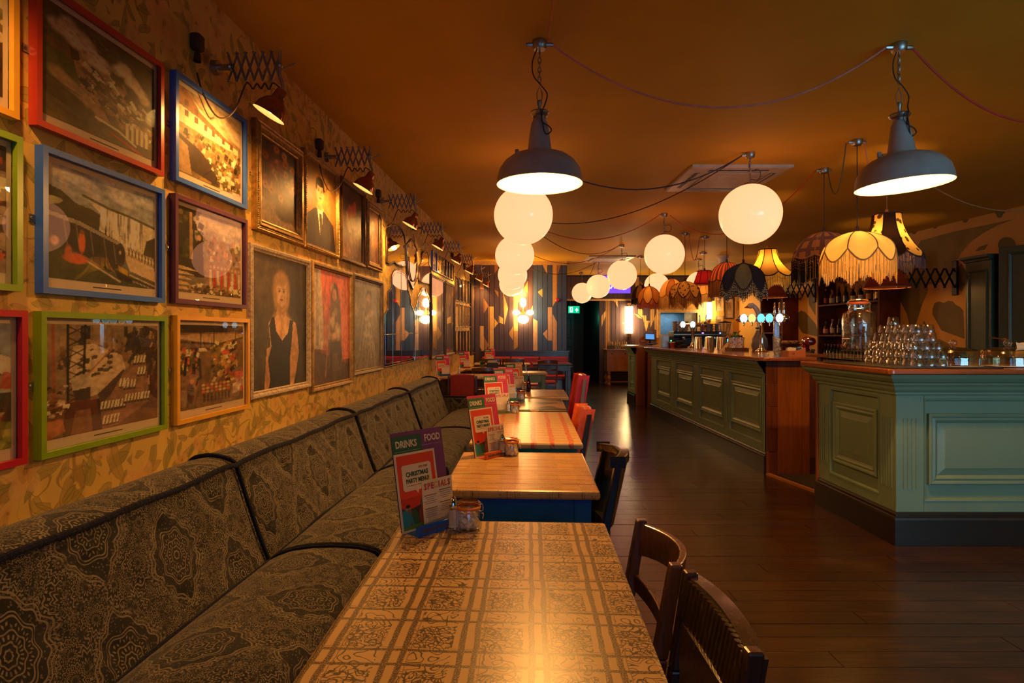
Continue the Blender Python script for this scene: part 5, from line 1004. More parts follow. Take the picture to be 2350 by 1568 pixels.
def a_flowers():
    p = Pic(96, 140, (.18, .11, .05), (.07, .035, .02), 12).nz(5, .4); p.poly([(0, .0), (0, .30), (.4, .24), (1, .05), (1, 0)], (.34, .24, .13)); p.ell(.66, .20, .24, .12, (.10, .06, .035), .3); p.ell(.60, .32, .17, .16, (.16, .09, .04), .4); p.ell(.56, .35, .05, .08, (.42, .28, .12), .8, .7)
    for k in range(46): x, y = p.r.normal(.46, .19), p.r.normal(.66, .15); p.ell(x, y, .075, .05, [(.40, .11, .03), (.50, .22, .05), (.30, .07, .025), (.60, .38, .13)][k % 4], .6, .8); p.ell(x, y, .02, .015, (.16, .05, .02), .5)
    [p.line([(.55, .45), (p.r.uniform(.1, .9), p.r.uniform(.5, .8))], .008, (.10, .09, .02), .7) for _ in range(16)]; return p.nz(34, .3)
def a_redflower():
    p = Pic(80, 130, (.22, .12, .04), (.06, .035, .02), 13).nz(5, .5); [p.ell(p.r.normal(.5, .14), p.r.normal(.52, .12), .12, .08, (.60, .40, .15), .9, .6) for _ in range(12)]; [p.ell(p.r.normal(.5, .09), p.r.normal(.70, .08), .06, .05, (.55, .06, .03), .6, .8) for _ in range(14)]; p.ell(.62, .25, .18, .18, (.34, .22, .11), .7, .7); return p.nz(26, .35)
def a_smallfig():
    p = Pic(60, 120, (.12, .06, .03), (.20, .11, .05), 14).nz(5, .5); p.ell(.5, .42, .22, .3, (.24, .13, .06), .5); p.ell(.5, .72, .14, .1, (.46, .28, .13), .4); p.ell(.48, .42, .1, .12, (.42, .26, .13), .6); return p.nz(24, .35)
def a_seated():
    p = Pic(105, 165, (.14, .07, .04), (.42, .09, .05), 15).nz(6, .3); p.poly([(0, .0), (1, 0), (1, .14), (.3, .26), (0, .32)], (.10, .06, .04)); p.poly([(0, .32), (.28, .30), (.26, .62), (.20, 1), (0, 1)], (.36, .30, .24)); p.poly([(.08, .34), (.16, .34), (.14, 1), (.09, 1)], (.20, .17, .15), .6); p.poly([(.26, .30), (.30, .98), (.36, .98), (.34, .3)], (.34, .12, .07)); p.poly([(.70, .98), (1, .98), (1, .2), (.78, .2)], (.52, .16, .09)); p.nz(8, .2)
    p.poly([(.42, .10), (.38, .36), (.44, .50), (.46, .80), (.54, .86), (.66, .84), (.74, .62), (.72, .36), (.76, .10)], (.13, .08, .05)); p.ell(.57, .84, .085, .07, (.05, .035, .03), .3); p.ell(.56, .80, .06, .055, (.36, .2, .12), .4); [p.ell(p.r.normal(.57, .08), p.r.normal(.5, .1), .05, .035, (.40, .30, .18), .8, .5) for _ in range(22)]; p.poly([(.44, .36), (.72, .38), (.78, .24), (.70, .12), (.64, .26), (.52, .26), (.50, .08), (.42, .08)], (.07, .045, .03)); p.ell(.56, .42, .07, .03, (.46, .26, .15), .5); p.line([(.36, .30), (.32, .06)], .01, (.3, .18, .08)); return p.nz(36, .3)
def a_greyfig():
    p = Pic(88, 165, (.14, .10, .055), (.22, .20, .15), 16).nz(6, .35); p.poly([(.14, 0), (.30, .3), (.34, .62), (.46, .78), (.64, .78), (.80, .56), (.84, .3), (.9, 0)], (.18, .13, .08)); [p.line([(p.r.uniform(.34, .7), p.r.uniform(.5, .76)), (p.r.uniform(.2, .85), p.r.uniform(.0, .3))], .012, (.36, .29, .19) if k % 2 else (.07, .05, .035), .6) for k in range(34)]; p.ell(.54, .84, .10, .07, (.05, .04, .03), .3); p.ell(.53, .81, .07, .05, (.34, .23, .14), .4); [p.ell(p.r.normal(.52, .09), p.r.normal(.55, .1), .05, .025, (.42, .35, .25), .8, .5) for _ in range(16)]; return p.nz(40, .35)
def a_poster(seed, c0, c1, c2):
    p = Pic(26, 36, c0, tuple(x * .8 for x in c0), seed); p.ell(.5, .58, .32, .26, c1, .3); p.poly([(.1, .08), (.9, .08), (.9, .22), (.1, .22)], c2); p.poly([(.3, .3), (.5, .75), (.72, .3)], c2, .7); p.poly([(.15, .86), (.85, .86), (.85, .93), (.15, .93)], c1); return p.nz(6, .2)
def a_tall(seed, c0, c1, c2):
    p = Pic(50, 110, c0, tuple(x * .6 for x in c0), seed).nz(5, .4); p.ell(.5, .55, .3, .3, c1, .5, .8); p.poly([(.2, .05), (.4, .5), (.35, .8), (.62, .82), (.7, .4), (.85, .05)], c2, .8); p.ell(.5, .78, .14, .08, c1, .4); return p.nz(20, .35)

def wl(px, py, off=.03):
    p = lw(px, py, off); return p.y / math.cos(ALF), p.z
FRAME_MATS = {}
def paint(n, c): return mat(n + '_frame_paint', c, .32, var=.05)
M_PAPER2 = mat('cream_print_paper', (.66, .53, .36), .6, var=.03); M_PIN = mat('screw_steel', (.4, .37, .33), .35, 1)
M_GLAZE = glass('picture_glass', (.99, .99, .99), 1.45, 1.0)
M_CHROME_LN = mat('caption_ink', (.06, .05, .04), .7)
PR_FLAT = [(0, 0), (0, .03), (.020, .03), (.020, .014)]
PR_GOLD = [(0, 0), (0, .030), (.006, .036), (.014, .034), (.018, .028), (.030, .042), (.042, .040), (.050, .030), (.054, .033), (.060, .024), (.066, .022), (.072, .012)]
PR_MED = [(0, 0), (0, .026), (.008, .034), (.020, .032), (.030, .022), (.036, .024), (.042, .012)]
PR_THIN = [(0, 0), (0, .022), (.012, .022), (.012, .010)]
def picture(lab, q, fm, art, prof, glaze=True, margins=None, cat='picture', name='framed_print', group='framed prints', beads=False, m_art=None, size=None, hanger=True, canv=(.0, .0)):
    xl, tl, bl, xr, tr, br = q; off = prof[1][1]
    pr = lw(xr, (tr + br) / 2, off); sr = pr.y / math.cos(ALF); zr = H + (V(tr) + V(br)) / 2 * pr.y; hr = (V(tr) - V(br)) * pr.y
    if size: w, h = size; sl = sr - w; zc, h = (zr, h) if bl is None else (zr + (hr - h) / 2 * 0, h)
    else:
        pl = lw(xl, (tl + bl) / 2, off); sl = pl.y / math.cos(ALF); zl = H + (V(tl) + V(bl)) / 2 * pl.y; hl = (V(tl) - V(bl)) * pl.y; w = sr - sl; h = (hl + hr) / 2; zc = (zl + zr) / 2
    s = (sl + sr) / 2; t = thing(name, lab, cat, (wx(0) + s * math.sin(ALF), s * math.cos(ALF), zc), RZL, group)
    MB().rect(w, h, prof).build('frame', fm, t)
    ib, dp = prof[-1]
    if beads:
        mb = MB(); pitch = .012
        for sx, sz, L in ((1, 0, w - .04), (0, 1, h - .04)):
            for e in (-1, 1):
                for k in range(int(L / pitch)):
                    a = -L / 2 + (k + .5) * pitch; c = (a, -.033, e * (h / 2 - .018)) if sx else (e * (w / 2 - .018), -.033, a); mb.ball(c, .0048, 6, 4)
        mb.build('beading', fm, t, kind='stuff')
    aw, ah = w - 2 * ib, h - 2 * ib
    if margins:
        ml, mt_, mb_ = margins; MB().box(-aw / 2, aw / 2, -dp + .004, 0, -ah / 2, ah / 2).build('mount', M_PAPER2, t)
        pw, ph = aw - 2 * ml, ah - mt_ - mb_; art.mesh('print', pw, ph, m_art or M_PRINT, t, (0, -dp + .003, (mb_ - mt_) / 2))
        MB().box(-.07, .07, -dp + .0034, -dp + .004, -ah / 2 + mb_ * .5 - .0018, -ah / 2 + mb_ * .5 + .0018).build('caption', M_CHROME_LN, t)
    else: MB().box(-aw / 2, aw / 2, -dp + .003, -.001, -ah / 2, ah / 2).build('backing', M_PAPER2, t); art.mesh('painting' if not glaze else 'print', aw, ah, m_art or M_PRINT, t, (0, -dp + .002, 0))
    if glaze: MB().box(-aw / 2 - .002, aw / 2 + .002, -dp - .003, -dp - .001, -ah / 2 - .002, ah / 2 + .002).build('glazing', M_GLAZE, t)
    if hanger:
        mb = MB().box(-w / 2 - .022, -w / 2, -.004, 0, -.012, .012).lathe([(.001, .008), (.006, .007), (.007, .004)], seg=8, M=Matrix.Translation((-w / 2 - .013, 0, 0)) @ Matrix.Rotation(PI / 2, 4, 'X')); mb.build('hanger', M_PIN, t)
    return t
MG = (.018, .020, .034)
F_RED, F_BLUE2, F_GRN, F_PUR, F_YELL, F_CRIM = paint('vermilion', (.50, .045, .02)), paint('cobalt_blue', (.035, .13, .58)), paint('lime_green', (.20, .33, .008)), paint('plum', (.10, .022, .06)), paint('marigold', (.72, .36, .03)), paint('crimson', (.42, .008, .022))
picture('vermilion framed print of a smoking ironworks, highest of the big prints', (87, -49, 289, 378, 143, 404), F_RED, a_works(), PR_FLAT, margins=MG)
picture('cobalt blue framed print of a steam locomotive by a waterfall', (101, 338, 675, 380, 432, 694), F_BLUE2, a_train(), PR_FLAT, margins=MG)
picture('lime green framed print of cargo ships and cranes at a dock', (97, 715, 1057, 386, 726, 984), F_GRN, a_docks(), PR_FLAT, margins=MG)
picture('small blue framed print of a white cottage on a hill', (405, 162, 415, 569, 275.5, 480), F_BLUE2, a_cottage(), PR_FLAT, margins=MG)
picture('plum framed print of a marching procession', (404, 445, 698, 569, 504, 707), F_PUR, a_march(), PR_FLAT, margins=MG)
picture('small marigold framed print of a covered market', (408, 725, 979, 574.5, 731, 934.5), F_YELL, a_market(), PR_FLAT, margins=MG)
picture('marigold framed print cut off by the top left corner', (0, 0, None, 47.5, -79, 277), F_YELL, a_houses(), PR_FLAT, margins=MG, size=(.615, .47), hanger=False)
picture('lime green framed print cut off at the left edge', (0, 0, None, 55, 315, 672), F_GRN, a_station(), PR_FLAT, margins=MG, size=(.615, .47), hanger=False)
picture('crimson framed print of a show tent cut off at the left edge', (0, 0, None, 66, 711, 1066), F_CRIM, a_tent(), PR_FLAT, margins=MG, size=(.615, .47), hanger=False)
M_GILT = mat('old_gilt', (.44, .26, .08), .34, .75, var=.3, scale=40, bump=.15); M_GILT2 = mat('dull_gilt', (.34, .20, .07), .42, .6, var=.3, scale=30, bump=.15); M_DGILT = mat('dark_gilt_wood', (.16, .08, .03), .35, .5, var=.3); M_PALEF = mat('pale_limed_wood_frame', (.42, .33, .25), .55, var=.3, scale=60, bump=.3); M_GREYF = mat('grey_gilt_frame', (.22, .15, .08), .45, .5, var=.25)
def oil(lab, q, fm, art, prof, beads=False): return picture(lab, q, fm, art, prof, glaze=False, cat='painting', name='framed_painting', group='oil paintings', beads=beads, m_art=M_OIL)
oil('ornate gilt framed still life of flowers in a vase', (589, 267, 530, 697, 351, 561), M_GILT, a_flowers(), PR_GOLD, True)
oil('gilt framed portrait of a man in a dark suit', (699, 343, 571, 779, 394, 592), M_GILT, a_man(), PR_MED, True)
oil('dark gilt framed picture of a red bloom, next to the portrait of the man', (784, 403, 597, 839, 444, 615), M_DGILT, a_redflower(), PR_MED)
oil('small gilt framed figure, last in the upper row of paintings', (843, 456, 614, 877.5, 482, 626), M_GILT2, a_smallfig(), PR_GOLD)
oil('pale framed portrait of a blonde woman in a black dress', (576, 559, 919, 713.5, 597, 889), M_PALEF, a_woman(), PR_MED)
oil('gilt framed painting of a seated figure on a red ground', (717, 599.5, 903, 810, 626, 878.5), M_GILT2, a_seated(), PR_MED)
oil('grey gilt framed painting of a draped figure, last in the lower row of paintings', (812, 626, 865, 879.6, 647, 848), M_GREYF, a_greyfig(), PR_MED)
M_BLKF = mat('dark_brown_frame', (.05, .025, .012), .35)
picture('tall dark framed print reflecting the wall light, first of the two past the mirrors', (990, 628, 825, 1021.6, 643, 819), M_BLKF, a_tall(21, (.20, .15, .10), (.34, .22, .11), (.14, .10, .07)), PR_MED, hanger=False)
picture('tall dark framed print of a reddish figure, second of the two past the mirrors', (1023, 644, 818.5, 1044, 654, 811), M_BLKF, a_tall(22, (.24, .19, .13), (.40, .26, .13), (.16, .07, .05)), PR_MED, hanger=False)
picture('tall black framed picture nearest the boarded wall', (1081, 632, 817, 1100, 642, 808), M_BLKF, a_tall(23, (.10, .08, .08), (.40, .24, .10), (.12, .12, .2)), PR_MED, hanger=False)
PALS = [((.06, .07, .22), (.5, .38, .22), (.12, .1, .2)), ((.60, .38, .06), (.7, .55, .3), (.2, .12, .05)), ((.66, .45, .05), (.3, .2, .06), (.6, .5, .3)), ((.07, .06, .06), (.4, .3, .2), (.2, .1, .06)), ((.45, .20, .06), (.6, .45, .25), (.1, .06, .04)), ((.12, .13, .07), (.5, .4, .25), (.06, .05, .04)), ((.30, .22, .12), (.5, .4, .2), (.2, .05, .04))]
NM = ['blue', 'yellow', 'amber', 'charcoal', 'orange', 'olive', 'tan']
for k, (x0, x1, t0, t1, b0, b1) in enumerate(((565, 608, 358, 385, 552, 572), (612, 640, 388, 405, 575, 590), (642, 667, 408, 424, 590, 605), (669, 696, 426, 445, 604, 622), (699, 722, 448, 466, 622, 634), (725, 747, 470, 486, 636, 645), (750, 770, 488, 502, 648, 658))):
    f = lambda x, y: (860 + x / 4.238, 490 + y / 4.238)
    (xa, ta), (xb, tb), (_, ba), (_, bb) = f(x0, t0), f(x1, t1), f(x0, b0), f(x1, b1)
    picture('small %s print, number %s along the top row of small frames' % (NM[k], ['one', 'two', 'three', 'four', 'five', 'six', 'seven'][k]), (xa, ta, ba, xb, tb, bb), paint('cobalt_blue', (.035, .13, .58)) if k == 0 else (M_CREAM if k in (1, 2) else M_BLKF), a_poster(40 + k, *PALS[k]), PR_THIN, hanger=False, group='small prints in a high row')
RW = ['top', 'middle', 'bottom']; CW = ['first', 'second', 'third', 'fourth', 'fifth']
for r in range(3):
    T0, T1_, B0, B1 = ((612, 672, 845, 882), (868, 908, 1105, 1108), (1143, 1140, 1365, 1335))[r]
    for c in range(5):
        u0, u1 = c / 5 + .02, (c + 1) / 5 - .02; e = lambda u: u ** .86
        xa, xb = 783 + 157 * e(u0), 783 + 157 * e(u1); g2 = lambda u, a, b: 490 + (a + (b - a) * e(u)) / 4.238
        k = (r * 5 + c); picture('small dark framed print, %s in the %s row before the end of the wall' % (CW[c], RW[r]), (860 + xa / 4.238, g2(u0, T0, T1_), g2(u0, B0, B1), 860 + xb / 4.238, g2(u1, T0, T1_), g2(u1, B0, B1)), M_GILT2 if r == 1 else M_BLKF, a_poster(60 + k, *PALS[(k * 3 + r) % 7]), PR_THIN, hanger=False, group='block of small prints')
# ---------------------------------------------------------------- mirrors
gm = G('mirror_silver'); M_MIRROR = gm.bsdf(gm.mix(gm.noise(gm.co(), 5, 2), (.80, .78, .74), (.86, .84, .80)), .025, 1)
M_MEDGE = mat('bevelled_mirror_edge', (.5, .45, .38), .12, 1); M_CHAIN = mat('dark_chain', (.10, .07, .05), .35, .9)
def mirror(lab, pts, s=4.238, ox=860, oy=490, leads=(), edge=.008, em=None, bev=.018):
    q = [wl(ox + a / s, oy + b / s, .016) for a, b in pts]; sc_ = sum(a for a, b in q) / len(q); zc_ = (min(b for a, b in q) + max(b for a, b in q)) / 2
    t = thing('mirror', lab, 'mirror', (wx(0) + sc_ * math.sin(ALF), sc_ * math.cos(ALF), zc_), RZL, 'old mirrors')
    L = [(a - sc_, b - zc_) for a, b in q]
    if sum(L[i - 1][0] * L[i][1] - L[i][0] * L[i - 1][1] for i in range(len(L))) < 0: L = L[::-1]
    MB().prism(L, -.014, -.002).build('glass', M_MIRROR, t)
    inn = [(a * (1 - bev / .2), b * (1 - bev / .35)) for a, b in L]
    MB().tube([(a, -.012, b) for a, b in L], edge, 6, True).build('edging', em or M_MEDGE, t); MB().tube([(a, -.0142, b) for a, b in inn], .0022, 5, True).build('bevel_line', M_MEDGE, t)
    if leads:
        mb = MB()
        for a, b in leads: (s1, z1), (s2, z2) = wl(ox + a[0] / s, oy + a[1] / s, .016), wl(ox + b[0] / s, oy + b[1] / s, .016); mb.tube([(s1 - sc_, -.0145, z1 - zc_), (s2 - sc_, -.0145, z2 - zc_)], .0035, 6)
        mb.build('lead_line', M_MEDGE, t)
    return t, lambda a, b: ((lambda w: (w[0] - sc_, -.022, w[1] - zc_))(wl(ox + a / s, oy + b / s, .016)))
mirror('arched mirror with scalloped base and a lamp reflected in it, first of the upper mirrors', [(118, 470), (118, 240), (124, 160), (145, 118), (180, 106), (225, 120), (265, 160), (290, 220), (302, 300), (305, 500), (285, 520), (265, 508), (240, 505), (215, 492), (195, 470), (165, 482), (140, 488)], em=M_CHAIN)
t, P = mirror('shield shaped mirror hung on a chain, second of the upper mirrors', [(315, 300), (330, 285), (350, 262), (362, 248), (380, 270), (385, 300), (410, 335), (418, 370), (415, 640), (400, 670), (385, 700), (374, 738), (355, 700), (340, 660), (322, 640)], em=M_CHAIN)
MB().tube(smooth_path([P(328, 420), P(335, 560), P(352, 640), P(372, 662), P(392, 650), P(408, 590), P(414, 480)], 5), .007, 6).build('chain', M_CHAIN, t)
mirror('narrow arched mirror with stepped shoulders, third of the upper mirrors', [(430, 660), (432, 520), (440, 500), (455, 490), (460, 400), (475, 372), (492, 366), (510, 376), (525, 415), (528, 500), (545, 520), (550, 550), (545, 690)], em=M_CHAIN)
mirror('large leaded mirror with a shaped hood, first of the lower mirrors', [(92, 1500), (92, 985), (115, 960), (128, 890), (132, 760), (165, 730), (168, 600), (185, 562), (215, 552), (260, 560), (300, 590), (318, 640), (325, 745), (345, 800), (352, 880), (385, 960), (390, 1000), (390, 1430)], leads=[((92, 1178), (390, 1165)), ((178, 730), (178, 1480)), ((258, 562), (262, 1462))])
mirror('tall scallop topped mirror with long cut strips, second of the lower mirrors', [(390, 1425), (392, 930), (405, 895), (418, 850), (425, 790), (440, 770), (448, 735), (470, 718), (490, 722), (500, 760), (515, 790), (528, 810), (536, 870), (543, 910), (547, 950), (547, 1390)], leads=[((412, 880), (412, 1415)), ((432, 800), (432, 1412)), ((520, 840), (520, 1398)), ((538, 880), (538, 1394)), ((392, 1165), (547, 1160))])
# ---------------------------------------------------------------- the bar
M_TEAL = mat('teal_bar_paint', (.155, .235, .155), .38, var=.05, scale=3, bump=.03); M_PLINTH = mat('black_plinth', (.014, .010, .009), .3)
M_MAHOG = wood('red_mahogany_worktop', (.19, .050, .014), (.28, .085, .026), .2, 'X', coat=.5); M_REDWD = wood('red_brown_boards', (.22, .065, .014), (.36, .12, .03), .3, 'Z', coat=.2); M_REDWD2 = wood('dark_blotched_boards', (.10, .028, .008), (.20, .06, .015), .3, 'Z', coat=.2); M_ORSTRIP = wood('orange_wood_strip', (.42, .17, .04), (.55, .25, .07), .3, 'X')
XB, XN, ZT = 2.578, 2.56, 1.14
MOULD = [(0, 0), (0, .018), (.010, .024), (.020, .022), (.026, .014), (.040, .018), (.050, .012), (.062, .002)]
CORN = [(0, .965), (.006, .965), (.012, .972), (.012, .985), (.022, .992), (.030, 1.004), (.034, 1.022), (.046, 1.034), (.048, 1.046), (.066, 1.056), (.084, 1.078), (.092, 1.098), (.092, ZT - .038)]
def face(par, L, items, z0=.21, z1=.985, y=0, cut=0):
    """panelled bar front in local x (0..L), facing -y: items are ('panel', x0, x1) or ('flute', x0, x1)"""
    spans = sorted((a, b) for k, a, b in items if k == 'panel'); xs = 0; mb = MB()
    for a, b in spans: mb.box(xs, a - .035, y, y + .03, z0, z1); xs = b + .035
    mb.box(xs, L - cut, y, y + .03, z0, z1)
    for a, b in spans: mb.box(a - .035, b + .035, y, y + .03, z0, .285).box(a - .035, b + .035, y, y + .03, .94, z1)
    mb.build('frame', M_TEAL, par, .004)
    for k, a, b in items:
        if k == 'panel':
            q = MB().rect(b - a, .46, MOULD, ((a + b) / 2, y + .022, .615)); q.rect(b - a - .124, .336, [(0, .0), (.0, .004), (.04, .012), (.045, .014)], ((a + b) / 2, y + .022, .615), cap=True)
            q.box(a - .036, b + .036, y + .022, y + .034, .284, .941); q.build('panel', M_TEAL, par)
            MB().rect(b - a + .07, .655, [(-.001, -.001), (-.001, .004), (.008, .002), (.014, -.02)], ((a + b) / 2, y, .6125)).build('panel_bead', M_TEAL, par)
        else:
            n = max(1, round((b - a) / .026)); q = MB()
            for i in range(n): x = a + (b - a) * (i + .5) / n; q.tube([(x, y - .001, .36), (x, y - .001, .815)], .0055, 6)
            q.build('flutes', M_TEAL, par)
def run(mb, path, prof):                       # moulding profile (out, z) swept along a plan path, mitred; out is to the left of travel
    P = [Vector(p) for p in path]; n = len(P); vs = []
    for i in range(n):
        d0 = (P[i] - P[i - 1]).normalized() if i else (P[1] - P[0]).normalized(); d1 = (P[i + 1] - P[i]).normalized() if i < n - 1 else d0
        n0, n1 = Vector((-d0.y, d0.x)), Vector((-d1.y, d1.x)); m = (n0 + n1) / (1 + n0.dot(n1))
        vs += [(P[i].x + m.x * o, P[i].y + m.y * o, z) for o, z in prof]
    k = len(prof)
    mb.add(vs, [(i * k + j, i * k + j + 1, (i + 1) * k + j + 1, (i + 1) * k + j) for i in range(n - 1) for j in range(k - 1)]); mb.add(vs[:k], [tuple(range(k))]); mb.add(vs[-k:], [tuple(range(k - 1, -1, -1))]); return mb
PL = [(-.01, 0), (.022, 0), (.022, .165), (.018, .178), (.010, .184), (.010, .198), (.004, .21), (-.01, .212)]
# long run of the bar, local x runs from its far end towards the camera
Y0, Y1 = 9.978, 5.684
bar = thing('bar_counter', 'long panelled teal bar counter with four raised panels and red boarded end', 'bar counter', (XB, Y0, 0), -PI / 2)
L = Y0 - Y1; yl = lambda y: Y0 - y
face(bar, L, [('panel', yl(9.62), yl(8.90)), ('panel', yl(8.58), yl(7.86)), ('panel', yl(7.56), yl(6.80)), ('flute', yl(6.74), yl(6.66)), ('panel', yl(6.56), yl(5.80))])
V2 = lambda *a: [Vector(p) for p in a]
q = MB(); run(q, V2((L + .0, 0), (0, 0), (0, .6)), CORN); q.build('cornice', M_TEAL, bar)
q = MB(); run(q, V2((L, 0), (0, 0), (0, .6)), PL); q.build('plinth', M_PLINTH, bar)
MB().box(0, L - .78, .035, .95, 0, ZT - .04).box(L - .78, L - .03, .035, .40, 0, ZT - .04).build('carcass', M_REDWD2, bar)
# end boards facing the camera: built one by one
for k, (a, b, m) in enumerate(((0.0, .11, 2), (.11, .345, 1), (.345, .42, 1))):
    if m == 2:
        for j in range(5): MB().box(L - .024, L + random.uniform(0, .003), a, b - .002, .002 + j * .22, .219 + j * .22).build('board', M_REDWD2, bar, .002)
    else: MB().box(L - .026, L, a + .001, b - .001, .002, ZT - .04).build('board', M_REDWD, bar, .002)
wt = thing('bar_worktop', 'long red mahogany worktop on the teal bar, from the till to the boarded end', 'worktop', (XB, Y0, 0), -PI / 2)
MB().slab([(-.05, -.10), (-.03, -.12), (L + .11, -.12), (L + .14, -.09), (L + .14, .42), (L - .55, .46), (L - .75, 1.02), (-.05, 1.02)], ZT - .036, ZT).build('top', M_MAHOG, wt, .008)
# near unit
C0, C1 = 4.716, 3.795
nb = thing('bar_end_counter', 'teal panelled bar end unit nearest the camera with fluted corners', 'bar counter', (XN, C0, 0), 0)
D = C0 - C1; W = 1.95
side = thing; s1 = bpy.data.objects.new('side_panels', None); COL.objects.link(s1); s1.parent = nb; s1.rotation_euler = (0, 0, -PI / 2)
face(s1, D, [('flute', .035, .14), ('panel', D - .73, D - .205), ('flute', D - .155, D - .03)], cut=.0305)
s2 = bpy.data.objects.new('front_panels', None); COL.objects.link(s2); s2.parent = nb; s2.location = (0, -D, 0)
face(s2, W, [('flute', .035, .145), ('panel', .215, 1.33), ('flute', 1.40, 1.50)])
q = MB(); run(q, V2((W, -D), (0, -D), (0, 0), (.5, 0)), CORN); q.build('cornice', M_TEAL, nb)
q = MB(); run(q, V2((W, -D), (0, -D), (0, 0), (.5, 0)), PL); q.build('plinth', M_PLINTH, nb)
MB().box(-.012, .4, 0, .026, .0, ZT - .04).build('end_board', M_REDWD, nb, .003)
MB().box(.035, W, -D + .035, -.002, 0, ZT - .04).build('carcass', M_REDWD2, nb)
w2 = thing('bar_worktop', 'red mahogany worktop on the bar end unit under the glasses', 'worktop', (XN, C0, 0))
MB().slab([(-.12, .06), (-.12, -D - .10), (-.10, -D - .12), (W, -D - .12), (W, .06)], ZT - .036, ZT).build('top', M_MAHOG, w2, .008)
M_RUB = mat('black_rubber_mat', (.012, .012, .011), .6)
t = thing('bar_mat', 'black rubber bar mat under the pyramid of tumblers', 'mat', (XN, C0, ZT)); MB().box(-.06, .62, -D - .09, -D + .72, 0, .008).build('mat', M_RUB, t, .003)
MB().box(-.05, .61, -D - .08, -D - .074, .008, .012).box(-.05, .61, -D + .704, -D + .71, .008, .012).build('mat_rib', M_RUB, t)
# far unit with its red post
f0, f1 = 11.92, 11.30
fb = thing('bar_far_counter', 'small teal bar unit at the far end with a red wooden post', 'bar counter', (2.61, f0, 0), -PI / 2); L2 = f0 - f1
face(fb, L2, [('panel', .17, L2 - .09)]); q = MB(); run(q, V2((L2, 0), (0, 0), (0, .55)), CORN); q.build('cornice', M_TEAL, fb); q = MB(); run(q, V2((L2, 0), (0, 0), (0, .55)), PL); q.build('plinth', M_PLINTH, fb)
MB().box(0, L2, .035, .55, 0, ZT - .04).build('carcass', M_REDWD2, fb); MB().box(L2 - .01, L2 + .11, .01, .16, 0, ZT - .04).build('post', M_REDWD, fb, .004)
MB().slab([(-.12, -.12), (L2 + .05, -.12), (L2 + .05, .6), (-.12, .6)], ZT - .036, ZT).build('top', mat('worktop_reflected_light', (.55, .42, .26), .2), fb, .006)  # pale colour holds the light reflected off this worktop
# open shelves in the gap, seen past the far unit
gs = thing('glass_shelf', 'dark open shelf of drinks in the gap behind the red post', 'shelf', (2.78, 10.6, 0)); 
MB().box(0, .5, .45, .48, 0, 1.0).box(0, .02, 0, .48, 0, 1.0).build('carcass', M_REDWD2, gs)
for z in (.12, .45, .78, .98): MB().box(.02, .5, 0, .45, z, z + .02).build('shelf', M_REDWD, gs)
# threshold strip and dark mat in the staff gap
t = thing('threshold_strip', 'orange wooden threshold strip across the staff gap of the bar', 'threshold', (2.59, 5.67, 0)); MB().slab([(-.02, 0), (.02, .005), (.16, -.73), (.12, -.735)], 0, .02).build('strip', M_ORSTRIP, t)
t = thing('floor_mat', 'dark mat behind the threshold strip', 'mat', (2.75, 5.3, 0)); MB().slab([(-.09, .36), (.9, .36), (.9, -.55), (.07, -.55)], 0.001, .012).build('mat', mat('brown_coir', (.035, .025, .015), .9, bump=.5), t)
# ---------------------------------------------------------------- back of the bar: bottle shelves, counters, tall green cupboards
SX, SY0, SY1 = 6.25, 9.67, 11.57
sh = thing('bottle_shelves', 'tall mahogany shelving of bottles against the mural wall', 'shelves', (SX, SY0, 0))
MB().box(0, .34, 0, .05, 0, 2.55).build('side_panel', mat('dark_mahogany', (.11, .022, .007), .6, var=.25, scale=6, spec=.08), sh, .003); MB().box(0, .34, SY1 - SY0 - .05, SY1 - SY0, 0, 2.55).build('side_panel', MATS['dark_mahogany'], sh, .003)
for z in (.86, 1.345, 1.925, 2.5): MB().box(.0, .34, .05, SY1 - SY0 - .05, z - .03, z).build('shelf', MATS['dark_mahogany'], sh, .002)
MB().box(.325, .34, .05, .75, .02, 2.5).box(.325, .34, 1.2, SY1 - SY0 - .05, .02, 1.9).build('back_panel', MATS['dark_mahogany'], sh)
s3 = thing('dark_shelves', 'narrow dark mahogany shelf unit farther along the mural wall, behind the taps', 'shelves', (SX, 12.98, 0))
for y in (0, 1.07): MB().box(0, .34, y, y + .05, 0, 2.25).build('side_panel', MATS['dark_mahogany'], s3, .003)
MB().box(.325, .34, .05, 1.07, .02, 2.2).build('back_panel', MATS['dark_mahogany'], s3)
for z in (.5, .95, 1.4, 1.85, 2.25): MB().box(0, .34, .05, 1.07, z - .03, z).build('shelf', MATS['dark_mahogany'], s3, .002)
bc = thing('back_counter', 'low dark service counter along the mural wall', 'counter', (5.75, 5.9, 0)); MB().box(0, .84, 0, 3.7, .84, .88).build('top', M_MAHOG, bc, .004); MB().box(.04, .84, .03, 3.67, 0, .84).build('carcass', M_REDWD2, bc)
for k in range(5): MB().box(.022, .04, .06 + k * .73, .74 + k * .73, .08, .80).build('door', M_REDWD2, bc, .004)
b3 = thing('back_counter', 'narrow wooden counter in front of the bottle shelves', 'counter', (5.62, 9.64, 0)); MB().box(0, .60, 0, 2.6, .84, .88).build('top', M_MAHOG, b3, .004); MB().box(.03, .58, .02, 2.58, 0, .84).build('carcass', M_REDWD2, b3)
for k in range(3): MB().box(.012, .03, .05 + k * .85, .85 + k * .85, .08, .80).build('door', M_REDWD2, b3, .004)
b2 = thing('back_counter', 'dark service counter across the far end behind the bar', 'counter', (3.45, 12.35, 0)); MB().box(0, 2.6, 0, .62, .88, .92).build('top', M_MAHOG, b2, .004); MB().box(.03, 2.57, .03, .6, 0, .88).build('carcass', M_REDWD2, b2)
for k in range(4): MB().box(.06 + k * .64, .64 + k * .64, .012, .03, .08, .84).build('door', M_REDWD2, b2, .004)
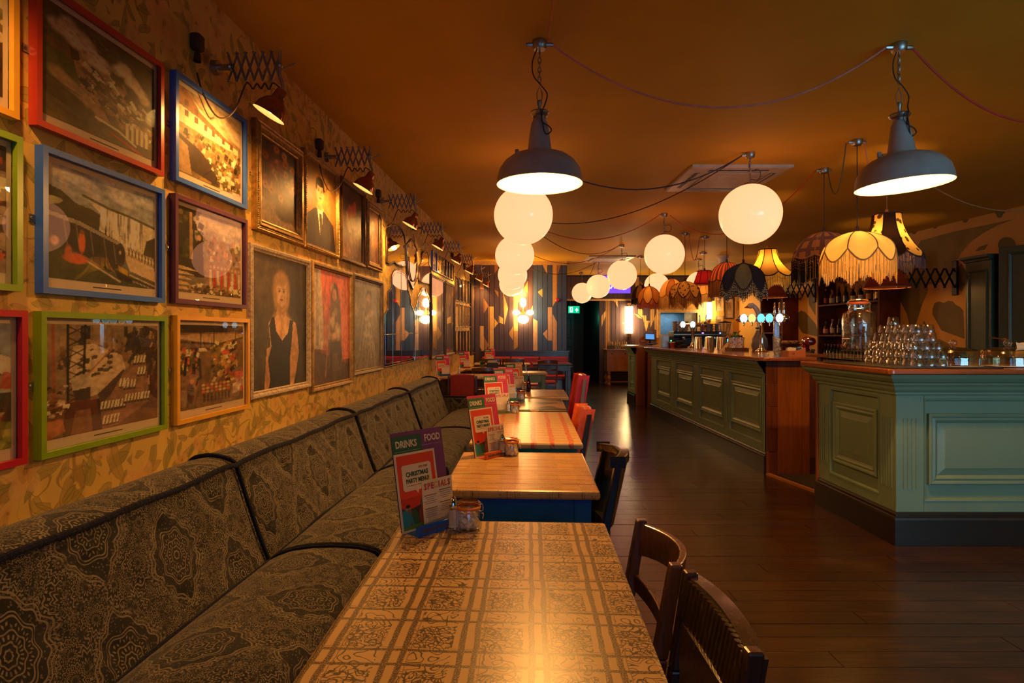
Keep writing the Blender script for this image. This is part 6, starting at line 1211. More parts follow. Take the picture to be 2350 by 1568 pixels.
M_GCAB = mat('dark_green_cabinet_paint', (.045, .075, .045), .4, var=.08)
cb = thing('tall_cupboard', 'tall dark green cupboard with cornice, behind the cake domes', 'cupboard', (6.1, 7.70, 0), -PI / 2)
MB().box(0, .40, .0, .45, .881, 2.30).build('body', M_GCAB, cb, .004)
q = MB(); run(q, V2((.40, 0), (0, 0), (0, .45)), [(.0, 2.28), (.015, 2.29), (.02, 2.31), (.045, 2.33), (.05, 2.36), (-.2, 2.361)]); q.build('cornice', M_GCAB, cb)
MB().rect(.30, 1.15, [(0, 0), (0, .012), (.012, .016), (.03, .004)], (.20, 0, 1.6)).build('door', M_GCAB, cb)
dl = thing('tall_cupboard', 'nearer tall green cupboard standing proud at the right edge', 'cupboard', (6.11, 7.20, 0), R(-69))
MB().box(0, .55, .0, .2, .881, 2.42).build('body', M_GCAB, dl, .004); MB().rect(.38, 1.4, [(0, 0), (0, .014), (.012, .018), (.03, .004)], (.30, 0, 1.64)).build('door', M_GCAB, dl)
# ---------------------------------------------------------------- sideboard, framed prints on the end wall
M_OAK = wood('carved_oak', (.42, .19, .045), (.58, .28, .08), .32, 'Z', coat=.2)
yy = 15.62; xa = U(1393) * yy; sb = thing('sideboard', 'carved oak sideboard with bulbous legs below the tube lamp', 'sideboard', (xa, yy, 0))
MB().box(-.03, 1.35, -.03, .5, .925, .955).build('top', M_OAK, sb, .006); MB().box(0, 1.32, 0, .48, .37, .925).build('body', M_OAK, sb)
for a, b in ((.0, .26), (.28, 1.04), (1.06, 1.32)):
    MB().rect(b - a - .02, .14, [(0, 0), (0, .012), (.015, .012), (.02, .006)], ((a + b) / 2, 0, .84), cap=True).build('drawer', M_OAK, sb)
    for x in ((a + b) / 2,) if b - a < .5 else (a + .2, b - .2): MB().ball((x, -.025, .84), .016, 10, 6).build('knob', M_WDK, sb)
    MB().rect(b - a - .02, .36, [(0, 0), (0, .012), (.02, .012), (.03, .004)], ((a + b) / 2, 0, .57), cap=True).build('door', M_OAK, sb)
    o = [((a + b) / 2 + (min(.17, (b - a) * .38)) * math.cos(w), .57 + .13 * math.sin(w)) for w in [PI / 8 + PI / 4 * k for k in range(8)]]
    MB().prism(o, -.026, -.004).build('octagon_moulding', M_OAK, sb, .008)
for x in (.06, 1.26):
    for y in (.05, .43): MB().lathe([(.001, 0), (.05, 0), (.055, .03), (.03, .07), (.028, .10), (.06, .15), (.066, .19), (.045, .24), (.03, .27), (.045, .29), (.045, .37), (.001, .37)], (x, y, 0), 16).build('leg', M_OAK, sb)
MB().box(.06, 1.26, .22, .26, .06, .09).build('stretcher', M_OAK, sb)
for k in range(3):
    px = (1401, 1417, 1433)[k]; y = 15.75; t = thing('condiment_caddy', 'small grey caddy of bottles on the sideboard, %s' % ('leftmost', 'in the middle', 'beside the bar end')[k], 'caddy', (U(px) * y, y, .955), 0, 'caddies on the sideboard')
    MB().rect(.17, .15, [(0, 0), (.008, 0)], (0, 0, .065)).box(-.085, .085, -.06, .06, 0, .10).build('box', [mat('slate_box', (.12, .16, .15), .5), mat('sage_box', (.30, .34, .24), .5), mat('tan_box', (.40, .22, .10), .5)][k], t, .003)
    for j, (dx, h) in enumerate(((-.05, .12), (0, .17), (.05, .11))): MB().lathe([(.001, 0), (.022, 0), (.022, h * .55), (.008, h * .8), (.008, h), (.001, h)], (dx, -.01, .1), 10).build('bottle', M_STEEL if j == 1 else M_BRASS, t)
M_PFR = mat('honey_frame', (.50, .28, .08), .4); 
for k, (x0, x1, y0, y1, lab, c) in enumerate(((1602, 1616, 684, 712, 'small print in a honey frame left of the short tube lamp', 0), (1640, 1660, 682, 716, 'pale print right of the short tube lamp, upper of two', 6), (1640, 1659, 724, 768, 'pale print right of the short tube lamp, lower of two', 6), (1662, 1684, 684, 732, 'tall pale print in a dark frame behind the blender', 6), (1686, 1706, 682, 728, 'honey framed print reflecting the lamp, beside the goose head', 4), (1663, 1682, 738, 768, 'lower print in a pale frame behind the citrus taps', 2))):
    y = YR - .012; w, h = (x1 - x0) / F * y, (y1 - y0) / F * y; t = thing('framed_print', lab, 'picture', (U((x0 + x1) / 2) * y, y, H + V((y0 + y1) / 2) * y), 0, 'prints behind the bar')
    MB().rect(w, h, [(0, 0), (0, .025), (.03, .025), (.03, .01)]).build('frame', M_BLKF if k in (3,) else M_PFR, t); MB().box(-w / 2 + .03, w / 2 - .03, -.008, 0, -h / 2 + .03, h / 2 - .03).build('mount', M_PAPER2, t)
    a_poster(90 + k, (.45, .32, .16), (.25, .16, .09), (.5, .4, .25)).mesh('print', w * .55, h * .6, M_PRINT, t, (0, -.009, 0)); MB().box(-w / 2 + .03, w / 2 - .03, -.014, -.012, -h / 2 + .03, h / 2 - .03).build('glazing', M_GLAZE, t)
# ---------------------------------------------------------------- things on the bar
def lib(name, m): return m
M_CHR = mat('chrome', (.75, .72, .68), .08, 1, var=.03)
ZB = ZT + .0005
def onbar(px, Y): return (U(px) * Y, Y, ZB)
# pyramid of upturned tumblers
tum = None; r0, r1, hh = .037, .030, .0545
def tumbler():
    t = thing('tumbler', 'upturned clear tumbler in the pyramid on the bar end', 'glass', (0, 0, 0), 0, 'pyramid of upturned tumblers')
    MB().lathe([(r0 - .0016, .0), (r0, .0), (r0 + .0006, .003), (r1 + .001, hh - .004), (r1 - .003, hh), (.001, hh), (.001, hh - .007), (r1 - .004, hh - .008), (r0 - .0018, .0)], seg=16, smooth=True).build('bowl', M_TUMB, t); return t
lay = [(7, 3, 0, 0), (7, 3, 0, 0), (6, 3, .5, 0), (6, 2, .5, .5), (5, 2, .8, .5), (1, 1, 1.2, .5)]
yN, yF = 3.80, 4.28; px_ = (yF - yN) / 6; base = []
for k, (ny, nx, oy, ox) in enumerate(lay):
    for j in range(nx):
        for i in range(ny):
            x, y = 2.70 + (j + ox) * .076, yN + (i + oy * (1 if k != 5 else 3)) * px_
            if tum is None: tum = tumbler(); o = tum
            else: o = dup(tum)
            o['label'] = 'lone upturned tumbler crowning the pyramid' if k == 5 else 'upturned tumbler in the pyramid: %s from its near end, %s row, %s layer' % (['first', 'second', 'third', 'fourth', 'fifth', 'sixth', 'seventh'][i], ['front', 'middle', 'back'][j], ['lowest', 'second', 'third', 'fourth', 'fifth'][k])
            o.location = (x + random.uniform(-.002, .002), y + random.uniform(-.002, .002), ZB + .008 + k * (hh + .0006))
# water dispenser on a wire stand
c = (2.79, 4.57); zb = 1.236; t = thing('drinks_dispenser', 'large glass drinks jar with orange seal and tap on a black wire stand', 'jar', (c[0], c[1], ZB)); z = zb - ZB
MB().lathe([(.001, z), (.105, z), (.113, z + .012), (.113, z + .25), (.105, z + .285), (.078, z + .305), (.068, z + .312), (.066, z + .355), (.064, z + .355), (.066, z + .315), (.100, z + .283), (.110, z + .25), (.110, z + .014), (.001, z + .010)], seg=40).build('jar', M_TUMB, t)
MB().lathe([(.001, z + .008 + .012), (.108, z + .022), (.108, z + .205), (.001, z + .205)], seg=36).build('water', glass('water', (.93, .94, .90), 1.33), t)
MB().lathe([(.070, z + .356), (.074, z + .360), (.074, z + .370), (.070, z + .374)], seg=32).build('seal', mat('orange_rubber', (.62, .12, .03), .5), t); MB().lathe([(.072, z + .374), (.075, z + .380), (.06, z + .392), (.001, z + .396)], seg=32).build('lid', M_TUMB, t)
MB().ring((0, 0, z + .325), .069, .003, 28).tube([(.07, 0, z + .325), (.095, 0, z + .36), (.07, 0, z + .39)], .003, 6).tube([(-.07, 0, z + .325), (-.095, 0, z + .36), (-.07, 0, z + .39)], .003, 6).build('wire_clip', M_CHR, t)
a = R(205); d = Vector((math.cos(a), math.sin(a), 0)); MB().tube([d * .108 + Vector((0, 0, z + .05)), d * .15 + Vector((0, 0, z + .05)), d * .165 + Vector((0, 0, z + .03))], .012, 10).tube([d * .14 + Vector((0, 0, z + .05)), d * .14 + Vector((0, 0, z + .085))], .005, 6).tube([d * .14 + Vector((-.02, .02, z + .085)), d * .14 + Vector((.02, -.02, z + .088))], .006, 6).build('tap', M_CHR, t)
q = MB().ring((0, 0, z - .004), .112, .004, 32).ring((0, 0, .03), .112, .003, 32)
for k in range(4): w = PI / 4 + PI / 2 * k; q.tube([(.112 * math.cos(w), .112 * math.sin(w), z + .02), (.112 * math.cos(w), .112 * math.sin(w), .0)], .0035, 6)
q.build('wire_stand', M_BLACK, t)
# cake domes
M_WPLATE = mat('white_china', (.62, .56, .46), .25)
def cake(lab, x, y, r, h, tagc=None):
    t = thing('cake_dome', lab, 'cake dome', (x, y, ZB), 0, 'glass cake domes')
    MB().lathe([(.001, .0), (r * .7, .0), (r + .012, .006), (r + .012, .009), (.001, .006)], seg=40).build('plate', M_WPLATE, t)
    MB().lathe([(r, .010), (r, .055), (r * .985, .085), (r * .90, .112), (r * .6, h), (.015, h + .008), (.012, h + .012), (.001, h + .012), (.001, h + .004), (r * .58, h - .004), (r * .88, .108), (r * .965, .084), (r * .98, .055), (r * .98, .010)], seg=44).build('dome', M_DOME, t)
    MB().ball((0, 0, h + .035), .024, 16, 10).build('knob', M_DOME, t)
    if tagc: MB().box(-.04, .04, -.0008, .0008, -.024, .024).build('price_tag', M_PAPER2, t, loc=(.035, -r * .45, h + .01), rot=(R(-20), R(10), R(8)))
    return t
cake('wide glass cake dome beside the tumblers', 3.062, 3.97, .152, .125); cake('glass cake dome with a cardboard price tag', 3.43, 3.97, .155, .125, 1)
t = thing('wooden_spoon', 'dark wooden spoon lying on the tagged cake dome', 'spoon', (3.43, 3.99, ZB + .185)); MB().ball((0, 0, 0), .018, 12, 8, .6).tube([(0, 0, 0), (0, .12, .01)], .005, 6).build('bowl', M_WDK, t)
t = thing('cake_tin', 'cream paper parcel at the right edge of the counter', 'parcel', (3.70, 4.05, ZB)); MB().lathe([(.001, 0), (.10, 0), (.115, .06), (.11, .12), (.085, .16), (.001, .17)], seg=18).build('wrap', M_PAPER2, t); MB().ring((0, 0, .125), .11, .004, 18).build('string', M_TANF, t)
# items along the long worktop
MT = [(2.93, 8.62), (3.0, 8.9), (2.98, 8.36), (3.06, 8.5), (3.1, 8.75), (3.14, 8.30), (3.2, 8.55), (3.09, 8.12), (3.19, 8.05)]
tin = None; NMX = ['leftmost, nearest the coffee machine', 'tucked behind the leftmost', 'second in the front row', 'between the two rows', 'behind, under the purple light', 'third in the front row', 'behind the third', 'fourth in the front row, brightest', 'rightmost, by the flower cup']
for k, (x, y) in enumerate(MT):
    lab = 'steel cocktail shaker tin upside down on the bar, ' + NMX[k]
    if tin is None:
        tin = thing('shaker_tin', lab, 'shaker tin', (x, y, ZB), 0, 'cocktail shaker tins'); MB().lathe([(.046, .0), (.0475, .002), (.046, .006), (.036, .165), (.033, .178), (.001, .18)], seg=24).build('cup', M_CHR, tin); MB().lathe([(.0478, 0), (.0485, .003), (.0465, .006)], seg=24).build('rolled_rim', M_STEEL, tin)
    else: dup(tin, lab, (x, y, ZB))
def pint(lab, x, y, h, r, ice=True):
    t = thing('tall_glass', lab, 'glass', (x, y, ZB)); MB().lathe([(.001, .004), (r * .78, .0), (r, h), (r - .002, h), (r * .76, .008), (.001, .010)], seg=24).build('bowl', M_TUMB, t)
    if ice:
        q = MB()
        for k in range(14): q.box(-.012, .012, -.012, .012, -.012, .012, Matrix.Translation((random.uniform(-.017, .017), random.uniform(-.017, .017), .03 + k * .011)) @ Matrix.Rotation(random.random() * 3, 4, (1, .4, .7)))
        q.build('wrapped_sweets', mat('white_paper_wraps', (.62, .56, .48), .5), t, kind='stuff')
    return t
pint('tall glass of white wrapped sweets near the corner of the bar', *onbar(1783, 5.62)[:2], .20, .040)
x, y, _ = onbar(1822, 5.72); t = thing('cutlery_box', 'small orange wooden box holding cards and napkins at the bar corner', 'box', (x, y, ZB), R(4)); M_BOXW = wood('orange_box_wood', (.40, .11, .03), (.52, .17, .05), .35, 'X')
MB().prism([(-.085, 0), (.085, 0), (.085, .088), (.01, .062), (-.085, .058)], -.055, -.045).prism([(-.085, 0), (.085, 0), (.085, .088), (.01, .062), (-.085, .058)], .045, .055).box(-.085, -.077, -.046, .046, 0, .058).box(.077, .085, -.046, .046, 0, .088).box(-.08, .08, -.046, .046, .0, .008).build('body', M_BOXW, t)
text('D', .028, M_WDK, t, (-.035, -.0555, .03), bold=.02)
for k, (dx, h, m) in enumerate(((-.045, .105, M_PAPER2), (-.028, .11, M_PAPER2), (.012, .108, M_NAVY), (.03, .112, M_BLACK), (.05, .11, M_STEEL))): o = thing('loyalty_card', 'card standing in the orange wooden box, %s' % ['leftmost, cream', 'second, cream', 'third, navy', 'fourth, black', 'fifth, silver'][k], 'card', (x + dx, y, ZB + .009), R(4), 'cards in the orange box'); MB().box(-.018, .018, -.03, .03, 0, h - .03, Matrix.Rotation(R(8), 4, 'Y') @ Matrix.Rotation(R(80), 4, 'Z')).build('card', m, o)
# beer fonts
E_LENS = emis('beer_badge_glow', (.55, .85, 1.0), 1.7); E_LENSY = emis('yellow_badge_glow', (1, .75, .2), 1.2); E_LENSC = emis('cyan_badge_glow', (.2, .8, .85), 1.2)
def font(lab, x, y, rz, span, lenses, hz=.38, scale=1.0):
    t = thing('beer_font', lab, 'beer font', (x, y, ZB), rz)
    MB().lathe([(.001, 0), (.075, 0), (.078, .01), (.05, .03), (.03, .05), (.024, .08), (.024, hz - .04), (.036, hz - .02), (.03, hz)], seg=24).build('column', M_CHR, t)
    MB().tube([(-span / 2, 0, hz + .03), (span / 2, 0, hz + .03)], .034, 16).ball((-span / 2, 0, hz + .03), .042, 16, 10).ball((span / 2, 0, hz + .03), .055, 16, 10).build('crossbar', M_CHR, t)
    for k, (u, m) in enumerate(lenses):
        q = MB().lathe([(.001, .075), (.030, .070), (.040, .055), (.042, .05)], seg=20, M=Matrix.Translation((u * span, 0, hz + .035)) @ Matrix.Rotation(PI / 2, 4, 'X') @ Matrix.Scale(1.3, 4, (0, 1, 0))); o = q.build('badge', m, t)
        MB().lathe([(.042, .05), (.045, .05), (.045, .02), (.03, .0)], seg=20, M=Matrix.Translation((u * span, 0, hz + .035)) @ Matrix.Rotation(PI / 2, 4, 'X') @ Matrix.Scale(1.3, 4, (0, 1, 0))).build('badge_rim', M_CHR, o)
        MB().tube([(u * span, -.03, hz + .01), (u * span, -.075, hz - .01), (u * span, -.08, hz - .06)], .008, 8).build('spout', M_CHR, t)
    return t
X, Yf, _ = onbar(1748, 7.3); f1_ = font('chrome beer font with a row of glowing badges, nearest on the bar', X, Yf, R(-20), .52, ((-.40, E_LENS), (-.22, E_LENSY), (-.02, E_LENSC), (.16, E_LENSC), (.38, E_LENS)))
for k, u in enumerate((.30, .40, .50)):
    MB().tube([(u * .52 - .0, .08, .40), (u * .52, .08, .46)], .008, 8).lathe([(.013, .46), (.015, .47), (.012, .60), (.008, .61), (.001, .612)], (u * .52, .08, 0), 14).build('pump_handle', M_CHR, f1_)
MB().box(.14, .21, .06, .10, .0, .41).build('pump_column', M_STEEL, f1_, .01)
X, Yf, _ = onbar(1590, 9.6); f2_ = font('chrome beer font with two white badges, farther along the bar', X, Yf, R(-20), .34, ((-.45, E_LENS), (.0, E_LENS)), .34)
for u in (.3, .6): MB().tube([(u * .34, .06, .36), (u * .34, .06, .40)], .007, 8).lathe([(.012, .40), (.013, .42), (.011, .53), (.001, .535)], (u * .34, .06, 0), 12).build('pump_handle', M_CHR, f2_)
# flower cup on a wooden tray, goose head, blender, napkins
X, Y, _ = onbar(1691, 7.75); tr = thing('serving_tray', 'small square wooden tray under the flower cup', 'tray', (X, Y, ZB), R(10)); MB().box(-.12, .12, -.085, .085, 0, .008).rect(.24, .17, [(0, 0)]).build('base', M_WBR, tr); MB().box(-.12, .12, -.085, -.075, .008, .04).box(-.12, .12, .075, .085, .008, .04).box(-.12, -.11, -.075, .075, .008, .04).box(.11, .12, -.075, .075, .008, .04).build('rim', M_WBR, tr)
g = G('pink_patterned_cup'); o = g.co(); M_CUP = g.bsdf(g.mix(g.step(g.vor(o, 34)['Distance'], .30, .42), (.45, .10, .10), (.62, .50, .42)), .4)
for k, (dx, lab) in enumerate(((-.055, 'left'), (.035, 'right, in front'))):
    t = thing('patterned_cup', 'pink and cream patterned tin on the small tray, ' + lab, 'tin', (X + dx, Y - .01 * k, ZB + .009)); MB().lathe([(.001, 0), (.052, 0), (.056, .165), (.052, .165), (.048, .01), (.001, .01)], seg=24).build('body', M_CUP, t); MB().ring((0, 0, .165), .0545, .003, 24).build('rim', M_STEEL, t)
t = thing('potted_plant', 'small leafy green plant in the patterned tins on the tray', 'plant', (X - .01, Y + .0, ZB + .17)); M_LEAF = mat('green_leaf', (.06, .17, .03), .45)
for k in range(26):
    a, e, L = random.random() * 6.28, random.uniform(.2, 1.2), random.uniform(.05, .09); d = Vector((math.cos(a) * math.cos(e), math.sin(a) * math.cos(e), math.sin(e))); s = d.cross(Vector((0, 0, 1))).normalized(); b = d * random.uniform(.015, .06); q = MB()
    q.grid(4, 2, lambda i, j: b + d * L * i + s * (j - .5) * .055 * math.sin(PI * (.08 + .9 * i)) - Vector((0, 0, .035 * i * i)) + Vector((0, 0, .008 * abs(j - .5)))); q.tube([Vector((0, 0, -.02)), b], .002, 4); q.build('leaf', M_LEAF, t)
X, Y, _ = onbar(1737, 8.1); t = thing('goose_head_ornament', 'white goose head and neck ornament with an orange beak above the beer font', 'ornament', (X, Y, ZB), R(-4)); M_GOOSE = mat('white_glazed_goose', (.82, .74, .62), .4, spec=.2)
MB().tube(smooth_path([(.035, 0, .26), (.035, 0, .36), (.028, 0, .46), (.0, 0, .55), (-.045, 0, .605), (-.085, 0, .61), (-.125, 0, .592)], 5), [.040 - .010 * min(1, i / 18) + (.008 if 21 < i < 28 else 0) - (.012 if i > 28 else 0) for i in range(31)], 12).ball((-.085, 0, .606), .036, 14, 10).build('neck', M_GOOSE, t)
MB().lathe([(.022, 0), (.018, .02), (.010, .05), (.001, .062)], seg=12, M=Matrix.Translation((-.112, 0, .598)) @ Matrix.Rotation(R(-105), 4, 'Y')).build('beak', M_ORPAD, t); MB().ball((-.095, -.033, .618), .005, 8, 6).ball((-.095, .033, .618), .005, 8, 6).build('eye', M_BLACK, t)
MB().lathe([(.001, 0), (.09, 0), (.11, .06), (.10, .15), (.06, .22), (.042, .27)], (.035, 0, 0), 20).build('body', mat('grey_glazed_body', (.16, .14, .15), .4), t); MB().ring((.035, 0, .30), .043, .012, 20).build('collar', mat('dark_green_ribbon', (.02, .07, .05), .6), t)
X, Y, _ = onbar(1664, 8.75); t = thing('blender', 'blender with clear jug and a teal lit display on the bar', 'blender', (X, Y, ZB)); MB().box(-.075, .075, -.08, .08, 0, .17).build('motor_base', M_BLACK, t, .02); MB().box(.0, .065, -.084, -.079, .09, .15).build('display', E_LENSC, t)
MB().lathe([(.001, .18), (.05, .18), (.085, .38), (.082, .38), (.048, .185), (.001, .185)], seg=24).build('jug', M_TUMB, t); MB().lathe([(.001, .385), (.088, .385), (.088, .40), (.03, .41), (.001, .42)], seg=24).build('lid', M_BLACK, t)
X, Y, _ = onbar(1668, 8.0); t = thing('paper_napkin', 'folded cream napkin leaning by the patterned tins', 'napkin', (X, Y, ZB), R(20)); MB().prism([(-.07, 0), (.06, .0), (.075, .12), (.06, .125)], -.04, .04).build('paper', M_PAPER2, t)
# far end of the worktop: till, disc, tray, green lit box, red cup, card machine
E_TILL = emis('till_screen_glow', (.12, .35, .8), 1.0)
t = thing('till_screen', 'tilted till touchscreen with a blue display at the far end of the bar', 'till', (U(1491) * 11.6, 11.6, ZB)); MB().lathe([(.001, 0), (.06, 0), (.05, .02), (.02, .05), (.02, .12), (.001, .12)], seg=16).build('stand', M_BLACK, t)
Mx = Matrix.Translation((0, -.02, .17)) @ Matrix.Rotation(R(-25), 4, 'X') @ Matrix.Rotation(R(4), 4, 'Y'); MB().box(-.10, .10, 0, .03, -.075, .075, Mx).build('housing', M_BLACK, t, .004); q = MB().box(-.085, .085, -.003, 0, -.055, .055, Mx); q.build('display', E_TILL, t); text('9:41 12', .03, M_WHITE, t, Mx @ Vector((0, -.0035, .0)), rot=(PI / 2 - R(25), R(4), 0)) if False else None
t = thing('wooden_disc', 'round wooden disc with a cream band leaning by the till', 'board', (U(1476) * 11.75, 11.75, ZB + .085)); MB().lathe([(.001, .012), (.085, .012), (.085, -.012), (.001, -.012)], seg=32, M=Matrix.Rotation(PI / 2, 4, 'X')).build('disc', M_BOXW, t); MB().box(-.045, .045, -.014, -.011, -.012, .004).build('band', M_PAPER2, t)
t = thing('menu_folder', 'black folder lying open on the far bar unit', 'folder', (U(1489) * 11.35, 11.36, ZB + .002), R(15)); MB().box(-.15, .15, -.09, .09, 0, .012, Matrix.Rotation(R(-6), 4, 'Y') @ Matrix.Translation((0, 0, .016))).build('cover', M_BLACK, t); MB().box(-.14, .0, -.08, .08, .0, .004).build('page', M_PAPER2, t)
t = thing('card_printer', 'grey metal box with a green light at the far end of the worktop', 'machine', (U(1521) * 9.95, 9.72, ZB)); MB().box(-.10, .02, -.08, .08, 0, .20).build('case', M_GALV, t, .006); MB().box(.02, .10, -.075, .075, 0, .17).build('side_case', M_BLACK, t, .006); MB().ball((.05, -.08, .11), .011, 10, 8).build('light', emis('green_led_glow', (.05, 1, .3), 4), t)
t = thing('paper_cup', 'red paper cup with a cream rim near the far end of the worktop', 'cup', (U(1543) * 9.55, 9.55, ZB)); MB().lathe([(.001, 0), (.034, 0), (.044, .075), (.042, .075), (.001, .07)], seg=20).build('cup', mat('red_card', (.42, .03, .02), .5), t); MB().lathe([(.045, .075), (.046, .082), (.04, .092), (.001, .093)], seg=20).build('lid', M_CREAM, t)
t = thing('card_machine', 'black card reader beside the red paper cup', 'card machine', (U(1562) * 9.5, 9.5, ZB), R(20)); MB().box(-.07, .07, -.09, .09, 0, .05).box(-.05, .05, -.02, .08, .05, .11).build('body', M_BLACK, t, .012); MB().box(-.03, .03, -.085, -.03, .05, .053).build('keypad', M_GALV, t)
# coffee machine with cups on the counter behind
zc2 = .921; t = thing('coffee_machine', 'black espresso machine with purple and blue lights behind the bar', 'coffee machine', (4.25, 12.6, zc2)); MB().box(-.55, .55, -.2, .25, .06, .20).box(-.55, .55, .05, .25, .2, .38).box(-.56, .56, -.16, .25, .38, .50).build('body', M_BLACK, t, .012); MB().box(-.56, .56, -.165, -.16, .42, .44).box(-.55, .55, -.2, .0, .055, .065).build('steel_trim', M_STEEL, t)
for sx in (-.5, .5):
    for sy in (-.15, .2): MB().lathe([(.001, 0), (.03, 0), (.025, .065), (.001, .065)], (sx, sy, 0), 12).build('foot', M_STEEL, t)
for k in range(3): MB().lathe([(.04, .38), (.042, .34), (.035, .32), (.001, .32)], (-.33 + .33 * k, -.08, 0), 16).tube([(-.33 + .33 * k, -.11, .335), (-.33 + .33 * k, -.24, .32)], .012, 8).build('group_head', M_CHR, t)
for k, (dx, c) in enumerate(((.05, (.35, .1, 1)), (.42, (.1, .2, 1)))): MB().ball((dx, -.17, .46), .022, 10, 8, .6).build('light', emis('machine_light_glow_%d' % (k + 1), c, 6), t)
MB().tube([(-.6, -.1, .38), (-.62, -.16, .2), (-.6, -.2, .1)], .006, 6).tube([(.6, -.1, .38), (.62, -.16, .2), (.6, -.2, .1)], .006, 6).build('steam_wand', M_CHR, t)
cup = None; M_CUPW = mat('buff_stoneware', (.50, .36, .20), .4); M_CUPG = mat('grey_glass_cup', (.30, .26, .24), .2)
n = 0
for k, (dx, dy, st) in enumerate(((-.50, -.05, 4), (-.38, -.06, 4), (-.26, -.04, 4), (-.44, .08, 3), (-.30, .09, 3), (-.12, -.03, 2), (.10, .0, 3), (.20, -.04, 3), (.30, .02, 3), (.40, -.03, 3))):
    for j in range(st):
        m = M_CUPW if k < 6 else M_CUPG; lab = '%s cup stacked on the espresso machine, %s in the %s pile from the left' % ('buff' if k < 6 else 'grey', ['lowest', 'second', 'third', 'topmost'][j], ['first', 'third', 'fourth', 'second', 'fifth', 'sixth', 'seventh', 'eighth', 'ninth', 'tenth'][k])
        t2 = thing('coffee_cup', lab, 'cup', (4.25 + dx, 12.62 + dy, zc2 + .501 + j * .05), random.random() * 6, 'cups stacked on the espresso machine'); MB().lathe([(.001, .0), (.026, .0), (.05, .045), (.052, .06), (.049, .06), (.046, .045), (.001, .01)], seg=16).build('bowl', m, t2); MB().tube(smooth_path([(.046, 0, .05), (.07, 0, .045), (.068, 0, .025), (.042, 0, .02)], 4), .004, 6).build('handle', m, t2)
# tray of pastries, red stand mixer, basket on the back counter
zc3 = .881
t = thing('pastry_tray', 'round tray of pastries behind the orange box', 'tray', (5.83, 11.78, zc3)); MB().lathe([(.001, 0), (.10, 0), (.09, .20), (.20, .26), (.21, .28), (.19, .275), (.001, .26)], seg=28).build('stand', M_WBR, t)
for k in range(7):
    a = 6.28 * k / 7; o = thing('bun', 'round golden bun on the pastry tray, %s' % ['front', 'front right', 'right', 'back right', 'back left', 'left', 'front left'][k], 'bun', (5.83 + .12 * math.cos(a - 1.6), 11.78 + .12 * math.sin(a - 1.6), zc3 + .295), 0, 'buns on the pastry tray'); MB().ball((0, 0, .02), .05, 14, 8, .7).build('crust', mat('golden_crust', (.55, .26, .08), .5), o); MB().ball((0, 0, .038), .03, 10, 6, .6).build('glaze', mat('sugar_glaze', (.68, .42, .2), .25), o)
t = thing('stand_mixer', 'glossy red stand mixer beside the bottle shelves', 'mixer', (5.95, 11.33, zc3)); M_GLR = mat('glossy_red_enamel', (.33, .012, .010), .12, Coat_Weight=.6)
MB().box(-.1, .1, -.16, .16, 0, .05).box(-.05, .05, .04, .14, .05, .28).build('base', M_GLR, t, .02); MB().lathe([(.001, -.17), (.05, -.16), (.085, -.08), (.09, .05), (.07, .15), (.001, .17)], seg=20, M=Matrix.Translation((0, 0, .34)) @ Matrix.Rotation(PI / 2, 4, 'X')).build('motor_head', M_GLR, t); MB().lathe([(.001, .055), (.05, .055), (.09, .13), (.095, .19), (.09, .19), (.001, .08)], (0, -.05, 0), 20).build('bowl', M_STEEL, t)
t = thing('wooden_crate', 'dark wooden crate with a smiling mask print behind the cake domes', 'crate', (6.2, 7.95, zc3)); MB().box(-.16, .16, -.13, .13, 0, .24).build('body', M_WDK, t, .006); MB().ring((-.05, -.131, .12), .022, .004, 14, Matrix.Rotation(PI / 2, 3, 'X')).ring((.05, -.131, .12), .022, .004, 14, Matrix.Rotation(PI / 2, 3, 'X')).build('painted_rings', M_BLACK, t)
# ---------------------------------------------------------------- bottles on the shelves
BPROTO = {}
CB = {'green': glass('green_bottle_glass', (.10, .20, .05), 1.5, 1.2), 'amber': glass('amber_bottle_glass', (.35, .14, .03), 1.5, 1.2), 'clear': M_TUMB, 'dark': mat('dark_bottle_glass', (.012, .014, .010), .08), 'blue': glass('blue_bottle_glass', (.05, .15, .5), 1.5, 1.2)}
LB = {'cream': mat('cream_label', (.55, .42, .22), .5), 'red': mat('red_label', (.45, .06, .03), .5), 'orange': mat('orange_label', (.55, .22, .06), .5), 'black': mat('black_label', (.02, .02, .02), .4), 'gold': mat('gold_label', (.5, .33, .1), .35, .6)}
def bottle(lab, x, y, z, h, r, gcol, lcol, group, square=False):
    key = (h, r, gcol, lcol)
    if key not in BPROTO:
        t = thing('bottle', lab, 'bottle', (x, y, z), 0, group); sh_ = h * .58
        MB().lathe([(.001, .0), (r * .95, .0), (r, .006), (r, sh_), (r * .75, sh_ + h * .08), (r * .36, sh_ + h * .15), (r * .33, h - .012), (r * .4, h - .012), (r * .4, h - .002), (.001, h - .002)], seg=14).build('body', CB[gcol], t)
        MB().lathe([(r + .0006, h * .12), (r + .0006, h * .44)], seg=14).build('label', LB[lcol], t); MB().lathe([(r * .42, h - .035), (r * .42, h), (.001, h + .001)], seg=10).build('cap', LB['red' if lcol in ('cream', 'red') else 'black'], t)
        BPROTO[key] = t; return t
    return dup(BPROTO[key], lab, (x, y, z), 0, group)
ORD = ['first', 'second', 'third', 'fourth', 'fifth', 'sixth', 'seventh', 'eighth', 'ninth', 'tenth', 'eleventh', 'twelfth', 'thirteenth', 'fourteenth', 'fifteenth', 'sixteenth', 'seventeenth']
kinds = [('dark', 'red', .31, .037), ('amber', 'cream', .29, .040), ('green', 'gold', .33, .036), ('clear', 'orange', .30, .042), ('blue', 'cream', .28, .040), ('amber', 'black', .32, .038), ('clear', 'cream', .27, .045)]
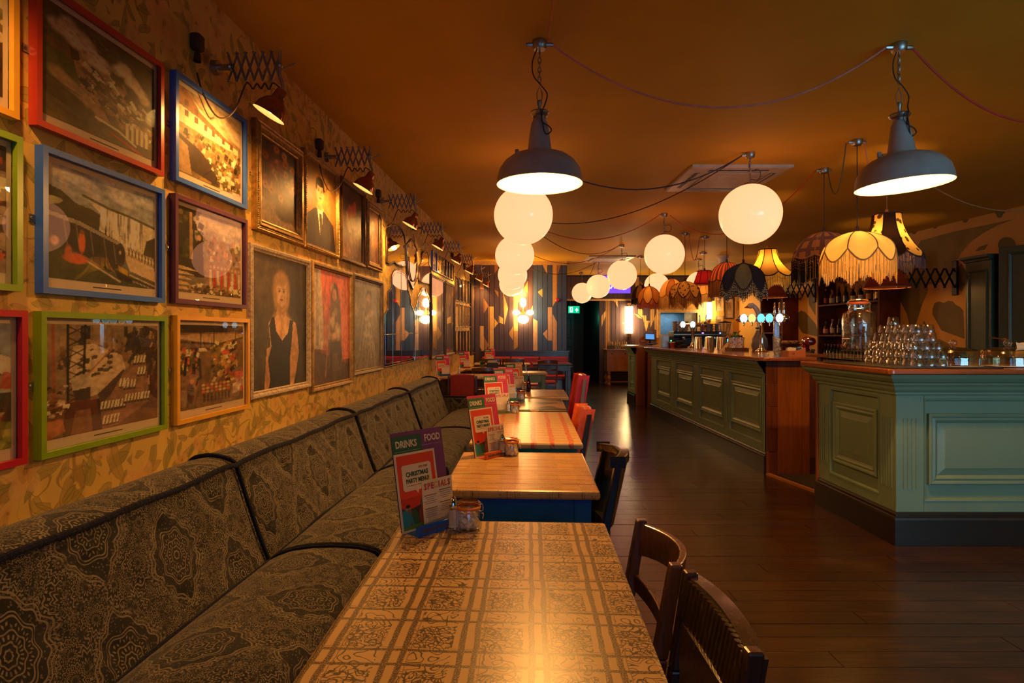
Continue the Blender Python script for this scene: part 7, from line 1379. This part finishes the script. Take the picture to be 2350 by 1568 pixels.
for k in range(16):
    g_, l_, h, r = kinds[(k * 3 + k // 5) % 7]; bottle('%s glass bottle with %s label, %s from the left on the top shelf' % (g_, l_, ORD[k]), 6.36 + .05 * (k % 2), 11.46 - k * .112, 1.926, h, r, g_, l_, 'bottles on the top shelf')
for k, (y, g_, l_) in enumerate(((11.42, 'clear', 'orange'), (11.30, 'clear', 'orange'), (11.18, 'clear', 'cream'), (11.07, 'amber', 'red'), (10.96, 'amber', 'black'), (10.84, 'clear', 'cream'), (10.73, 'dark', 'cream'), (10.6, 'green', 'gold'), (9.98, 'dark', 'cream'), (9.86, 'dark', 'gold'), (9.785, 'amber', 'cream'))):
    h, r = (.30, .042) if k % 3 else (.26, .046); bottle('%s bottle with %s label, %s from the left on the middle shelf' % (g_, l_, ORD[k]), 6.34 + .06 * (k % 2), y, 1.346, h, r, g_, l_, 'bottles on the middle shelf')
for k in range(16): bottle('dark wine bottle with cream label, %s from the left on the lowest shelf' % ORD[k], 6.36, 11.48 - k * .108, .861, .31, .038, 'dark', 'cream', 'wine bottles on the lowest shelf')
t = thing('bottle', 'clear bottle standing alone beside the dark end of the bottle shelves', 'bottle', (6.3, 9.35, zc3)); MB().lathe([(.001, 0), (.04, 0), (.042, .01), (.042, .34), (.018, .42), (.016, .5), (.001, .5)], seg=16).build('body', M_TUMB, t); MB().lathe([(.017, .49), (.017, .53), (.001, .53)], seg=10).build('cap', M_BRASS, t)
# ---------------------------------------------------------------- menus, condiments
ZTB = .7602
def card_mat(n, c): return mat(n, c, .45, var=.04)
M_PURP, M_HOT, M_ORC = card_mat('purple_card', (.16, .035, .17)), card_mat('hot_pink_card', (.55, .02, .10)), card_mat('orange_card', (.55, .20, .04)); M_MGRN = card_mat('dark_green_card', (.012, .10, .06)); M_INK = card_mat('dark_green_ink', (.02, .07, .03)); M_CRL = card_mat('cream_ink', (.70, .58, .40)); M_BURST = card_mat('leaf_green_ink', (.14, .28, .03)); M_MCREAM = card_mat('cream_card', (.68, .56, .40)); M_TXT = card_mat('black_ink', (.08, .06, .06))
M_ACRY = glass('clear_acrylic', (.97, .97, .97), 1.4)
LCOL = [card_mat('red_ink', (.45, .03, .02)), card_mat('vermilion_ink', (.55, .08, .03)), card_mat('amber_ink', (.62, .30, .05))]
def xmas():
    p = Pic(72, 100, (.50, .055, .025), (.52, .06, .03), 77); p.poly([(.02, .30), (.20, .26), (.5, .30), (1, .26), (1, 0), (0, 0)], (.05, .04, .03)); p.ell(.17, .27, .06, .05, (.45, .28, .12), .3); p.ell(.17, .31, .06, .025, (.03, .02, .02), .3); p.ell(.19, .16, .09, .12, (.20, .10, .04), .3); p.ell(.08, .14, .12, .13, (.03, .22, .25), .3); p.ell(.32, .12, .10, .14, (.04, .12, .05), .3); p.ell(.55, .32, .05, .05, (.12, .14, .16), .3); p.ell(.56, .14, .12, .16, (.22, .06, .05), .3); p.ell(.84, .33, .05, .05, (.04, .03, .02), .3); p.ell(.84, .14, .12, .16, (.06, .18, .2), .3); p.line([(.2, .2), (.34, -.1)], .03, (.03, .2, .24)); p.poly([(0, 0), (1, 0), (1, .07), (0, .05)], (.10, .22, .04)); return p
XM = xmas()
def menu_set(where, x, y, rz, food, fullcol, z=ZTB, block=None, detail=2, tilt=-11):
    c, s = math.cos(rz), math.sin(rz); L = lambda dx, dy: (x + c * dx - s * dy, y + s * dx + c * dy)
    def card(nm, lab, dx, dy, w, h, m, cat='menu', dz=.001, dt=0):
        px, py = L(dx, dy); t = thing(nm, lab + ' ' + where, cat, (px, py, z + dz), 0, 'menu cards', rot=(R(tilt + dt), 0, rz)); MB().box(-w / 2, w / 2, -.0008, .0008, 0, h).build('card', m, t); return t
    t = card('food_menu', fullcol + ' food menu, tallest in the stand', 0, 0, .205, .297, food, dz=.002)
    text('FOOD', .030, M_CRL, t, (.060, -.0012, .267), bold=.03, sx=.78); MB().box(.0, .095, -.0012, -.0008, .247, .2476).build('rule', M_CRL, t)
    t = card('drinks_menu', 'dark green drinks menu in the stand', -.046, -.004, .115, .285, M_MGRN, dz=.002)
    text('DRINKS', .030, M_CRL, t, (-.004, -.0012, .259), bold=.03, sx=.80); MB().box(-.05, .05, -.0012, -.0008, .238, .2386).build('rule', M_CRL, t)
    if detail == 0: 
        t = card('christmas_menu', 'red party menu card', -.03, -.009, .15, .225, M_MCREAM); XM.mesh('illustration', .138, .213, M_PRINT, t, (0, -.0013, .1125)); MB().prism([(-.05, .11), (.05, .11), (.05, .18), (-.05, .18)], -.002, -.0016).build('speech_bubble', M_CRL, t); text('CHRISTMAS', .016, M_INK, t, (0, -.0024, .155), bold=.03); text('PARTY MENU!', .015, M_INK, t, (0, -.0024, .134), bold=.03)
    else:
        t = card('christmas_menu', 'red and cream Christmas party menu card', -.026, -.010, .160, .235, M_MCREAM)
        XM.mesh('illustration', .146, .221, M_PRINT, t, (0, -.0013, .1175))
        MB().prism([(-.058, .125), (-.052, .119), (-.012, .119), (-.004, .108), (.002, .119), (.052, .119), (.058, .125), (.058, .192), (.052, .198), (-.052, .198), (-.058, .192)], -.0019, -.0014).build('speech_bubble', M_CRL, t)
        text("IT'S THE", .0095, LCOL[0], t, (.026, -.0022, .186), bold=.02); text('CHRISTMAS', .0195, M_INK, t, (0, -.0022, .168), bold=.035, sx=.86); text('PARTY MENU!', .0185, M_INK, t, (0, -.0022, .148), bold=.035, sx=.78); MB().box(-.045, .045, -.0022, -.0019, .134, .1352).build('small_print', M_TXT, t)
        st = [(.048 + (.019 if k % 2 else .0155) * math.cos(PI * k / 12), .104 + (.024 if k % 2 else .020) * math.sin(PI * k / 12)) for k in range(24)]; MB().prism(st, -.0026, -.0021).build('starburst', M_BURST, t)
    t = card('specials_card', 'cream specials card in the stand', .016, -.040, .122, .150, M_MCREAM, dt=5)
    for k, ch in enumerate('SPECIALS'): text(ch, .026, LCOL[(0, 1, 0, 2, 0, 1, 1, 0)[k]], t, (-.048 + .0137 * k, -.0012, .131), bold=.035, sx=.80)
    if detail == 2:
        q = MB()
        for cx, z0_ in ((-.030, .104), (.030, .112), (-.030, .064), (.030, .074)):
            for j in range(5): wd_ = random.uniform(.014, .026) if j else .024; q.box(cx - wd_, cx + wd_, -.0012, -.0008, z0_ - j * .006, z0_ - j * .006 + (.0022 if j == 0 else .0011))
        q.box(-.03, .03, -.0012, -.0008, .026, .0270).box(-.02, .02, -.0012, -.0008, .021, .0219); q.build('small_print', M_TXT, t)
    px, py = L(-.004, -.034); hd = thing('menu_stand', '%s wooden menu stand with slots %s' % (block[1] if block else 'orange', where), 'menu stand', (px, py, z), rz, 'menu stands')
    m = block[0] if block else M_ORPAD
    MB().box(-.085, .085, -.032, -.018, 0, .030).box(-.085, .085, .034, .048, 0, .03).box(-.085, .085, -.032, .048, 0, .002).build('block', m, hd, .002); q = MB()
    for k in range(11): q.box(-.07 + k * .013, -.062 + k * .013 + random.uniform(0, .003), -.0326, -.032, .009, .020)
    q.build('stencilled_line', M_TXT, hd)
    if detail: MB().box(-.03, .085, -.016, -.0145, .004, .07, Matrix.Rotation(R(-6), 4, 'X')).build('clear_pocket', M_ACRY, hd)
def px_xy(px, py, z=ZTB): v = onz(px, py, z); return v.x, v.y
M_SALT = mat('white_salt', (.78, .74, .68), .7); M_SUG = mat('white_sugar', (.80, .76, .70), .6, bump=.3); M_SEAL = mat('orange_seal', (.62, .17, .03), .4)
def shaker(lab, x, y, z=ZTB, far=False):
    t = thing('salt_shaker', lab, 'salt shaker', (x, y, z), 0, 'salt shakers')
    sq = lambda q, w: Vector((q.x * (1 + .07 * math.cos(8 * w)), q.y * (1 + .07 * math.cos(8 * w)), q.z))
    MB().lathe([(.001, .003), (.022, .0), (.024, .004), (.018, .022), (.0135, .075), (.0130, .082), (.0115, .082), (.012, .074), (.015, .022), (.001, .012)], seg=24, fn=sq).build('body', M_TUMB, t)
    MB().lathe([(.001, .014), (.0140, .018), (.0112, .070), (.001, .070)], seg=16).build('salt', M_SALT, t)
    MB().lathe([(.0142, .076), (.0148, .08), (.0142, .088), (.0105, .099), (.005, .107), (.001, .109)], seg=20).build('cap', M_CHR, t); return t
def clipjar(lab, x, y, z=ZTB, cubes=0):
    t = thing('clip_jar', lab, 'jar', (x, y, z), 0, 'clip top jars')
    MB().lathe([(.001, .004), (.030, .0), (.0355, .004), (.037, .012), (.037, .050), (.034, .057), (.033, .062), (.0315, .062), (.033, .056), (.0355, .050), (.0355, .012), (.034, .008), (.001, .007)], seg=32).build('jar', M_TUMB, t)
    MB().lathe([(.033, .062), (.0385, .063), (.0390, .066), (.0385, .069), (.033, .070)], seg=32).build('seal', M_SEAL, t)
    MB().lathe([(.0345, .070), (.0375, .072), (.0370, .080), (.030, .086), (.029, .082), (.001, .079)], seg=32).lathe([(.030, .086), (.001, .083)], seg=32).build('lid', glass('amber_tinted_lid', (.92, .72, .42), 1.5, 1.4), t)
    MB().ring((0, 0, .074), .0385, .0012, 28).tube(smooth_path([(.036, .008, .05), (.045, .0, .058), (.043, 0, .075), (.036, 0, .082)], 4), .0012, 5).tube(smooth_path([(.036, -.008, .05), (.046, 0, .046), (.044, 0, .03)], 4), .0012, 5).ring((0, 0, .054), .0355, .0012, 28).build('wire_clip', M_CHR, t)
    lays = [(.013, 6, .021), (.028, 6, .02), (.042, 4, .016)]; first = None
    for zz, n, rad in lays[:cubes]:
        for k in range(n):
            a = 2 * PI * k / n + zz * 40; o = thing('sugar_cube', 'white sugar cube inside the ' + lab.split(',')[0], 'sugar cube', (x + rad * math.cos(a), y + rad * math.sin(a), z + zz), 0, 'sugar cubes in the nearest jar', rot=(random.random(), random.random(), random.random() * 6))
            if first is None: MB().box(-.0085, .0085, -.0085, .0085, -.0075, .0075).build('cube', M_SUG, o, .002); first = o.children[0]
            else: c_ = first.copy(); COL.objects.link(c_); c_.parent = o
    if not cubes:
        q = MB()
        for zz, n, rad in lays:
            for k in range(n): a = 2 * PI * k / n + zz * 40; q.box(-.0085, .0085, -.0085, .0085, -.0075, .0075, Matrix.Translation((rad * math.cos(a), rad * math.sin(a), zz)) @ Matrix.Rotation(random.random() * 3, 4, (1, .6, .3)))
        o = q.build('sugar_cubes', M_SUG, None, kind='stuff'); o.location = (x, y, z); tag(o, 'white sugar cubes filling the ' + lab, 'sugar')
    return t
BLK = [(M_BLUEP, 'blue'), (M_ORPAD, 'orange'), (M_OLIVE, 'olive'), (M_TEALP, 'teal'), (M_BLUEP, 'blue')]
WH = ['on the scribbled plaid table', 'on the blue based table', 'on the red checked table', 'on the dark patterned table', 'on the pale oak table']
for k, (px, py, food, fc) in enumerate(((921, 1226, M_PURP, 'purple'), (1089, 1052, M_HOT, 'hot pink'), (1117, 950, M_HOT, 'hot pink'), (1139, 922, M_HOT, 'hot pink'), (1166, 897, M_ORC, 'orange'))):
    x, y = px_xy(px, py); a = R(47 if k < 2 else 30); menu_set(WH[k], x + .1025 * math.cos(a), y + .1025 * math.sin(a), a, food, fc, block=BLK[k], detail=2 if k < 2 else 1)
JL = ['nearest clip top jar of sugar cubes, with amber lid', 'clip top jar on the blue based table, full of pale sweets', 'clip top jar on the red checked table', 'clip top jar on the dark patterned table', 'clip top jar on the pale oak table']
for k, (a, b) in enumerate((((1040, 1222), (1075, 1213)), ((1152, 1046), (1174, 1045)), ((1166, 949), (1181, 948)), ((1182, 918), (1196, 918)), ((1200, 897), (1208, 896)))):
    shaker(('nearest fluted glass salt shaker ' if k == 0 else 'fluted glass salt shaker ') + WH[k], *px_xy(*a)); clipjar(JL[k], *px_xy(*b), cubes=3 if k == 0 else 0)
x, y = px_xy(1213, 899); t = thing('oil_bottle', 'slim glass bottle of oil on the pale oak table', 'bottle', (x, y, ZTB)); MB().lathe([(.001, 0), (.022, 0), (.024, .01), (.022, .09), (.010, .13), (.010, .17), (.001, .17)], seg=16).build('body', CB['amber'], t); MB().lathe([(.011, .165), (.012, .185), (.001, .19)], seg=12).build('cap', M_CHR, t)
# ---------------------------------------------------------------- far end of the dining room
wbn = thing('dado_panel', 'low brown wooden dado with a pale ledge along the far left wall', 'wall panel', (wx(8.1), 8.1, 0), RZL)
MB().box(0, 4.4, -.05, -.005, 0, .68).build('back_panel', M_WBR, wbn); MB().box(0, 4.4, -.12, -.005, .68, .71).build('ledge', M_T5, wbn, .004)
A2 = R(180); F1 = table('square wooden table by the wall behind the end of the banquette', -.42, 8.55, .80, .66, M_T5, M_WDK, R(-4.6)); F2 = table('farther square wooden table by the wall, past the spindle chair', -.22, 10.45, .66, .66, M_T5, M_WDK, R(-4.6)); F3 = table('long wooden table before the red leather bench', .06, 12.15, 1.15, .6, M_T5, M_WDK, 0); F4 = table('small wooden table at the right end of the red leather bench', 1.08, 12.2, .8, .6, M_WBR, M_WDK, 0); F5 = table('small lamplit table in the middle of the far room', .50, 9.35, .5, .5, mat('lamplit_tabletop', (.58, .36, .08), .25), M_OLIVE, 0)  # lamplit table: reflected lamp light is put into its yellow top
chair('dark chair with crimson cloth back, seen from behind at the end of the banquette', (-.50, 8.18, 0), A2, 'pad', M_WDK, M_DRED, h=.79, w=.185, lean=.05)
chair('spindle back chair with curved top at the farther wall table', (-.25, 9.85, 0), A2, 'spindle', M_WBR, M_WBR, h=.80, w=.19)
chair('slat back wooden chair left of the far red bench', (-.17, 11.75, 0), A2, 'slat', M_WBR, M_WBR, h=.88, w=.19); chair('slat back wooden chair in the middle before the far red bench', (.27, 11.75, 0), A2, 'slat', M_WBR, M_WBR, h=.88, w=.20)
chair('wooden chair with red seat and curved rails, right of the far red bench', (.92, 11.45, 0), A2, 'lyre', M_WBR, M_REDLEA, h=.86, w=.175)
chair('dark chair with red seat, side on before the curved rail chair', (.62, 10.85, 0), R(90), 'lyre', M_WDK, M_REDLEA, h=.80, w=.17); chair('small dark chair facing the lamplit table', (.52, 10.05, 0), 0, 'slat', M_WDK, M_WDK, h=.78, w=.17)
rb = thing('red_bench', 'red leather bench with a dark wooden rail below the painted boards', 'bench seat', (.60, YL - .06, 0))
MB().box(-1.0, .93, -.06, .0, .0, .99).box(-1.02, .95, -.08, .02, .955, .995).build('frame', M_WDK, rb, .004); MB().box(-1.0, .93, -.52, -.06, 0, .38).build('plinth', M_WDK, rb)
for k in range(3): a = -.98 + k * .637; MB().box(a, a + .62, -.12, -.06, .60, .86).build('back_pad', M_REDLEA, rb, .02); MB().box(a, a + .62, -.54, -.07, .38, .47).build('seat_pad', M_REDLEA, rb, .02)
for k, (px, py, yy, a, w) in enumerate(((1004, 872, None, 28, 'on the square table by the wall'), (1056, 850, None, 35, 'on the farther square table by the wall'), (1113, 825, None, 0, 'on the long table before the red bench'))):
    Y = (8.45, 10.35, 12.2)[k]; x = U(px) * Y; a = R(a); menu_set(w, x + .1025 * math.cos(a), Y, a, M_HOT, 'pink', block=BLK[k], detail=0)
t = thing('napkin_box', 'dark metal napkin box on the farther wall table', 'box', (-.12, 10.3, ZTB)); MB().box(-.1, .1, -.06, .06, 0, .10).build('case', M_SLOT, t, .006); MB().box(-.08, .08, -.04, .04, .10, .13).build('napkins', M_PAPER2, t)
t = thing('potted_plant', 'small green plant on the farther wall table', 'plant', (-.30, 10.25, ZTB)); MB().lathe([(.001, 0), (.035, 0), (.045, .07), (.04, .07), (.001, .06)], seg=16).build('pot', M_OLIVE, t)
for k in range(10):
    a = k * 2.4; d = Vector((math.cos(a) * .6, math.sin(a) * .6, .8)); s = d.cross(Vector((0, 0, 1))).normalized(); b = Vector((0, 0, .06)); MB().grid(3, 2, lambda i, j: b + d * .09 * i + s * (j - .5) * .04 * math.sin(PI * (.08 + .9 * i))).build('leaf', M_LEAF, t)
shaker('fluted glass salt shaker on the square table by the wall', -.60, 8.75); shaker('fluted glass salt shaker on the lamplit table', .42, 9.3)
# chalk-and-cream paper lying on the oak tables
